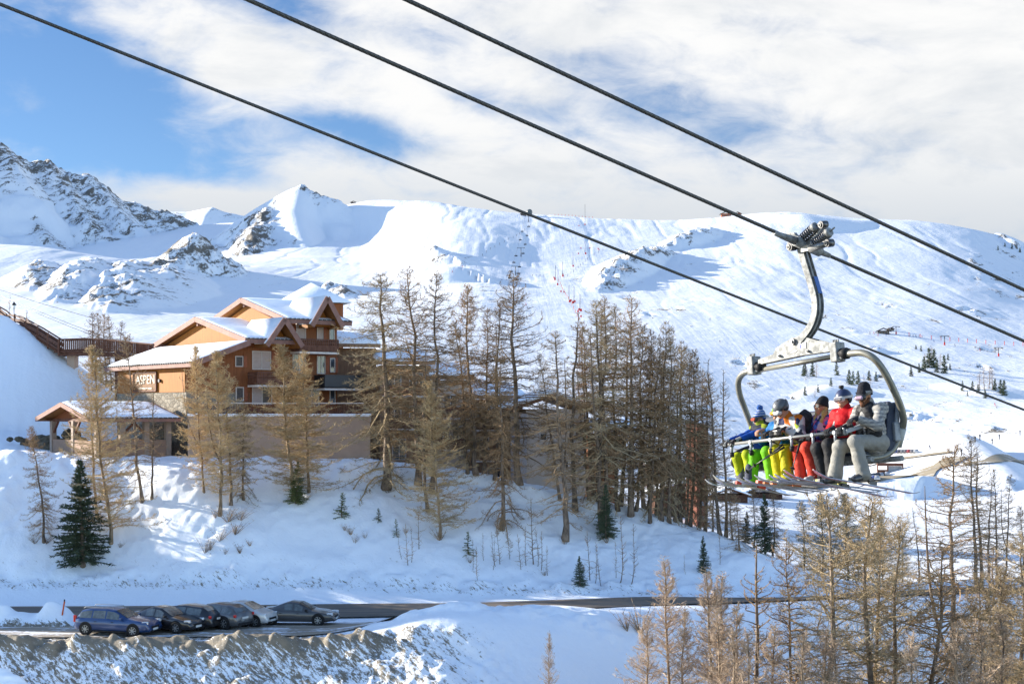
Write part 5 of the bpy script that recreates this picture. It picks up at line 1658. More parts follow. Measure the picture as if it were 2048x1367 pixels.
G1 = 'larches on the slope below the chalet'
G2 = 'tall bare larches in front of the apartment block'
G3 = 'dense larch stand at the end of the slope'
G4 = 'larches in front along the lower edge'
G5 = 'larches in the valley at the right'
TREES = [
    # left part of the slope
    ('thick', (88, 1085), (62, 850), 'brown bare larch standing alone left of the dark spruce, lower branches spreading', G1, dict(ws=.75, mats=(BARK, TW_OLD), var=1)),
    ('spruce', (166, 1132), (160, 918), 'big dark green spruce on the slope below the timber shelter', 'spruces on the slope', dict(ws=1.15)),
    ('gold', (222, 1088), (205, 690), 'straw coloured larch with a long trunk right beside the big dark spruce', G1, dict(ws=.72)),
    ('slim', (195, 1035), (188, 740), 'thin larch rising behind the big dark spruce', G1, dict(mats=(BARK_L, TW_GOLD))),
    ('old', (285, 1003), (252, 668), 'tall bare larch with a kinked foot in front of the carved sign', G1, dict(ws=.72, var=1)),
    ('slim', (304, 998), (300, 770), 'thin bare larch in front of the stone wall', G1, dict(ws=1.0)),
    ('gold', (408, 985), (392, 690), 'slender straw larch at the right edge of the stone wall', G1, dict(ws=.6)),
    ('gold', (440, 1030), (432, 700), 'full straw larch with double tip below the hip roof', G1, dict(ws=.85, var=1)),
    ('slim', (462, 1010), (458, 735), 'thin straw larch leaning on the full one below the hip roof', G1, dict(ws=1.1, mats=(BARK, TW_GOLD))),
    ('thick', (487, 1000), (490, 800), 'low grey larch with drooping twigs in front of the retaining wall end', G1, dict(ws=.75, mats=(BARK, TW_OLIVE))),
    ('gold', (585, 1000), (588, 688), 'left one of the twin golden larches before the balconies', G1, dict(ws=.95, var=0)),
    ('gold', (618, 985), (612, 700), 'right one of the twin golden larches before the balconies', G1, dict(ws=.9, var=2)),
    ('spruce', (592, 1008), (596, 920), 'short spruce at the foot of the twin golden larches', 'spruces on the slope', dict(ws=1.1, mats=(BARK, NEEDLE_L))),
    ('cub', (683, 1034), (684, 984), 'small young spruce alone on open snow below the retaining wall', 'young spruces on the slope', {}),
    ('cub', (757, 1042), (756, 1014), 'tiny yellowish spruce right of the small lone spruce', 'young spruces on the slope', dict(mats=(BARK, NEEDLE_L))),
    ('cub', (793, 1072), (792, 1036), 'tiny dark spruce beside the two thin saplings', 'young spruces on the slope', dict(ws=.8)),
    # tall ones before the apartment block
    ('thick', (772, 978), (744, 545), 'massive larch with wide straw skirt at the right end of the chalet', G2, dict(ws=1.05, var=0)),
    ('old', (836, 968), (822, 535), 'tall bare larch next right of the massive one', G2, dict(ws=.95, var=0)),
    ('old', (862, 985), (860, 540), 'tall bare larch just left of the reddish trunks', G2, dict(ws=.8, var=2)),
    ('slim', (856, 1022), (846, 700), 'reddish straight trunk beside the low golden larch', G2, dict(ws=1.1)),
    ('gold', (880, 1075), (876, 760), 'low golden larch standing before the reddish trunks', G2, dict(ws=.82, var=0)),
    ('thick', (952, 948), (940, 570), 'wide grey larch before the middle of the apartment block', G2, dict(ws=.8, var=1, mats=(BARK, TW_OLD))),
    ('old', (968, 945), (978, 615), 'thinner bare larch between two taller ones before the apartment block', G2, dict(ws=.7, var=1)),
    ('old', (990, 958), (1000, 600), 'bare larch half hidden left of the tallest bare larch', G2, dict(ws=.7, var=3)),
    ('old', (1038, 968), (1025, 543), 'tallest bare larch with long sweeping boughs before the tower block', G2, dict(ws=1.05, var=0)),
    ('thick', (1004, 1058), (996, 700), 'grey larch with snow lump on a low stub, boughs reaching the snow', G2, dict(ws=.7, var=0, mats=(BARK, TW_OLD))),
    ('old', (1130, 1080), (1112, 660), 'dark larch with a bowed foot in front of the tower block', G2, dict(ws=.95, var=3)),
    ('slim', (1150, 1020), (1138, 625), 'thin bare larch behind the bowed one', G2, dict(ws=1.4)),
    ('old', (1120, 1000), (1085, 700), 'shorter bare larch left of the bowed one', G2, dict(ws=.7, var=2)),
    ('thick', (935, 945), (905, 640), 'straw topped larch leaning over the apartment roof', G2, dict(ws=.7, var=1)),
]
dense = [(1207, 1060, 1190, 598, 'old', .95), (1215, 1050, 1222, 590, 'old', .75), (1236, 1020, 1240, 605, 'old', .7), (1262, 1030, 1268, 592, 'old', .8), (1288, 1015, 1290, 650, 'thick', .62), (1300, 1045, 1318, 670, 'old', .6),
         (1322, 1040, 1340, 640, 'thick', .62), (1338, 1045, 1352, 665, 'old', .7), (1360, 1040, 1368, 680, 'thick', .6), (1380, 1052, 1386, 700, 'thick', .58), (1398, 1052, 1402, 735, 'old', .6), (1272, 1020, 1300, 690, 'thick', .6),
         (1240, 1010, 1252, 640, 'thick', .7), (1190, 1000, 1172, 640, 'thick', .65), (1312, 1030, 1326, 700, 'old', .65), (1410, 1056, 1412, 745, 'thick', .55), (1350, 1042, 1360, 690, 'old', .6), (1296, 1022, 1306, 655, 'old', .6), (1200, 1002, 1204, 625, 'old', .65), (1178, 1000, 1160, 660, 'old', .6), (1372, 1048, 1378, 700, 'old', .55)]
for i, (xb, yb, xt, yt, kd, ws) in enumerate(dense):
    TREES.append((kd, (xb, yb), (xt, yt), 'bare brown larch crowded in the dark stand right of the apartment tower', G3, dict(ws=ws, mats=(BARK, TW_OLD if i % 2 else TW_OLIVE))))
TREES += [
    ('slim', (1440, 1062), (1428, 715), 'thin bare larch standing clear right of the dark stand', G3, dict(ws=1.0)),
    ('slim', (1452, 1066), (1446, 735), 'thin larch touching the one that stands clear of the dark stand', G3, dict(ws=.9)),
    ('spruce', (1212, 1078), (1210, 965), 'spruce in the shade below the dark larch stand', 'spruces on the slope', dict(ws=.85)),
    ('spruce', (1408, 1145), (1406, 1068), 'slender dark spruce on open snow below the stand', 'spruces on the slope', dict(ws=.7)),
    ('spruce', (1160, 1172), (1158, 1108), 'squat dark spruce at the foot of the slope by the road', 'spruces on the slope', dict(ws=.95)),
    ('cub', (936, 1110), (936, 1062), 'young spruce among saplings below the low golden larch', 'young spruces on the slope', {}),
    ('spruce', (1490, 1085), (1494, 1020), 'dark spruce at the end of the snowy bank under the skis', 'spruces on the slope', dict(ws=.9)),
    ('spruce', (1530, 1070), (1528, 985), 'dark spruce behind the end of the snowy bank', 'spruces on the slope', dict(ws=.8)),
    ('thick', (1480, 1100), (1470, 985), 'low shaded larch on the crest under the skis', G3, dict(ws=.9, mats=(BARK, TW_OLD))),
]
for xb, yb, xt, yt, ws in [(1466, 1080, 1462, 955, .9), (1508, 1088, 1506, 965, .8), (1545, 1098, 1548, 970, .8), (1425, 1062, 1420, 905, .7)]:
    TREES.append(('thick', (xb, yb), (xt, yt), 'low grey brown larch on the crest right under the ski tips', 'low larches under the ski tips', dict(ws=ws, mats=(BARK, TW_OLD))))
rs = random.Random(9)
for i, (x, y, t) in enumerate([(805, 1118, 1060), (816, 1130, 1045), (822, 1125, 1050), (838, 1098, 1010), (955, 1160, 1090), (985, 1140, 1075), (992, 1132, 1060), (1000, 1128, 1048), (1042, 1140, 1065), (1052, 1130, 1050), (1067, 1128, 1000), (1075, 1132, 1055), (1083, 1140, 1060),
                               (1180, 1160, 1060), (1190, 1165, 1080), (1203, 1172, 1090), (1240, 1165, 1030), (1262, 1168, 1045), (1232, 1155, 1080), (945, 1140, 1075), (968, 1120, 1062), (1372, 1150, 1105), (1440, 1128, 1060), (1020, 1118, 1055), (1095, 1150, 1088)]):
    TREES.append(('sapling', (x, y), (x - rs.randint(0, 8), t), 'thin bare larch sapling on the shaded snow slope above the road', 'saplings above the road', dict(ws=.8)))
for i, (x, y, t, ws) in enumerate([(702, 1068, 1040, 1.3), (690, 1060, 1040, 1.0), (1255, 1262, 1205, 1.0), (410, 1105, 1060, .9), (420, 1100, 1062, .7), (450, 1110, 1085, .8), (480, 1105, 1075, 1.0), (500, 1090, 1070, 1.2), (70, 1086, 1055, 1.6), (92, 1088, 1062, 1.4), (455, 1042, 1000, 1.8), (480, 1040, 1005, 1.6), (430, 1036, 1008, 1.4), (612, 1000, 975, 1.6), (240, 1095, 1075, 1.2), (1000, 1062, 1035, 1.3), (880, 1080, 1045, 1.4), (775, 985, 955, 1.6), (940, 1125, 1100, 1.2), (860, 1030, 1000, 1.3), (1130, 1088, 1065, 1.3), (1090, 1150, 1130, 1.1), (1215, 1085, 1060, 1.4), (710, 1085, 1060, 1.2), (730, 1075, 1055, 1.0), (1280, 1268, 1190, 1.2), (812, 1065, 1045, 1.0), (1168, 1140, 1115, .9), (470, 1070, 1030, 1.5), (440, 1080, 1040, 1.2)]):
    lab = 'leafless shrub beside the snow field at the edge of the front larches' if x in (1255, 1280) else 'low leafless shrub poking out of the snow slope'
    TREES.append(('bush', (x, y), (x, t), lab, 'shrubs in the snow', dict(ws=ws)))
# front row along the lower edge; feet below the picture
front = [(1325, 1330, 62, 1120, 'pale', .9), (1372, 1372, 60, 1215, 'pale', .7), (1408, 1420, 60, 1145, 'pale', .9), (1446, 1450, 61, 1150, 'pale', .85), (1300, 1296, 60, 1230, 'pale', .9), (1480, 1480, 57, 1260, 'pale', .9),
         (1100, 1106, 64, 1262, 'pale', .5), (1555, 1545, 58, 1250, 'pale', .9), (1428, 1430, 58, 1215, 'pale', .8), (1465, 1468, 60, 1205, 'pale', .8), (1515, 1518, 56, 1270, 'pale', .9), (1580, 1582, 56, 1265, 'pale', .9), (1640, 1642, 56, 1270, 'pale', .8), (1690, 1692, 56, 1285, 'pale', .8), (1890, 1892, 57, 1240, 'pale', .8), (1820, 1822, 57, 1270, 'pale', .7)]
for xt, xb, Y, yt, kd, ws in front:
    lab = 'small pale larch tip alone on the snow slope, low in front' if xt == 1100 else 'pale pinkish slender larch in the thicket at the lower edge'
    TREES.append((kd, (xb, 0), (xt, yt), lab, G4, dict(Y=Y, ws=ws)))
front2 = [(1520, 1540, 62, 1085, 'slim', 1.2), (1582, 1590, 62, 1075, 'old', .62), (1648, 1662, 60, 985, 'mop', 1.0), (1705, 1722, 60, 1000, 'mop', 1.05), (1786, 1790, 61, 1040, 'mop', .85), (1858, 1862, 60, 1085, 'old', .85), (1752, 1755, 64, 1025, 'mop', .8)]
for i, (xt, xb, Y, yt, kd, ws) in enumerate(front2):
    lab = {'mop': 'stout front larch with bushy straw crown and mossy trunk below the skis', 'slim': 'thin dark larch between the pale thicket and the stout front larches', 'old': 'bare front larch with open crown beside the bushy crowned ones'}[kd]
    TREES.append((kd, (xb, 0), (xt, yt), lab, G4, dict(Y=Y, ws=ws, mats=(BARK, TW_OLIVE if kd == 'mop' else TW_OLD))))
right = [(1905, 1908, 76, 885, 'old', .85, 'tall bare larch at the right with its foot in open snow'), (1942, 1955, 92, 868, 'old', .85, 'tall twin topped larch above the road bend at the right'), (1950, 1962, 93, 890, 'slim', 1.2, 'thin trunk leaning beside the twin topped larch'),
         (1990, 1996, 94, 935, 'old', .7, 'bare larch second from the right edge'), (2020, 2012, 96, 945, 'old', .7, 'bare larch nearest the right edge'), (1975, 1982, 90, 960, 'slim', 1.3, 'thin larch between the twin topped larch and the right edge'),
         (2040, 2044, 92, 1010, 'thick', .8, 'brown larch cut by the right edge'), (1830, 1838, 97, 1010, 'slim', 1.2, 'thin bare larch left of the one with its foot in open snow')]
for xt, xb, Y, yt, kd, ws, lab in right:
    TREES.append((kd, (xb, 0), (xt, yt), lab, G5, dict(Y=Y, ws=ws, mats=(BARK, TW_OLD))))
back = [(1600, 1605, 112, 1000, 'thick', .9), (1640, 1640, 110, 985, 'gold', .9), (1700, 1698, 112, 985, 'gold', 1.0), (1765, 1768, 112, 1030, 'gold', .9), (1800, 1800, 112, 1060, 'thick', .8), (1580, 1578, 106, 1060, 'slim', 1.3), (1720, 1715, 103, 1060, 'thick', .8)]
for i, (xt, xb, Y, yt, kd, ws) in enumerate(back):
    TREES.append((kd, (xb, 0), (xt, yt), 'olive brown larch in the sunlit clump beyond the road under the skis', 'sunlit larch clump beyond the road', dict(Y=Y, ws=ws, mats=(BARK_L, TW_OLIVE))))
low = [(2008, 2010, 70, 1135, 'thick', .8), (2040, 2042, 66, 1160, 'thick', .8), (1975, 1978, 68, 1220, 'thick', .8), (2030, 2030, 62, 1230, 'pale', 1.0), (1955, 1956, 64, 1150, 'thick', .7), (2045, 2048, 70, 1060, 'thick', .8), (1985, 1986, 72, 1090, 'old', .7), (1920, 1921, 60, 1270, 'pale', .9), (1990, 1992, 60, 1250, 'pale', 1.0)]
for i, (xt, xb, Y, yt, kd, ws) in enumerate(low):
    TREES.append((kd, (xb, 0), (xt, yt), 'grey brown twiggy larch in the lower right corner thicket', 'thicket in the lower right corner', dict(Y=Y, ws=ws, mats=(BARK, TW_OLIVE if kd == 'thick' else TW_PINK))))
for kd, pb, pt, lab, grp, kw in TREES:
    tree(kd, pb, pt, lab, grp, **kw)
# pines behind the footbridge, and two bare ones by the stairs
for xb, Y, xt, yt, ws in [(196, 150, 178, 622, 1.0), (207, 150, 195, 624, .8), (216, 152, 206, 626, .9), (226, 150, 222, 628, .8), (238, 151, 238, 640, .9)]:
    tree('old', (xb, 0), (xt, yt), 'dark wind bent larch in the clump behind the footbridge', 'larch clump behind the footbridge', Y=Y, ws=ws * .8)
tree('old', (262, 0), (258, 665), 'thin bare larch right of the clump behind the footbridge', 'larch clump behind the footbridge', Y=146, ws=.6)
tree('slim', (57, 0), (57, 618), 'small bare larch behind the stair railing', 'larches by the stairs', Y=162, ws=1.6)
tree('slim', (16, 0), (15, 588), 'bare larch beside the lantern at the top of the stairs', 'larches by the stairs', Y=160, ws=.6)
# ------------------------------------------------------------------ ropes of the lift
GRIP = Vector((4.12, 20.0, (HZ - 490) / F * 20))
TDIR = Vector((-.83, -.55, .2505)).normalized()
STEEL = mat('galvanised_steel', (.205, .21, .21), .6, metal=.2, var=.4, vscale=14, bump=.15, bscale=22)
STEEL_B = mat('bright_steel', (.19, .19, .185), .4, metal=.4, var=.12, vscale=9)
STEEL_D = mat('dark_steel', (.10, .10, .105), .4, metal=.8, var=.2)
ROPE = mat('rope_steel', (.085, .083, .08), .55, metal=.4, var=.3, vscale=40)
TUBE = mat('painted_tube', (.165, .16, .135), .4, metal=.3, var=.14, vscale=6)
BLACKR = mat('black_rubber', (.02, .02, .022), .55, var=.2)
PAD = mat('seat_pad', (.035, .045, .07), .55, var=.25, vscale=7)
GREYP = mat('grey_plastic', (.20, .22, .25), .45, var=.12)


def rope(name, p, d, L0, L1, r, label, lobes=6, pitch=.42, step=.028):
    d = d.normalized()
    n = int((L1 - L0) / step)
    s_ = np.linspace(L0, L1, n)
    m = lobes * 4
    a = d.orthogonal().normalized(); b = d.cross(a)
    th = 2 * math.pi * np.arange(m) / m
    rr = r * (.90 + .10 * np.abs(np.cos(th * lobes / 2)))
    ang = th[None] + 2 * math.pi * s_[:, None] / (pitch * 1.0)
    sag = 0.00012 * (s_ ** 2)
    C = np.array(p)[None] + s_[:, None] * np.array(d)[None] + np.stack([0 * s_, 0 * s_, sag], -1)
    V = C[:, None] + (np.cos(ang)[..., None] * np.array(a) + np.sin(ang)[..., None] * np.array(b)) * rr[None, :, None]
    idx = np.arange(n * m).reshape(n, m)
    i2 = np.roll(idx, -1, 1)
    Q = np.stack([idx[:-1], i2[:-1], i2[1:], idx[1:]], -1).reshape(-1, 4)
    o = link_mesh(name, np_mesh(name, V.reshape(-1, 3), Q), ROPE)
    return tag(o, label, 'cable', 'steel ropes of the chairlift')


rope('haul_rope', GRIP, TDIR, -26, 13, .026, 'twisted steel rope that carries the occupied chair')
rope('haul_rope', P(1430, 290, 18.4), TDIR, -24, 11.5, .027, 'upper steel rope, highest of the three, passing right of the chair grip', pitch=.5)
rope('haul_rope', P(1040, 422, 25.0), TDIR, -36, 13, .027, 'lower steel rope running behind the chair frame to the lower right', pitch=.42)
for i, (a, b) in enumerate((((-40, 575, 150), (330, 718, 140)), ((-40, 580, 150), (330, 724, 139)), ((-40, 566, 152), (200, 640, 150)))):
    p, q = P(*a), P(*b)
    m = MB(); m.tube([p, p.lerp(q, .5) - Vector((0, 0, .15)), q], .022, 6)
    tag(m.build('power_line', METAL_D), ('thick dark line above the footbridge' if i == 0 else 'dark line just beneath the thick one above the footbridge' if i == 1 else 'faint topmost line above the stairs at the left'), 'cable', 'wires above the footbridge')

# ------------------------------------------------------------------ the chair
CRZ = math.atan2(-.83, .55)
CROLL = R_(5.5)
CM = Matrix.Translation(GRIP) @ Matrix.Rotation(CRZ, 4, 'Z') @ Matrix.Rotation(-CROLL, 4, 'Y')
CMi = CM.inverted()


def Lc(px, py, y):
    """point in the chair's own frame at depth y behind the rope"""
    o = CMi @ Vector((0, 0, 0)); d = (CMi.to_3x3() @ Vector(((px - 1024) / F, 1, (HZ - py) / F)))
    return o + d * ((y - o.y) / d.y)


def cempty(name, label, cat, group=None):
    o = empty(name, (0, 0, 0), 0, label, cat, group)
    o.matrix_world = CM
    return o


def sweep_rect(m, path, w, dep, side=(0, 1, 0)):
    side = Vector(side)
    vs = []
    for i, p in enumerate(path):
        t = (path[min(i + 1, len(path) - 1)] - path[max(i - 1, 0)]).normalized()
        n = t.cross(side).normalized(); ww = w[i] if isinstance(w, list) else w
        for a, b in ((-1, -1), (1, -1), (1, 1), (-1, 1)): vs.append(p + n * ww / 2 * a + side * dep / 2 * b)
    fs = [(i * 4 + j, i * 4 + (j + 1) % 4, i * 4 + 4 + (j + 1) % 4, i * 4 + 4 + j) for i in range(len(path) - 1) for j in range(4)]
    fs += [(3, 2, 1, 0), tuple(len(path) * 4 - 4 + j for j in range(4))]
    m.add(vs, fs)


def smooth_path(pts, n=6):
    out = []
    P_ = [pts[0]] + list(pts) + [pts[-1]]
    for i in range(1, len(P_) - 2):
        a, b, c, d = P_[i - 1], P_[i], P_[i + 1], P_[i + 2]
        for j in range(n):
            t = j / n
            out.append(.5 * ((2 * b) + (c - a) * t + (2 * a - 5 * b + 4 * c - d) * t * t + (3 * b - a - 3 * c + d) * t ** 3))
    out.append(pts[-1])
    return out


def build_chair():
    r = cempty('lift_chair', 'occupied six seat chairlift chair hanging from the middle rope', 'chairlift chair')
    Z = -2.98                       # seat height
    # --- grip on the rope
    d_l = (CMi.to_3x3() @ TDIR).normalized()
    m = MB(); m.tube([d_l * .62 + Vector((0, 0, -.02)), d_l * .16], [.035, .062], 10); m.tube([d_l * .2, -d_l * .3], .075, 12)
    m.tube([d_l * -.28, d_l * -.5], [.05, .034], 10); gp = m.build('grip', STEEL, r)
    w = lambda px, py, y, rad, nm='guide_roller', hh=.1: None
    for (px, py, y, rad, wd) in ((1584, 493, -.12, .062, .10), (1647, 449, -.1, .052, .10), (1659, 486, -.14, .055, .10)):
        c = Lc(px, py, y); m = MB(); m.disc(c, (.15, 1, .1), rad, wd, 18); m.cur = 1; m.disc(c - Vector((.02, .056, .005)), (.15, 1, .1), rad * .62, .012, 14); m.cur = 0
        m.disc(c - Vector((.025, .062, .006)), (.15, 1, .1), rad * .25, .02, 10)
        m.build('guide_roller', [STEEL_D, STEEL_B], gp)
    m = MB()
    sweep_rect(m, [Lc(1598, 500, .0), Lc(1622, 482, .0), Lc(1647, 452, .0)], [.10, .09, .07], .07); sweep_rect(m, [Lc(1606, 498, -.06), Lc(1630, 494, -.06), Lc(1659, 486, -.06)], [.09, .07, .07], .08)
    m.tube([Lc(1620, 498, -.1), Lc(1656, 487, -.1)], [.05, .04], 12)
    m.build('grip_lever', STEEL_B, gp)
    m = MB(); sweep_rect(m, [Lc(1576, 466, .0), Lc(1588, 470, .0), Lc(1600, 486, 0)], [.03, .08, .07], .06); m.build('grip_horn', STEEL, gp)
    for (a, b, y) in (((1600, 482), (1628, 456), -.05), ((1630, 488), (1656, 466), -.06)):
        p0, p1 = Lc(*a, y), Lc(*b, y); ax = (p1 - p0); e1 = ax.orthogonal().normalized(); e2 = ax.normalized().cross(e1)
        pts = [p0 + ax * t + (e1 * math.cos(t * 2 * math.pi * 8) + e2 * math.sin(t * 2 * math.pi * 8)) * .064 for t in np.linspace(0, 1, 130)]
        m = MB(); m.tube(pts, .011, 6); m.build('spring', STEEL_D, gp)
        m = MB(); m.tube([p0 + ax * .96, p0 + ax * 1.16], [.07, .062], 14); m.tube([p0 - ax * .1, p0 + ax * .03], .07, 14); m.tube([p0 + ax * 1.1, p0 + ax * 1.5], .012, 6); m.tube([p0, p0 + ax], .022, 8)
        m.build('spring_cup', STEEL, gp)
    # --- hanger
    hp = smooth_path([Lc(1606, 498, 0), Lc(1616, 532, .02), Lc(1627, 568, .05), Lc(1635, 600, .06), Lc(1634, 630, .05), Lc(1624, 656, .02), Lc(1604, 682, 0)], 5)
    m = MB(); sweep_rect(m, hp, [.10 - .015 * math.sin(3.14 * i / (len(hp) - 1)) for i in range(len(hp))], .03, (0, 1, 0))
    ha = m.build('hanger_arm', STEEL, r)
    for dy in (-1, 1):
        m = MB(); sweep_rect(m, [p + Vector((0, dy * .065, 0)) for p in hp], .10, .012)
        m.build('flange', STEEL, ha)
    m = MB(); sweep_rect(m, [p + Vector((0, 0, 0)) for p in hp], .04, .118); m.build('web', STEEL, ha)
    m = MB(); pth = [p + Vector((.05, .03, .0)) for p in hp[8:14]]; sweep_rect(m, pth, .008, .075); m.build('blue_strip', mat('blue_strip', (.04, .10, .30), .4), ha)  # thin blue strip along part of the hanger
    # --- cross beam
    g = lambda px, py, y=-.05: Lc(px, py, y)
    poly = [g(1516, 729), g(1516, 719), g(1546, 708), g(1552, 695), g(1581, 677), g(1598, 671), g(1614, 675), g(1640, 682), g(1668, 688), g(1668, 701), g(1600, 711)]
    m = MB(); m.prism(poly, (0, .02, 0)); m.prism([p + Vector((0, .10, 0)) for p in poly], (0, .02, 0)); m.prism([poly[0], poly[1], poly[1] + Vector((0, .12, 0)), poly[0] + Vector((0, .12, 0))], (.004, 0, 0))
    top = [poly[1], poly[2], poly[4], poly[5], poly[7], poly[8]]
    cb = m.build('cross_beam', STEEL, r)
    m = MB(); sweep_rect(m, [poly[9] + Vector((0, .06, .03)), poly[10] + Vector((0, .06, .03)), poly[0] + Vector((0, .06, .03))], .02, .10); m.build('bottom_plate', STEEL, cb)
    for (px, py, rad) in ((1586, 683, .045), (1559, 711, .02), (1616, 702, .02)):
        c = Lc(px, py, -.06); m = MB(); m.disc(c, (0, 1, 0), rad, .05, 14); m.disc(c - Vector((0, .03, 0)), (0, 1, 0), rad * .5, .03, 6); m.build('bolt', STEEL_B, cb)
    m = MB(); m.prism([Lc(1579, 707, -.056), Lc(1588, 698, -.056), Lc(1596, 700, -.056), Lc(1590, 705, -.056)], (0, .003, 0)); m.build('slot', STEEL_D, cb)
    m = MB(); m.prism([Lc(1596, 687, -.058), Lc(1612, 683, -.058), Lc(1611, 696, -.058), Lc(1596, 698, -.058)], (0, .004, 0)); lb = m.build('label_plate', mat('white_plate', (.42, .42, .44), .4), cb)
    m = MB(); m.prism([Lc(1599, 689, -.0615), Lc(1601, 688.5, -.0615), Lc(1601, 696, -.0615), Lc(1599, 696.5, -.0615)], (0, .003, 0)); m.build('blue_mark', mat('blue_ink', (.03, .05, .4), .5), lb)
    for (px, py) in ((1508, 731), (1675, 704)):
        c = Lc(px, py, 0); m = MB(); m.bbox(c, (.12, .18, .27), .015); m.bbox(c + Vector((.02, 0, -.05)), (.2, .12, .12), .02)
        for k in range(4): m.disc(c + Vector((-.045 + .03 * k, -.02, .15)), (0, 0, 1), .012, .05, 6)
        cl = m.build('clamp', STEEL, r)
        m = MB(); m.disc(c + Vector((.13, 0, -.035)), (1, 0, 0), .08, .12, 6); m.build('rubber_bush', BLACKR, cl)
    # --- bent tube frame: cross tube and the two side loops
    tp = [Lc(1512, 741, 0), Lc(1676, 711, 0)]
    m = MB(); m.tube(tp, .036, 12); m.build('cross_tube', TUBE, r)
    side_r = smooth_path([Lc(1686, 709, 0), Lc(1722, 705, 0), Lc(1747, 716, .04), Lc(1768, 742, .15), Lc(1788, 781, .3), Lc(1803, 818, .44), Lc(1807, 842, .5), Lc(1801, 868, .5), Lc(1788, 895, .4), Lc(1766, 912, .2), Lc(1730, 917, -.1)], 5)
    m = MB(); m.tube(side_r, .048, 12); fr = m.build('frame_loop', TUBE, r)
    side_l = smooth_path([Lc(1504, 741, 0), Lc(1487, 746, 0), Lc(1477, 762, .04), Lc(1479, 787, .13), Lc(1489, 815, .28), Lc(1503, 852, .42), Lc(1512, 880, .46), Lc(1514, 900, .3), Lc(1500, 910, .05), Lc(1488, 912, -.12)], 5)
    m = MB(); m.tube(side_l, .045, 12); m.build('frame_loop', TUBE, r)
    # number plate wrapped on the right loop
    pc = Lc(1800, 874, .50)
    m = MB(); up_ = (Lc(1804, 858, .5) - Lc(1796, 890, .5)).normalized()
    m.tube([pc - up_ * .13, pc + up_ * .13], .056, 14); np_ = m.build('number_plate', mat('plate_grey', (.34, .355, .34), .5), r)
    yv = Vector((.35, -.93, 0)).normalized(); xv = up_.cross(yv).normalized()
    M = Matrix((xv, up_, xv.cross(up_))).transposed().to_4x4()
    M = Matrix.Translation(pc + xv.cross(up_) * .058) @ M @ Matrix.Rotation(math.pi / 2, 4, 'Z')
    text_part('number', '57', .1, M, mat('plate_ink', (.12, .13, .12), .5), np_, .003)
    # --- seat and backrests
    x0, x1 = -1.50, .94
    m = MB(); m.bbox(((x0 + x1) / 2, .10, Z - .06), (x1 - x0, .52, .06), .02); m.build('seat', GREYP, r)
    n = 6; wd = (x1 - x0) / n
    for i in range(n):
        xc = x0 + wd * (i + .5)
        m = MB(); m.bbox((xc, .08, Z - .012), (wd - .03, .46, .05), .02); m.build('seat_pad', PAD, r)
        Mx = Matrix.Rotation(R_(-11), 3, 'X')
        m = MB(); m.bbox((xc, .40, Z + .38), (wd - .02, .07, .62), .03, Mx); m.build('backrest', PAD, r)
    m = MB(); m.tube([(x0 - .05, .50, Z + .64), (x1 + .05, .50, Z + .64)], .028, 10); m.tube([(x0 - .05, .40, Z + .2), (x1 + .05, .40, Z + .2)], .03, 10); m.build('back_rail', GREYP, r)
    m = MB(); m.tube([(x0 - .1, .46, Z - .1), (x1 + .12, .46, Z - .1)], .04, 10); m.tube([(x0 - .1, -.12, Z - .1), (x1 + .12, -.12, Z - .1)], .035, 10); m.build('seat_rail', STEEL, r)
    for xs in (x1 + .05, x0 - .06):
        m = MB(); m.bbox((xs, .36, Z + .33), (.05, .2, .66), .02, Matrix.Rotation(R_(-10), 3, 'X')); sp_ = m.build('side_panel', PAD, r)
        m = MB(); m.bbox((xs + .035, .46, Z + .48), (.05, .07, .5), .02, Matrix.Rotation(R_(-12), 3, 'X')); m.bbox((xs + .04, .42, Z + .26), (.06, .12, .26), .02); m.build('bracket', GREYP, r)
    # --- restraint bar
    BZ, BY = -2.70, -.44
    m = MB(); m.tube([(x0 + .06, BY, BZ), (x1 - .03, BY, BZ)], .024, 10); sb = m.build('restraint_bar', STEEL_B, r)
    for xs in (x0 - .01, x1 + .01):
        m = MB(); pth = smooth_path([Vector((xs - .03 if xs > 0 else xs + .05, BY, BZ)), Vector((xs, -.2, BZ + .06)), Vector((xs + .01, .1, BZ + .14)), Vector((xs + .02, .38, BZ + .22))], 4)
        sweep_rect(m, pth, .05, .06, (1, 0, 0)); m.build('bar_arm', GREYP, r)
        m = MB(); m.tube(smooth_path([Vector((xs, .42, BZ + .02)), Vector((xs, .1, BZ - .03)), Vector((xs, -.18, BZ - .12)), Vector((xs, -.26, BZ - .26)), Vector((xs, -.12, BZ - .36)), Vector((xs, .2, BZ - .37))], 4), .026, 10); m.build('arm_rest', STEEL_D, r)
    for i in range(n):
        xc = x0 + wd * (i + .5)
        m = MB(); m.tube([(xc, BY, BZ), (xc, BY - .005, BZ - .13)], .02, 8); m.tube([(xc, BY - .03, BZ), (xc, BY + .03, BZ)], .03, 8)
        k = m.build('leg_stop', GREYP, sb)
        m = MB(); m.tube([(xc, BY - .005, BZ - .12), (xc, BY - .005, BZ - .19)], [.034, .03], 10); m.build('leg_stop_pad', BLACKR, sb)
    m = MB(); m.bbox((x1 - .1, BY + .02, BZ + .0), (.16, .09, .11), .02); m.build('bar_joint', STEEL_D, sb)


build_chair()
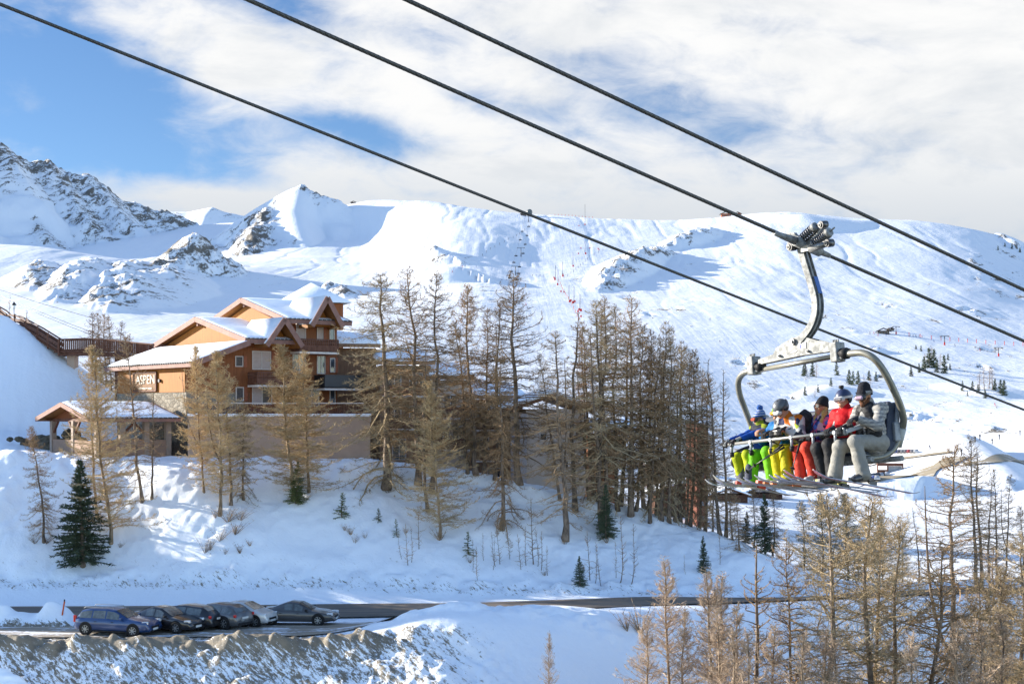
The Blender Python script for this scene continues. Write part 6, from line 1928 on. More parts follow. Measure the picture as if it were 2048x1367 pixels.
# ------------------------------------------------------------------ riders
SKIN = mat('skin', (.34, .18, .12), .5, var=.08, vscale=20)
SKIN_T = mat('tanned_skin', (.32, .16, .095), .5, var=.08, vscale=20)
BLOND = mat('blond_hair', (.30, .19, .07), .55, var=.3, vscale=30, stretch=(6, 6, 1))
BEARD = mat('brown_beard', (.09, .04, .022), .7, var=.4, vscale=60)
BLACK_C = mat('black_cloth', (.025, .026, .03), .75, var=.3, vscale=12, bump=.3, bscale=60)
BOOT_W = mat('white_boot', (.38, .38, .37), .4, var=.1)
BOOT_K = mat('black_boot', (.03, .03, .034), .35, var=.3)


def cloth(name, col, rough=.62, var=.14):
    return mat(name, col, rough, var=var, vscale=7, bump=.35, bscale=24)


def patch_cloth(name, cols, scale=11.0, dark=None):
    """printed fabric of irregular coloured patches"""
    m_ = bpy.data.materials.new(name); m_.use_nodes = True
    t = m_.node_tree; k = NT(t); b = t.nodes['Principled BSDF']
    vec = k.n('ShaderNodeTexCoord').outputs['Object']
    wv = k.n('ShaderNodeVectorMath', operation='ADD'); k.put(wv.inputs[0], vec)
    nz = k.n('ShaderNodeTexNoise'); k.put(nz.inputs['Vector'], vec); nz.inputs['Scale'].default_value = 14
    sc = k.n('ShaderNodeVectorMath', operation='SCALE'); k.put(sc.inputs[0], nz.outputs['Color']); sc.inputs['Scale'].default_value = .05
    k.put(wv.inputs[1], sc.outputs[0])
    v = k.n('ShaderNodeTexVoronoi', feature='F1'); k.put(v.inputs['Vector'], wv.outputs[0]); v.inputs['Scale'].default_value = scale
    s = k.n('ShaderNodeSeparateXYZ'); k.put(s.inputs[0], v.outputs['Color'])
    cr = k.n('ShaderNodeValToRGB'); cr.color_ramp.interpolation = 'CONSTANT'
    el = cr.color_ramp.elements
    while len(el) > 1: el.remove(el[-1])
    el[0].position = 0; el[0].color = (*cols[0], 1)
    for i, c in enumerate(cols[1:], 1):
        e = el.new(i / len(cols)); e.color = (*c, 1)
    k.put(cr.inputs[0], s.outputs[0])
    k.put(b.inputs['Base Color'], cr.outputs[0]); b.inputs['Roughness'].default_value = .65; b.inputs['Specular IOR Level'].default_value = .1
    return m_


def plaid(name, a, b_, c):
    m_ = bpy.data.materials.new(name); m_.use_nodes = True
    t = m_.node_tree; k = NT(t); b = t.nodes['Principled BSDF']
    vec = k.n('ShaderNodeTexCoord').outputs['Object']
    w1 = k.n('ShaderNodeTexWave', bands_direction='Z'); k.put(w1.inputs[0], vec); w1.inputs['Scale'].default_value = 5.5; w1.inputs['Distortion'].default_value = 4; w1.inputs['Detail Scale'].default_value = 1.5
    w2 = k.n('ShaderNodeTexWave', bands_direction='Y'); k.put(w2.inputs[0], vec); w2.inputs['Scale'].default_value = 5.5; w2.inputs['Distortion'].default_value = 4; w2.inputs['Detail Scale'].default_value = 1.5
    f1 = k.ramp(w1.outputs['Fac'], .45, .6); f2 = k.ramp(w2.outputs['Fac'], .45, .6)
    col = k.mix(f1, a, b_); col = k.mix(k.m('MULTIPLY', f2, .7), col, c)
    k.put(b.inputs['Base Color'], col); b.inputs['Roughness'].default_value = .8; b.inputs['Specular IOR Level'].default_value = .1
    return m_


def stripes(name, a, b_, scale=7.0):
    m_ = bpy.data.materials.new(name); m_.use_nodes = True
    t = m_.node_tree; k = NT(t); b = t.nodes['Principled BSDF']
    w1 = k.n('ShaderNodeTexWave', bands_direction='Z'); k.put(w1.inputs[0], k.n('ShaderNodeTexCoord').outputs['Object']); w1.inputs['Scale'].default_value = scale; w1.inputs['Distortion'].default_value = .6
    k.put(b.inputs['Base Color'], k.mix(k.ramp(w1.outputs['Fac'], .55, .7), a, b_)); b.inputs['Roughness'].default_value = .9; b.inputs['Specular IOR Level'].default_value = .1
    return m_


def lens_mat(name, a, b_):
    m_ = mat(name, a, .08, metal=.2, spec=.5, col2=b_, vscale=9)
    return m_


SEATZ = -2.955


def rot_head(yaw, pitch):
    return (Matrix.Rotation(R_(yaw), 3, 'Z') @ Matrix.Rotation(R_(-pitch), 3, 'X'))


def grip_prims(c, w, s_, sg):
    """hand closed round a bar along x at c, coming from wrist w (lengths x s_)"""
    q = lambda x, y, z: (c[0] + x * s_, c[1] + y * s_, c[2] + z * s_)
    pr = [('c', w, q(0, .03, .05), .03 * s_, .034 * s_), ('e', q(0, .025, .048), (.046 * s_, .045 * s_, .026 * s_))]
    for i, (dx, ln) in enumerate(((-.036, .9), (-.012, 1.05), (.012, 1.0), (.036, .82))):
        k, m_, t = q(dx, -.012, .052), q(dx, -.052 * ln, .022), q(dx * .95, -.05 * ln, -.022)
        e = q(dx * .92, -.018, -.044)
        pr += [('c', q(dx * .8, .02, .055), k, .0125 * s_, .0125 * s_), ('c', k, m_, .0125 * s_, .012 * s_), ('c', m_, t, .012 * s_, .011 * s_), ('c', t, e, .011 * s_, .010 * s_)]
    a, b, d = q(sg * .046, .03, .03), q(sg * .050, .012, -.018), q(sg * .03, -.018, -.042)
    pr += [('c', a, b, .015 * s_, .014 * s_), ('c', b, d, .014 * s_, .012 * s_)]
    return pr


def person(x, sc, label, jacket, trousers, glove, boot, skin, head=(0, 0), lean=0.0, hands=None, hat=None, seed=0, chest=1.0, knee_dx=0.0, bare=(), feet=None):
    """seated rider; x along the row, sc stature, lean forward (m at the shoulders), hands: bar points (right, left)"""
    S = lambda px, py, pz: (x + px * sc, .09 + py * sc, SEATZ + pz * sc)
    hip = S(0, .02, .11); wst = S(0, .02 - lean * .25, .27); chs = S(0, .0 - lean * .7, .44)
    ns = S(0, -.0 - lean * 1.05, .585)
    sh = [S(sg * .185, .01 - lean, .525) for sg in (-1, 1)]
    hc = Vector(S(0, -.04 - lean * 1.25, .718))
    M = rot_head(*head)
    if head[1] < -8: hc += Vector((0, -.03 * sc, -.012 * sc))
    HM = lambda px, py, pz: tuple(hc + M @ Vector((px * sc, py * sc, pz * sc)))
    M3 = [list(rw) for rw in M]
    knee = [S(sg * (.105 + knee_dx), -.49, .085 + .02 * sg * (1 if seed % 2 else -1)) for sg in (-1, 1)]
    fo = feet or ((0, 0), (0, 0))
    ank = [S(sg * (.115 + knee_dx) + fo[i][0], -.50 + fo[i][1], -.30) for i, sg in enumerate((-1, 1))]
    hipj = [S(sg * .085, .0, .09) for sg in (-1, 1)]
    hands = hands or [(x - .14 * sc, -.44, -2.70), (x + .14 * sc, -.44, -2.70)]
    wr = []; el = []
    for i, sg in enumerate((-1, 1)):
        h = Vector(hands[i]); w_ = h + Vector((0, .10, .062)) * sc
        s0 = Vector(sh[i]); d = (w_ - s0); L = .285 * sc
        mid = s0 + d * .5
        off = math.sqrt(max(0.0, L * L - (d.length / 2) ** 2))
        pole = Vector((sg * .75, .35, -.75)); pole = (pole - d.normalized() * pole.dot(d.normalized())).normalized()
        el.append(tuple(mid + pole * off)); wr.append(tuple(w_))
    # --- body: one continuous skin
    B = [('c', hip, wst, .12 * sc, .11 * sc), ('c', wst, chs, .11 * sc, .125 * sc), ('c', chs, ns, .12 * sc, .06 * sc), ('c', ns, HM(0, .015, -.09), .052 * sc, .052 * sc)]
    for i in (0, 1):
        B += [('c', sh[i], el[i], .05 * sc, .04 * sc), ('c', el[i], wr[i], .038 * sc, .026 * sc), ('c', sh[i], S(0, -lean * .9, .5), .05 * sc, .07 * sc),
              ('c', hipj[i], knee[i], .082 * sc, .056 * sc), ('c', knee[i], ank[i], .055 * sc, .036 * sc), ('c', ank[i], (ank[i][0], ank[i][1] - .16 * sc, ank[i][2] - .07 * sc), .035 * sc, .028 * sc)]
        B += [(p[0],) + p[1:] for p in grip_prims(hands[i], wr[i], sc * .85, 1 if i == 0 else -1)]
    B += [('e', HM(0, .012, .02), (.074 * sc, .092 * sc, .108 * sc), M3), ('e', HM(0, -.03, -.05), (.050 * sc, .058 * sc, .052 * sc), M3), ('c', HM(0, -.068, -.078), HM(0, -.05, -.09), .018 * sc, .03 * sc),
          ('c', HM(0, -.082, .012), HM(0, -.105, -.024), .010 * sc, .0155 * sc), ('c', HM(-.022, -.083, -.062), HM(.022, -.083, -.062), .0105 * sc, .0105 * sc),
          ('c', HM(-.04, -.075, .032), HM(.04, -.075, .032), .014 * sc, .014 * sc), ('e', HM(-.05, -.058, -.018), (.022 * sc, .024 * sc, .02 * sc), M3), ('e', HM(.05, -.058, -.018), (.022 * sc, .024 * sc, .02 * sc), M3)]
    for sg in (-1, 1): B.append(('e', HM(sg * .076, .012, -.005), (.012 * sc, .022 * sc, .032 * sc), M3))
    V, Q = vol(B, .0115 * sc, k=.018 * sc)
    body = link_mesh('person', np_mesh('person', V, Q), skin)
    body.matrix_world = CM
    tag(body, label, 'person', 'riders on the chairlift')
    # --- clothes
    J = [('c', S(0, .02, .07), wst, .165 * sc, .155 * sc * chest), ('c', wst, chs, .155 * sc * chest, .165 * sc * chest), ('c', chs, S(0, -lean * .95, .54), .15 * sc * chest, .095 * sc), ('c', S(0, -lean, .55), S(0, -lean * 1.1 - .01, .625), .085 * sc, .078 * sc)]
    for i in (0, 1):
        e2 = Vector(el[i]).lerp(Vector(wr[i]), .88)
        J += [('c', S((-1, 1)[i] * .1, -lean * .9, .5), sh[i], .10 * sc, .088 * sc), ('c', sh[i], el[i], .086 * sc, .068 * sc), ('c', el[i], tuple(e2), .066 * sc, .05 * sc)]
    vmesh('jacket', J, .012 * sc, jacket, body, k=.035 * sc, wr=.009 * sc, wf=14, seed=seed)
    T = [('c', S(-.08, .03, .09), S(.08, .03, .09), .125 * sc, .125 * sc)]
    for i in (0, 1):
        kf = Vector(knee[i]); af = Vector(ank[i])
        T += [('c', hipj[i], tuple(kf), .112 * sc, .092 * sc), ('c', tuple(kf), tuple(kf.lerp(af, .5)), .090 * sc, .080 * sc), ('c', tuple(kf.lerp(af, .5)), tuple(kf.lerp(af, 1.04)), .084 * sc, .098 * sc)]
    vmesh('trousers', T, .012 * sc, trousers, body, k=.028 * sc, wr=.0075 * sc, wf=15, seed=seed + 40)
    for i in (0, 1):
        if i in bare: continue
        G = grip_prims(hands[i], wr[i], sc * .98, 1 if i == 0 else -1)
        G.append(('c', wr[i], tuple(Vector(wr[i]).lerp(Vector(el[i]), .22)), .042 * sc, .05 * sc))
        vmesh('glove', G, .0062 * sc, glove, body, k=.008 * sc)
    for i in (0, 1):
        a = Vector(ank[i])
        bt = [('c', tuple(a + Vector((0, .02, .06)) * sc), tuple(a + Vector((0, 0, -.03)) * sc), .068 * sc, .062 * sc), ('c', tuple(a + Vector((0, .055, -.055)) * sc), tuple(a + Vector((0, -.17, -.075)) * sc), .052 * sc, .045 * sc), ('c', tuple(a + Vector((0, 0, -.02)) * sc), tuple(a + Vector((0, -.1, -.06)) * sc), .05 * sc, .045 * sc)]
        zc = a.z - .118 * sc
        bo = vmesh('boot', bt, .008 * sc, boot, body, k=.02 * sc, cut=lambda X, Y, Z: zc - Z)
        m = MB()
        for kz in (-.03, .0, .035): m.bar(a + Vector((-.064, -.035 + kz * .3, kz)) * sc, a + Vector((.064, -.035 + kz * .3, kz)) * sc, .05 * sc, .014 * sc)
        m.build('buckle', STEEL_B, bo)
    # --- head gear
    hat = hat or {}
    kd = hat.get('kind')
    if kd == 'helmet':
        cut = lambda X, Y, Z: -np.minimum((X - hc.x) * up.x + (Y - hc.y) * up.y + (Z - hc.z) * up.z - .012 * sc, 9) if False else np.zeros_like(X) - 9
        fwd = M @ Vector((0, -1, 0)); up = M @ Vector((0, 0, 1))
        def cutf(X, Y, Z):
            a = (X - hc.x) * fwd.x + (Y - hc.y) * fwd.y + (Z - hc.z) * fwd.z
            h = (X - hc.x) * up.x + (Y - hc.y) * up.y + (Z - hc.z) * up.z
            # keep above the brow in front and down to the ears at the back
            lim = np.where(a > .0, .045 * sc, -.045 * sc) + 0
            lim = -.05 * sc + np.clip((a + .02 * sc) / (.05 * sc), 0, 1) * .095 * sc
            return lim - h
        he = vmesh('helmet', [('e', HM(0, .018, .035), (.112 * sc, .13 * sc, .122 * sc), M3)], .009 * sc, hat['mat'], body, k=.01, cut=cutf)
        m = MB()
        for sg in (-1, 1):
            m.disc(HM(sg * .098, .012, .0), M @ Vector((1, 0, 0)), .036 * sc, .02 * sc, 14)
        m.build('ear_pad', BLACK_C, he)
        m = MB()
        for sg in (-1, 1):
            for k_ in range(3): m.disc(HM(sg * (.03 + .0), -.03 + .05 * k_, .148 - .012 * abs(k_ - 1)), M @ Vector((sg * .3, 0, 1)), .012 * sc, .01 * sc, 8)
        m.build('vent', BLACKR, he)
        if hat.get('camera'):
            m = MB(); m.bbox(HM(0, -.01, .185), (.055 * sc, .05 * sc, .042 * sc), .008); m.bar(HM(0, 0, .15), HM(0, -.005, .175), .03 * sc, .03 * sc); m.disc(HM(0, -.04, .186), (0, 1, 0), .014 * sc, .02, 10); m.build('action_camera', BLACKR, he)
    elif kd == 'beanie':
        up = M @ Vector((0, 0, 1)); fwd = M @ Vector((0, -1, 0))
        def cutb(X, Y, Z):
            h = (X - hc.x) * up.x + (Y - hc.y) * up.y + (Z - hc.z) * up.z
            a = (X - hc.x) * fwd.x + (Y - hc.y) * fwd.y + (Z - hc.z) * fwd.z
            return (.022 * sc + a * .34) - h
        tall = hat.get('tall', .05)
        he = vmesh('hat', [('e', HM(0, .018, .03), (.099 * sc, .114 * sc, .112 * sc), M3), ('e', HM(0, .045, .09 + tall * .6), (.078 * sc, .085 * sc, .075 * sc), M3)], .008 * sc, hat['mat'], body, k=.03, wr=.004, wf=30, cut=cutb)
        if hat.get('pom'): vmesh('pompom', [('e', HM(0, .05, .20), (.055 * sc, .055 * sc, .055 * sc))], .007 * sc, hat['pom'], he, k=.01, wr=.014, wf=50)
        if hat.get('band'):
            m = MB(); m.smooth = True
            ring = []
            for j in range(25):
                a = -2.2 + 4.4 * j / 24
                for dz in (-.012, .016): ring.append(HM(math.sin(a + math.pi) * .103, -math.cos(a + math.pi) * .118 + .018, .052 + dz - .03 * math.cos(a)))
            m.add(ring, [(2 * j, 2 * j + 2, 2 * j + 3, 2 * j + 1) for j in range(24)]); m.build('band', hat['band'], he, fixn=False)
    gg = hat.get('goggles')
    if gg:
        g = [('c', HM(-.045, -.09, .014), HM(.045, -.09, .014), .038 * sc, .038 * sc), ('e', HM(0, -.082, .014), (.086 * sc, .038 * sc, .050 * sc), M3)]
        go = vmesh('goggles', g, .0075 * sc, gg[0], body, k=.012)
        l_ = [('c', HM(-.042, -.106, .014), HM(.042, -.106, .014), .030 * sc, .030 * sc)]
        vmesh('lens', l_, .006 * sc, gg[1], go, k=.01)
        m = MB(); rr = .118 if kd == 'helmet' else .101
        pts = [HM(math.sin(a) * rr * 1.0, -math.cos(a) * rr * 1.15 + .018, .03 + .012 * (1 - math.cos(a))) for a in np.linspace(.62, 2 * math.pi - .62, 22)]
        path = [Vector(p) for p in pts]
        sweep_rect(m, path, .008, .03 * sc, M @ Vector((0, 0, 1))); m.build('strap', gg[2], go)
    if hat.get('shades'):
        m = MB()
        for sg in (-1, 1): m.disc(HM(sg * .034, -.092, .016), M @ Vector((sg * .25, -1, 0)), .029 * sc, .008, 14)
        m.bar(HM(-.06, -.086, .026), HM(.06, -.086, .026), .008, .008)
        for sg in (-1, 1): m.bar(HM(sg * .066, -.085, .024), HM(sg * .078, .02, .02), .006, .01)
        m.build('sunglasses', mat('sunglass_black', (.012, .012, .014), .35, spec=.2), body)
    if hat.get('hair'):
        vmesh('hair', [('c', HM(.06, .04, -.0), HM(.075, .02, -.10), .035 * sc, .042 * sc), ('c', HM(.075, .02, -.10), HM(.085, -.03, -.22), .045 * sc, .034 * sc), ('c', HM(-.06, .04, -.0), HM(-.075, .0, -.10), .03 * sc, .03 * sc), ('c', HM(-.075, 0, -.10), HM(-.07, -.05, -.17), .03 * sc, .02 * sc), ('c', HM(0, .08, 0), HM(0, .09, -.1), .05 * sc, .05 * sc)], .008 * sc, hat['hair'], body, k=.03, wr=.012, wf=34)
    if hat.get('beard'):
        vmesh('beard', [('c', HM(-.055, -.03, -.05), HM(0, -.075, -.095), .024 * sc, .032 * sc), ('c', HM(.055, -.03, -.05), HM(0, -.075, -.095), .024 * sc, .032 * sc), ('c', HM(-.026, -.088, -.045), HM(.026, -.088, -.045), .009 * sc, .009 * sc), ('c', HM(.066, .0, -.02), HM(.055, -.03, -.06), .018 * sc, .022 * sc), ('c', HM(-.066, .0, -.02), HM(-.055, -.03, -.06), .018 * sc, .022 * sc)], .007 * sc, hat['beard'], body, k=.02, wr=.005, wf=50)
    return body, ank, S, HM, lean


def ski(c, L, yaw, pitch, top, base, label, who=0, w=.078, roll=0):
    """ski with its boot centre at c (chair frame), tip towards -y"""
    n = 26
    m = MB(); m.smooth = True
    rings = []
    for i in range(n + 1):
        t = i / n; y = L * (.55 - t)          # tail at +, tip at -
        wd = w * (.5 * (1 + .28 * (2 * t - 1) ** 2))
        if t > .93: wd *= math.sqrt(max(.04, 1 - ((t - .93) / .072) ** 2))
        if t < .03: wd *= .6 + .4 * t / .03
        z = .0
        if t > .84: z = .075 * ((t - .84) / .16) ** 2
        if t < .08: z = .035 * ((.08 - t) / .08) ** 2
        th = .007 + .010 * math.sin(math.pi * min(1, max(0, t)))
        rings.append([(-wd, y, z), (wd, y, z), (wd * .93, y, z + th), (-wd * .93, y, z + th)])
    vs = [p for r_ in rings for p in r_]
    M = Matrix.Translation(c) @ Matrix.Rotation(R_(yaw), 4, 'Z') @ Matrix.Rotation(R_(pitch), 4, 'X') @ Matrix.Rotation(R_(roll), 4, 'Y')
    vs = [M @ Vector(p) for p in vs]
    b = 0
    for i in range(n):
        for j in range(4):
            m.cur = 1 if j == 0 else 0
            if j in (1, 3): m.cur = 2
            m.add([], []) if False else None
            m.f.append((i * 4 + j, i * 4 + (j + 1) % 4, i * 4 + 4 + (j + 1) % 4, i * 4 + 4 + j)); m.mi.append(m.cur); m.sm.append(False)
    m.v = [tuple(p) for p in vs]
    m.f.append((3, 2, 1, 0)); m.mi.append(0); m.sm.append(False); m.f.append(tuple(n * 4 + j for j in range(4))); m.mi.append(0); m.sm.append(False)
    o = m.build('ski', [top, base, mat('ski_edge', (.3, .3, .31), .3, metal=.3)])
    o.matrix_world = CM
    tag(o, label, 'ski', 'skis on the riders\' boots')
    m = MB()
    for y, h in ((-.17, .045), (.17, .05)):
        q = [Vector((sx_ * .032, y + sy_ * .055, .014 + sz_ * h)) for sz_ in (0, 1) for sy_ in (-1, 1) for sx_ in (-1, 1)]
        m.add([M @ p for p in q], [(0, 2, 3, 1), (4, 5, 7, 6), (0, 1, 5, 4), (2, 6, 7, 3), (0, 4, 6, 2), (1, 3, 7, 5)])
    m.build('binding', {1: mat('binding_red', (.40, .03, .015), .4), 2: mat('binding_orange', (.42, .10, .015), .4), 4: mat('binding_yellow', (.34, .30, .02), .4)}.get(who, mat('binding_black', (.035, .035, .04), .4, var=.2)), o)
    return o


WHITE_SKI = mat('white_topsheet', (.40, .40, .39), .35, var=.08, vscale=5)
GREY_SKI = mat('grey_topsheet', (.24, .25, .27), .35, var=.2, vscale=6)
LAV_BASE = mat('lavender_base', (.26, .26, .38), .4, var=.1)
PINK_BASE = mat('pink_base', (.36, .085, .11), .4, var=.12)
TAN_BASE = mat('tan_base', (.30, .28, .22), .4, var=.1)
PALE_BASE = mat('pale_base', (.33, .34, .35), .4, var=.1)

GOG_ORANGE = lens_mat('orange_lens', (.75, .22, .03), (.55, .40, .02))
GOG_RED = lens_mat('red_lens', (.60, .10, .03), (.35, .05, .02))
GOG_DARK = lens_mat('dark_lens', (.10, .10, .12), (.22, .20, .20))
GOG_PURP = lens_mat('violet_lens', (.28, .22, .32), (.40, .25, .28))
GOG_CLEAR = lens_mat('silver_lens', (.48, .48, .50), (.30, .30, .33))
WHITE_P = mat('white_plastic', (.42, .42, .42), .35)
BLACK_P = mat('black_plastic', (.025, .025, .028), .35)

riders = []
BARY, BARZ = -.44, -2.70
riders.append(person(-1.22, .84, 'person in blue jacket, striped blue pompom hat and lime yellow trousers', cloth('blue_jacket', (0.01, 0.05, 0.24)), cloth('lime_trousers', (0.26, 0.31, 0.01)), patch_cloth('striped_glove', [(0.015, 0.015, 0.0175), (0.015, 0.015, 0.0175), (0.225, 0.225, 0.22)], 30), BOOT_W, SKIN,
       head=(-12, -4), hands=[(-1.42, BARY, BARZ), (-1.27, BARY, BARZ)], seed=3, feet=((-.02, .12), (.03, .04)), knee_dx=.02,
       hat=dict(kind='beanie', mat=stripes('striped_hat', (.02, .07, .26), (.32, .34, .38), 9), pom=mat('blue_pompom', (.03, .08, .25), .9, var=.3, vscale=40), goggles=(BLACK_P, GOG_RED, BLACK_P), tall=.02)))
riders.append(person(-.80, .90, 'person in light blue jacket, green patterned helmet and bright green trousers', cloth('sky_blue_jacket', (0.015, 0.11, 0.3)), cloth('green_trousers', (0.11, 0.34, 0.01)), BLACK_C, BOOT_W, SKIN,
       head=(-15, 0), hands=[(-.90, -.27, -2.585), (-.72, -.32, -2.64)], seed=5, feet=((-.03, -.05), (.0, .08)), knee_dx=.03, bare=(0,),
       hat=dict(kind='helmet', mat=patch_cloth('green_helmet', [(0.15, 0.31, 0.015), (0.15, 0.31, 0.015), (0.015, 0.02, 0.015), (0.25, 0.35, 0.025)], 16), goggles=(BLACK_P, GOG_ORANGE, BLACK_P))))
riders.append(person(-.38, .95, 'person bending over in patchwork jacket, grey helmet and yellow trousers', patch_cloth('patchwork_jacket', [(0.36, 0.36, 0.35), (0.015, 0.02, 0.06), (0.375, 0.1, 0.01), (0.225, 0.275, 0.03), (0.15, 0.16, 0.18), (0.03, 0.03, 0.04), (0.33, 0.33, 0.34)], 9), cloth('yellow_trousers', (0.34, 0.3, 0.0075)), BLACK_C, BOOT_W, SKIN,
       head=(-10, -42), lean=.27, hands=[(-.46, -.40, -2.62), (-.32, -.40, -2.62)], seed=8, feet=((.02, .06), (.03, -.02)),
       hat=dict(kind='helmet', mat=mat('graphite_helmet', (.07, .075, .085), .45, var=.1), goggles=(WHITE_P, GOG_CLEAR, BLACK_P))))
riders.append(person(.03, .91, 'person with blond hair, black beanie, sunglasses and coral trousers', patch_cloth('pink_blue_jacket', [(0.025, 0.03, 0.15), (0.35, 0.06, 0.12), (0.015, 0.015, 0.04), (0.05, 0.08, 0.275), (0.31, 0.2, 0.24), (0.02, 0.025, 0.1)], 17), cloth('coral_trousers', (0.4, 0.0375, 0.0225)), BLACK_C, BOOT_W, SKIN_T,
       head=(-8, 8), hands=[(-.03, -.26, -2.76), (.09, -.26, -2.76)], seed=11, feet=((0, .04), (.02, .1)), knee_dx=-.015,
       hat=dict(kind='beanie', mat=cloth('black_beanie', (0.0175, 0.0175, 0.02), .9), shades=True, hair=BLOND, tall=.05)))
riders.append(person(.46, 1.0, 'person in bright red jacket, navy helmet, white goggles and black trousers', cloth('red_jacket', (0.34, 0.006, 0.01)), cloth('black_trousers', (0.0225, 0.0225, 0.025)), BLACK_C, BOOT_K, SKIN,
       head=(8, -4), hands=[(.44, -.34, -2.72), (.62, BARY, BARZ)], seed=13, feet=((.02, .10), (.02, .02)), chest=1.08,
       hat=dict(kind='helmet', mat=mat('navy_helmet', (.02, .03, .075), .4, var=.1), goggles=(WHITE_P, GOG_DARK, WHITE_P), camera=True)))
riders.append(person(.91, 1.02, 'bearded person in grey checked jacket, black beanie and light grey trousers', plaid('grey_plaid', (.31, .30, .28), (.14, .14, .145), (.22, .215, .205)), cloth('grey_trousers', (0.21, 0.205, 0.188)), BLACK_C, BOOT_K, SKIN_T,
       head=(4, -18), hands=[(.84, BARY, BARZ), (.97, -.36, BARZ + .10)], seed=17, feet=((-.07, -.03), (.05, .05)), knee_dx=.03, lean=.03,
       hat=dict(kind='beanie', mat=cloth('charcoal_beanie', (0.0175, 0.0175, 0.0225), .9), goggles=(BLACK_P, GOG_PURP, BLACK_P), beard=BEARD, tall=.045, band=mat('pale_band', (.22, .225, .235), .8, var=.3, vscale=60))))

# zip panel, camouflage front and shoulder yokes as garment details
b5, a5, S5, H5, l5 = riders[4]
V, Q = vol([('c', S5(-.075, -.165, .10), S5(-.085, -.155, .38), .024, .024), ('c', S5(-.085, -.155, .38), S5(-.06, -.09, .56), .024, .02)], .008, k=.02)
link_mesh('zip_panel', np_mesh('zip_panel', V, Q), patch_cloth('zip_print', [(0.35, 0.35, 0.34), (0.025, 0.025, 0.025), (0.3, 0.3, 0.3)], 40), b5)
b6, a6, S6, H6, l6 = riders[5]
V, Q = vol([('c', S6(-.07, -.085, .50), S6(-.09, -.085, .22), .095, .10), ('c', S6(.05, -.085, .50), S6(.09, -.075, .20), .095, .105), ('c', S6(-.06, -.07, .56), S6(.04, -.07, .56), .085, .085)], .010, k=.03, wr=.012, wf=20, seed=4)
link_mesh('vest', np_mesh('vest', V, Q), patch_cloth('camo_vest', [(0.0175, 0.0175, 0.02), (0.03, 0.03, 0.0325), (0.075, 0.0725, 0.0725), (0.015, 0.015, 0.0175), (0.0175, 0.018, 0.02)], 20), b6)
b1, a1, S1, H1, l1 = riders[0]
V, Q = vol([('c', S1(-.15, .0, .56), S1(.15, .0, .56), .092, .092), ('c', S1(0, -.02, .55), S1(0, -.02, .66), .10, .085)], .011, k=.04, wr=.008, wf=14)
link_mesh('collar', np_mesh('collar', V, Q), patch_cloth('navy_yoke', [(0.01, 0.0125, 0.025), (0.01, 0.0125, 0.025), (0.01, 0.0125, 0.025), (0.175, 0.21, 0.015)], 9), b1)
b2_, a2_, S2_, H2_, l2_ = riders[1]
GAIT = cloth('dark_gaiter', (.05, .055, .08))
for bb, aa, sc_, fi, dxx in ((b1, a1, .84, 0, .035), (b2_, a2_, .90, 0, -.01)):
    q0 = Vector(aa[fi])
    vmesh('gaiter', [('c', tuple(q0 + Vector((dxx, -.02, .02)) * sc_), tuple(q0 + Vector((dxx, -.02, .17)) * sc_), .092 * sc_, .078 * sc_)], .011, GAIT, bb, k=.02, wr=.006, wf=16)
b3_, a3_, S3_, H3_, l3_ = riders[2]
# goggle case / phone held by the bending rider
m = MB(); m.bbox((-.39, -.43, -2.61), (.10, .025, .07), .01)
o = m.build('phone', BLACK_P); o.matrix_world = CM; tag(o, 'dark phone held in both hands by the bending rider in the patchwork jacket', 'phone')
# daypacks worn behind or on the lap
V, Q = vol([('e', (-.22, .02, -2.50), (.09, .11, .20)), ('e', (-.20, -.05, -2.42), (.08, .08, .1))], .011, k=.05, wr=.016, wf=14, seed=19)
o = link_mesh('backpack', np_mesh('backpack', V, Q), BLACK_C); o.matrix_world = CM; tag(o, 'black rucksack between the patchwork jacket and the blond rider', 'backpack')

# skis: tips towards the lower left
SK = [(0, 0, 1.22, -20, -6, WHITE_SKI, PALE_BASE, 'short white ski on the right foot of the rider in lime trousers'), (0, 1, 1.22, -14, -5, GREY_SKI, LAV_BASE, 'short grey ski on the left foot of the rider in lime trousers'),
      (1, 0, 1.3, -19, -13, GREY_SKI, TAN_BASE, 'tan based ski raised at the tip, right foot of the green trousered rider'), (1, 1, 1.3, -12, -11, WHITE_SKI, TAN_BASE, 'tan based ski raised at the tip, left foot of the green trousered rider'),
      (2, 0, 1.45, -18, -8, WHITE_SKI, LAV_BASE, 'white ski on the right foot of the rider in yellow trousers'), (2, 1, 1.45, -15, -7, GREY_SKI, LAV_BASE, 'grey ski on the left foot of the rider in yellow trousers'),
      (3, 0, 1.5, -17, -7, WHITE_SKI, PALE_BASE, 'white ski on the right foot of the rider in coral trousers'), (3, 1, 1.5, -13, -6, WHITE_SKI, LAV_BASE, 'white ski on the left foot of the rider in coral trousers'),
      (4, 0, 1.62, -16, -9, GREY_SKI, LAV_BASE, 'grey ski on the right foot of the rider in black trousers'), (4, 1, 1.62, -14, -8, WHITE_SKI, LAV_BASE, 'white ski on the left foot of the rider in black trousers'),
      (5, 0, 1.66, -16, -13, WHITE_SKI, PINK_BASE, 'pink sided ski with white edge on the right foot of the bearded rider'), (5, 1, 1.66, -12, -11, WHITE_SKI, PINK_BASE, 'pink sided ski on the left foot of the bearded rider')]
for ri, fi, L, yaw, pit, tp_, bs_2, lab in SK:
    a = Vector(riders[ri][1][fi]); sc = (.84, .90, .95, .91, 1.0, 1.06)[ri]
    ski(a + Vector((0, -.05 * sc, -.140 * sc)), L, yaw, pit, tp_, bs_2, lab, ri)


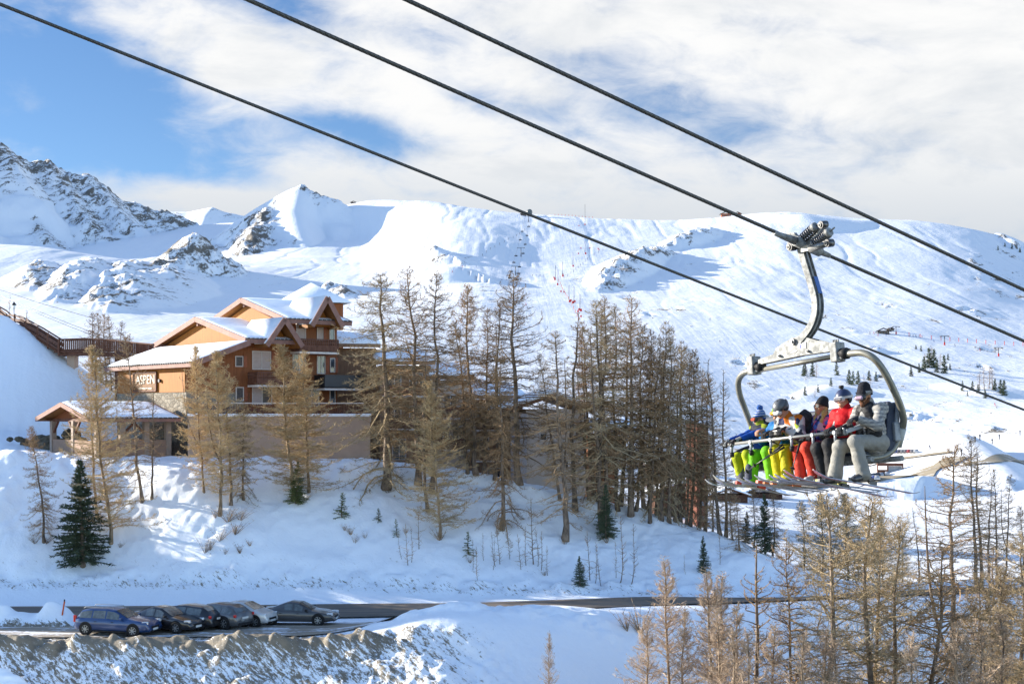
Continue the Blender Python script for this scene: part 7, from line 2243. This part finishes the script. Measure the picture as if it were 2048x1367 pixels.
def pole(a, b, label, grip_len=.1):
    a, b = Vector(a), Vector(b); d = (b - a).normalized()
    m = MB(); m.tube([a, b], [.0085, .006], 8); o = m.build('ski_pole', BLACK_P); o.matrix_world = CM; tag(o, label, 'ski pole', 'ski poles of the riders')
    m = MB(); m.tube([a - d * .05, a + d * .1], [.018, .014], 8); m.build('handle', BLACKR, o)
    m = MB(); m.disc(b - d * .06, d, .035, .01, 12); m.build('basket', BLACKR, o)


pole(Lc(1560, 893, -.50), Lc(1488, 947, -.70), 'upper one of two black ski poles slanting across the green trousers')
pole(Lc(1563, 897, -.52), Lc(1502, 934, -.74), 'lower one of two black ski poles slanting across the yellow trousers')
pole(Lc(1598, 892, -.50), Lc(1583, 944, -.66), 'thin ski pole hanging down in front of the coral trousers')
# ------------------------------------------------------------------ valley floor, far slopes and the lifts on the mountain
def fgp(px, py, Y0=240, Y1=2600):
    return ground_at(px, py, Y0, Y1)


def far_place(o, px, py, sink=.0, **kw):
    p = fgp(px, py, **kw)
    o.location = (p.x, p.y, p.z - sink)
    return p


# far trees
FT = []
for px, py, t, ws in [(1610, 750, 728, .9), (1625, 752, 726, .9), (1607, 752, 732, .7), (1673, 750, 727, .9), (1698, 768, 742, .8), (1706, 770, 745, .8), (1716, 768, 744, .8), (1662, 772, 756, .9), (1738, 760, 742, .9), (1752, 762, 745, 1.0), (1610, 790, 774, .9), (1636, 784, 770, .8),
                      (1832, 698, 690, 1.1), (1842, 702, 691, .9), (1848, 742, 716, .8), (1858, 735, 700, 1.0), (1868, 735, 702, .8), (1874, 745, 722, .9), (1888, 746, 714, .8), (1900, 740, 728, 1.0), (1838, 745, 728, .7), (1822, 752, 735, 1.0), (1896, 720, 708, .8),
                      (1925, 782, 764, .8), (1945, 780, 764, .9), (1956, 786, 770, .9), (1990, 780, 760, .9), (2001, 785, 762, 1.0), (2008, 790, 763, .9), (1935, 792, 782, .8), (1970, 796, 780, .9), (1996, 500, 492, 1), (2010, 493, 486, 1), (2024, 498, 488, 1), (2040, 505, 496, 1)]:
    p = fgp(px, py)
    H = max(2.5, (py - t) / F * p.y)
    pr = PROTO['far'][len(FT) % 2]
    r = empty('spruce_tree', (p.x, p.y, p.z - .2), rs.uniform(0, 6), 'small dark spruce on the sunlit ski slope across the valley', 'spruce tree', 'scattered spruces across the valley')
    r.scale = (H / 12 * ws * 1.75,) * 2 + (H / 12 * 1.1,)
    for part, mm in (('trunk', BARK), ('crown', NEEDLE)):
        if not pr[part].materials: pr[part].materials.append(mm)
        o = bpy.data.objects.new(part, pr[part]); o.parent = r; COL.objects.link(o)
    FT.append(r)
for px, py, t in [(1632, 755, 724), (1862, 722, 690), (1850, 735, 706), (1880, 738, 706), (1968, 778, 735), (1978, 776, 732), (1985, 778, 736), (1960, 780, 742), (1630, 795, 772), (1740, 770, 752), (1728, 768, 748)]:
    p = fgp(px, py); H = (py - t) / F * p.y
    pr = PROTO['farlarch'][0]
    r = empty('larch_tree', (p.x, p.y, p.z - .2), rs.uniform(0, 6), 'leafless larch among the spruces on the slope across the valley', 'larch tree', 'leafless larches across the valley')
    r.scale = (H / 14 * 2.0,) * 2 + (H / 14,)
    for part, mm in (('trunk', BARK), ('crown', TW_OLD)):
        if not pr[part].materials: pr[part].materials.append(mm)
        o = bpy.data.objects.new(part, pr[part]); o.parent = r; COL.objects.link(o)

# roads across the valley
zf_ = lambda X, Y: zf(X, Y)
GRIT = road_mat('gritted_road', (.22, .18, .125), (.30, .25, .17), .1, 6.0)
def far_strip(name, pp, w):
    pts = [fgp(px, py) for px, py in pp]
    return strip(name, [(p.x, p.y) for p in pts], [w] * len(pts), GRIT, .5, zf_, 6.0)
far_strip('valley_road', [(1600, 975), (1680, 968), (1740, 962), (1800, 953), (1850, 943), (1890, 930), (1912, 916)], 9)
far_strip('valley_road', [(1480, 900), (1560, 930), (1640, 938)], 7)
far_strip('valley_road', [(1700, 936), (1780, 922), (1850, 912), (1905, 905)], 4)
far_strip('valley_road', [(1925, 930), (1980, 926), (2060, 922)], 6)

# parked cars far below the skis: one small shell each
SHELLS = []
def far_car(col):
    m = MB(); m.bbox((0, 0, .62), (4.2, 1.75, .72), .15); m.smooth = True
    m.add([(-1.6, -.78, .95), (1.1, -.78, .95), (1.1, .78, .95), (-1.6, .78, .95), (-1.2, -.62, 1.45), (.5, -.62, 1.45), (.5, .62, 1.45), (-1.2, .62, 1.45)], [(0, 1, 5, 4), (1, 2, 6, 5), (2, 3, 7, 6), (3, 0, 4, 7), (4, 5, 6, 7)])
    for x in (-1.3, 1.3):
        for y in (-.8, .8): m.cur = 1; m.disc((x, y, .32), (0, 1, 0), .33, .2, 10); m.cur = 0
    o = m.build('parked_car', [col, TYRE]); return o
cc = [paint('far_black', (.03, .03, .035)), paint('far_grey', (.12, .12, .13)), paint('far_silver', (.35, .36, .38)), paint('far_blue', (.04, .06, .2)), paint('far_red', (.25, .02, .02))]
protos = [far_car(c) for c in cc]
used = [False] * 5
def far_park(px, py, rz, lab, grp):
    i = rs.choice([0, 0, 0, 1, 1, 2, 3, 4])
    if not used[i]: o = protos[i]; used[i] = True
    else: o = protos[i].copy(); COL.objects.link(o)
    p = fgp(px, py); o.location = (p.x, p.y, p.z + .05); o.rotation_euler = (0, 0, rz)
    tag(o, lab, 'car', grp)
for i in range(11): far_park(1712 + i * 6.2, 957 - i * .55, R_(80), 'tiny parked car in the upper far row below the skis', 'far parked cars')
for i in range(9): far_park(1712 + i * 5.2, 964 - i * .4, R_(80), 'tiny parked car in the lower far row below the skis', 'far parked cars lower row')
for i in range(8): far_park(1786 + i * 6.5, 906.5 - i * .1, R_(85), 'tiny parked car in the row under the shaded bank right of the chair', 'parked cars by the shaded bank')
for px, py in ((1490, 988), (1512, 986), (1530, 990), (1548, 985), (1470, 992)): far_park(px, py, R_(rs.uniform(0, 90)), 'tiny parked car seen between the larches under the skis', 'cars seen between larches')
for i in range(5):
    if not used[i]: bpy.data.objects.remove(protos[i])

# bus shelter by the valley road
o = empty('bus_shelter', (0, 0, 0), R_(-8), 'long dark roadside shelter with pale bays on the valley floor', 'bus shelter')
far_place(o, 1779, 945)
m = MB()
m.box2((-4.2, 0, 0), (-3.9, 2, 2.6)); m.box2((-.7, 0, 0), (-.4, 2, 2.6)); m.box2((4.6, 0, 0), (4.9, 2, 2.6)); m.box2((-4.2, 0, 2.4), (4.9, 2.2, 3.4)); m.box2((-4.2, 1.9, 0), (4.9, 2.05, 1.0)); m.build('frame', WOOD_D, o)
m = MB(); m.box2((-.3, 1.7, .2), (4.5, 1.8, 2.3)); m.build('bay', mat('pale_panel', (.5, .5, .5), .6), o)

# mountain hut and buildings on the ridge
def hut(px, py, w, d, hgt, rz, label, wallm, roofm, name='hut', snow=False):
    o = empty(name, (0, 0, 0), rz, label, 'hut' if name == 'hut' else 'building'); far_place(o, px, py, .5)
    m = MB(); m.box2((-w / 2, -d / 2, 0), (w / 2, d / 2, hgt)); m.build('wall', wallm, o)
    m = MB(); m.prism([(-w * .68, -d * .6, hgt - w * .06), (0, -d * .6, hgt + w * .26), (w * .68, -d * .6, hgt - w * .06), (w * .68, -d * .6, hgt - w * .1), (0, -d * .6, hgt + w * .2), (-w * .68, -d * .6, hgt - w * .1)], (0, d * 1.2, 0)); m.build('roof', roofm, o)
    m = MB()
    for k in range(4): m.box((-w * .36 + k * w * .24, -d / 2 - .04, hgt * .45), (w * .1, .06, hgt * .4))
    m.build('window', GLASS, o)
    if snow:
        m = MB(); m.smooth = True; m.prism([(-w * .66, -d * .58, hgt - w * .05), (0, -d * .58, hgt + w * .265), (0, -d * .58, hgt + w * .3), (-w * .66, -d * .58, hgt)], (0, d * 1.16, 0)); m.prism([(w * .66, -d * .58, hgt - w * .05), (0, -d * .58, hgt + w * .265), (0, -d * .58, hgt + w * .3), (w * .66, -d * .58, hgt)], (0, d * 1.16, 0)); m.build('snow', SNOW_ROOF, o)
    return o
hut(1767, 667, 10, 8, 3.0, R_(-15), 'dark mountain hut with wide pitched roof on the far piste', mat('hut_wood', (.10, .07, .055), .8), mat('hut_roof', (.06, .055, .05), .8))
hut(1781, 661, 5, 4, 2.2, R_(10), 'small dark shed just right of the mountain hut', mat('hut_wood', (.10, .07, .055), .8), mat('hut_roof', (.06, .055, .05), .8))
hut(1452, 430, 16, 8, 5, 0, 'reddish building on the ridge left of the chair grip', mat('ridge_brick', (.30, .10, .05), .8), mat('hut_roof', (.06, .055, .05), .8), 'ridge_building')
hut(1475, 429, 10, 6, 3.5, 0, 'smaller reddish shed beside the reddish ridge building', mat('ridge_brick', (.30, .10, .05), .8), mat('hut_roof', (.06, .055, .05), .8), 'ridge_building')
# village houses seen between the larches
for px, py, w, d, hg, lab in ((1330, 978, 10, 9, 8, 'purple brown house far behind the dark larch stand'), (1225, 912, 7, 8, 9, 'orange brown gable far behind the timber house'), (1452, 1000, 10, 8, 2.2, 'brown low house under the ski tips'), (1525, 994, 11, 8, 1.8, 'brown house with snowy roof between the larches under the skis'), (1352, 1030, 11, 8, 6, 'brown house low behind the trunks of the dark stand')):
    q = fgp(px, py); X, Y, zb = q; hgt = hg
    o = empty('village_house', (X, Y, zb - .5), R_(rs.uniform(-12, 12)), lab, 'house')
    m = MB(); m.box2((-w / 2, -d / 2, 0), (w / 2, d / 2, hgt)); m.build('wall', mat('village_wood', (.085, .042, .028), .8, var=.2), o)
    m = MB(); m.prism([(-w * .6, -d * .62, hgt - .3), (0, -d * .62, hgt + w * .18), (w * .6, -d * .62, hgt - .3), (w * .6, -d * .62, hgt - .6), (0, -d * .62, hgt + w * .18 - .3), (-w * .6, -d * .62, hgt - .6)], (0, d * 1.24, 0)); ro = m.build('roof', WOOD_D, o)
    m = MB(); m.prism([(-w * .6, -d * .6, hgt - .28), (0, -d * .6, hgt + w * .18 + .02), (0, -d * .6, hgt + w * .18 + .5), (-w * .6, -d * .6, hgt + .15)], (0, d * 1.2, 0)); m.prism([(w * .6, -d * .6, hgt - .28), (0, -d * .6, hgt + w * .18 + .02), (0, -d * .6, hgt + w * .18 + .5), (w * .6, -d * .6, hgt + .15)], (0, d * 1.2, 0)); m.build('snow', SNOW_ROOF, ro)
    for k in range(2):
        for j in range(int(hgt / 3)):
            m = MB(); m.box((-w * .22 + k * w * .44, -d / 2 - .04, 1.6 + j * 2.8), (1.1, .06, 1.3)); m.build('window', GLASS, o)
Y = 300; X = (1404 - 1024) / F * Y; zb = zg(X, Y)
o = empty('apartment_tower', (X, Y, zb - 1), R_(4), 'tall narrow red brown end wall of an apartment tower behind the larches', 'apartment building')
h_ = (HZ - 848) / F * Y - zb + 1
m = MB(); m.box2((-1.1, 0, 0), (1.1, 12, h_)); m.build('wall', mat('red_brown_render', (.12, .045, .03), .8, var=.12, vscale=.6), o)
for j in range(7):
    m = MB(); m.box((.2, -.04, 3 + j * 3), (.5, .06, .9)); m.build('window', GLASS, o)

# ------------------------------------------------------------------ lift, poles and skiers on the mountain
def pylon(px, py, top, label, red=False, arm=True):
    p = fgp(px, py); h_ = (py - top) / F * p.y
    o = empty('lift_pylon', (p.x, p.y, p.z - .3), 0, label, 'lift pylon', 'lift pylons on the mountain')
    m = MB(); m.tube([(0, 0, 0), (0, 0, h_)], [h_ * .035 + .15, h_ * .02 + .12], 8); m.build('mast', METAL_D, o)
    if arm:
        m = MB(); wd = h_ * .42; m.bar((-wd, 0, h_), (wd, 0, h_), .5, .5); m.bar((-wd, -1.8, h_ - .3), (-wd, 1.8, h_ - .3), .5, .7); m.bar((wd, -1.8, h_ - .3), (wd, 1.8, h_ - .3), .5, .7); m.build('crossarm', METAL_D, o)
    if red:
        m = MB(); m.bbox((0, -.35, h_ * .18), (1.1, .7, h_ * .34), .15); m.build('safety_pad', RED, o)
    return Vector((p.x, p.y, p.z + h_))
RED = mat('red_pad', (.50, .025, .02), .6, var=.1)
ORG = mat('orange_net', (.62, .16, .05), .7)
top_st = fgp(1059, 432)
l1 = [pylon(1057, 444, 428, 'lift pylon just below the summit station'), pylon(1042, 513, 495, 'lift pylon with crossarm in mid slope below the summit station'), pylon(1031, 550, 532, 'lift pylon just above the tallest bare larch')]
# cables and chairs of that lift
l1 = [Vector((top_st.x, top_st.y, top_st.z + 9))] + l1 + [Vector((fgp(1015, 640).x, fgp(1015, 640).y, fgp(1015, 640).z + 12))]
for sgn in (-1, 1):
    m = MB()
    m.tube([p + Vector((sgn * 4, 0, 0)) for p in l1], .09, 4); tag(m.build('lift_cable', METAL_D), ('left' if sgn < 0 else 'right') + ' one of the two thin lift cables climbing to the summit station', 'cable', 'cables of the far lift')
chair_m = MB(); chair_m.tube([(0, 0, 0), (0, 0, -2.2)], .12, 5); chair_m.bbox((0, 0, -3.2), (3.6, 1.0, .5), .1); chair_m.bbox((0, .5, -2.6), (3.6, .25, 1.0), .08); chair_m.tube([(-1.8, 0, -3), (-1.8, 0, -2.0), (1.8, 0, -2.0), (1.8, 0, -3)], .1, 5)
fc = None
for sgn, rows in ((-1, (462, 478, 508, 521, 540, 556)), (1, (452, 470, 486, 503, 529, 545, 560))):
    for py in rows:
        # interpolate along the cable
        for a, b in zip(l1[:-1], l1[1:]):
            pa, pb = HZ - F * a.z / a.y, HZ - F * b.z / b.y
            if pa <= py <= pb:
                p = a.lerp(b, (py - pa) / (pb - pa)) + Vector((sgn * 4, 0, 0)); break
        else: continue
        if fc is None: fc = chair_m.build('lift_chair', METAL_D); o = fc
        else: o = fc.copy(); COL.objects.link(o)
        o.location = p
        tag(o, 'tiny distant chair on the %s cable of the lift up the mountain' % ('left' if sgn < 0 else 'right'), 'chairlift chair', 'chairs on the far lift, %s cable' % ('left' if sgn < 0 else 'right'))
# summit station
o = empty('lift_station', tuple(top_st), 0, 'dark rounded summit station of the lift on the skyline', 'lift station')
m = MB(); m.smooth = True; m.tube([(0, -7, 6), (0, -5, 6), (0, 5, 6), (0, 7, 6)], [3.0, 4.6, 4.6, 3.0], 14); m.build('canopy', mat('station_shell', (.07, .085, .09), .4, var=.3, vscale=.3), o)
m = MB(); m.bbox((0, 0, 3.0), (7, 9, 1.6), .3); m.build('housing', STEEL_D, o)
for x in (-2.4, 2.4): m = MB(); m.tube([(x, 0, -1), (x, 0, 3)], .6, 8); m.build('pillar', METAL_D, o)
hut(1047, 431, 9, 5, 3.4, 0, 'brown cabin just left of the summit station', mat('hut_wood', (.10, .07, .055), .8), mat('hut_roof', (.06, .055, .05), .8))
hut(707, 398, 9, 4, 2.5, 0, 'lone lift cabin on the ridge right of the pointed peak', mat('hut_wood', (.10, .07, .055), .8), mat('hut_roof', (.06, .055, .05), .8), 'ridge_building')
# tow-lift pylons with red pads on the right slope
for px, py, t, lab in ((1792, 668, 652, 'lift pylon with red pad beside the mountain hut'), (1889, 690, 671, 'lift pylon with red pad right of the mountain hut'), (1997, 712, 694, 'lift pylon with red pad farthest right on the slope')):
    pylon(px, py, t, lab, True)
# tall snow lances with red pads, one after another down the piste
lan = [(1170, 450, 408), (1170, 508, 482), (1146, 533, 505), (1111, 560, 530), (1116, 570, 538), (1125, 553, 523), (1138, 604, 570), (1148, 606, 572), (1160, 622, 588)]
for px, py, t in lan:
    p = fgp(px, py); h_ = (py - t) / F * p.y
    o = empty('snow_lance', (p.x, p.y, p.z - .2), 0, 'tall thin snow making lance with red pad beside the piste', 'snow lance', 'snow lances beside the piste')
    m = MB(); m.tube([(0, 0, 0), (0, 0, h_)], [.28, .2], 6); m.build('mast', METAL_D, o)
    m = MB(); m.bbox((rs.uniform(-1, 1), -.6, 1.1), (1.7, .9, 2.3), .3); m.build('safety_pad', RED, o)
for i, (px, py) in enumerate([(1157, 508), (1162, 497), (1158, 452), (1180, 497), (1198, 500), (1196, 498), (1108, 556), (1122, 584), (1128, 585), (1142, 602), (1150, 604), (1158, 620), (1162, 634), (1156, 624), (1110, 558), (1126, 550)]):
    p = fgp(px, py); m = MB(); m.bbox((0, 0, .8), (1.3, .8, 1.9), .3); o = m.build('safety_pad', RED, None, (p.x, p.y, p.z)); o.name = 'crash_mat'
    tag(o, 'small red crash mat along the piste edge below the snow lances', 'crash mat', 'crash mats along the piste')
# rope line of posts: piste fences
def fence_line(pts, n, label, grp, col, h_=2.2):
    Ps = [fgp(*q) for q in pts]
    cum = [0]
    for a, b in zip(Ps[:-1], Ps[1:]): cum.append(cum[-1] + (b - a).length)
    base = None
    for i in range(n):
        t = cum[-1] * i / (n - 1)
        k = max(j for j in range(len(cum) - 1) if cum[j] <= t + 1e-6)
        p = Ps[k].lerp(Ps[k + 1], (t - cum[k]) / (cum[k + 1] - cum[k] + 1e-9))
        if base is None:
            m = MB(); m.tube([(0, 0, -.3), (0, 0, h_)], .22, 6); m.disc((0, 0, h_ + .25), (0, 1, 0), .4, .2, 8); base = m.build('marker_post', col); o = base
        else: o = base.copy(); COL.objects.link(o)
        o.location = (p.x, p.y, zg(p.x, p.y))
        tag(o, label, 'marker post', grp)
fence_line([(1818, 673), (1870, 680), (1950, 686), (2046, 692)], 13, 'short red marker post in the line crossing the right hand slope', 'red posts across the right slope', RED, 3.0)
fence_line([(1060, 452), (1030, 475), (985, 497), (965, 512)], 14, 'small dark marker post in the line left of the mountain lift', 'dark posts left of the lift', METAL_D)
fence_line([(1206, 502), (1180, 515), (1160, 533), (1140, 550), (1128, 556)], 14, 'small dark marker post along the piste bend', 'dark posts on the piste bend', METAL_D)
fence_line([(1110, 431), (1185, 432)], 12, 'red netting post on the skyline right of the summit station', 'red netting posts on the skyline', RED)
fence_line([(1118, 563), (1128, 585), (1142, 606), (1158, 640)], 14, 'red and dark netting post down the middle of the piste', 'netting posts down the piste', ORG)
fence_line([(1900, 935), (1935, 900), (1990, 880), (2040, 870)], 10, 'dark post beside the track above the bare larches at the right', 'dark posts beside the right track', METAL_D, 1.6)

# skiers: a few pixels each
def skier(col):
    V, Q = vol([('c', (0, 0, .25), (0, -.1, .55), .10, .12), ('c', (-.12, 0, .15), (-.08, .05, .8), .09, .11), ('c', (.12, 0, .15), (.08, .05, .8), .09, .11), ('c', (0, .05, .8), (0, -.12, 1.3), .17, .17), ('e', (0, -.2, 1.58), (.12, .13, .14)), ('c', (-.2, -.12, 1.3), (-.34, -.3, .95), .07, .05), ('c', (.2, -.12, 1.3), (.34, -.3, .95), .07, .05)], .05, k=.06)
    o = link_mesh('person', np_mesh('person', V, Q), col)
    m = MB(); m.bar((-.14, -.85, .03), (-.14, .75, .03), .1, .04); m.bar((.14, -.85, .03), (.14, .75, .03), .1, .04); m.build('skis', TRIM, o)
    return o
sk = [skier(mat('far_dark_suit', (.03, .03, .05), .7)), skier(mat('far_blue_suit', (.03, .06, .2), .7)), skier(mat('far_red_suit', (.35, .03, .03), .7))]
fst = [True] * 3
def put_skier(px, py, lab, grp):
    i = rs.choice([0, 0, 1, 2]); o = sk[i]
    if fst[i]: fst[i] = False
    else: o = copy_tree(sk[i])
    p = fgp(px, py); o.location = (p.x, p.y, p.z); o.rotation_euler = (0, 0, rs.uniform(0, 6)); o.scale = (1.25,) * 3
    tag(o, lab, 'person', grp)
for px, py in ((880, 548), (888, 538), (896, 536), (922, 534), (925, 534), (930, 533), (952, 535), (905, 545)): put_skier(px, py, 'tiny dark skier above the tree tops in the middle', 'skiers above the middle tree tops')
for px, py in ((1065, 552), (1072, 551), (1080, 552), (1088, 553), (1052, 610), (1046, 613), (1200, 580), (1240, 560), (1120, 555)): put_skier(px, py, 'tiny dark skier on the piste under the lift', 'skiers on the piste under the lift')
for px, py in ((1820, 673), (1826, 674), (1832, 674), (1838, 674), (1844, 675), (1756, 672), (1748, 668), (1868, 684), (1910, 692), (1960, 702), (1740, 668), (1772, 672)): put_skier(px, py, 'tiny skier near the mountain hut on the right slope', 'skiers near the mountain hut')
for px, py in ((1440, 685), (1420, 640), (1700, 800), (1990, 812), (1860, 900)): put_skier(px, py, 'tiny lone skier far out on an open slope', 'lone skiers on open slopes')
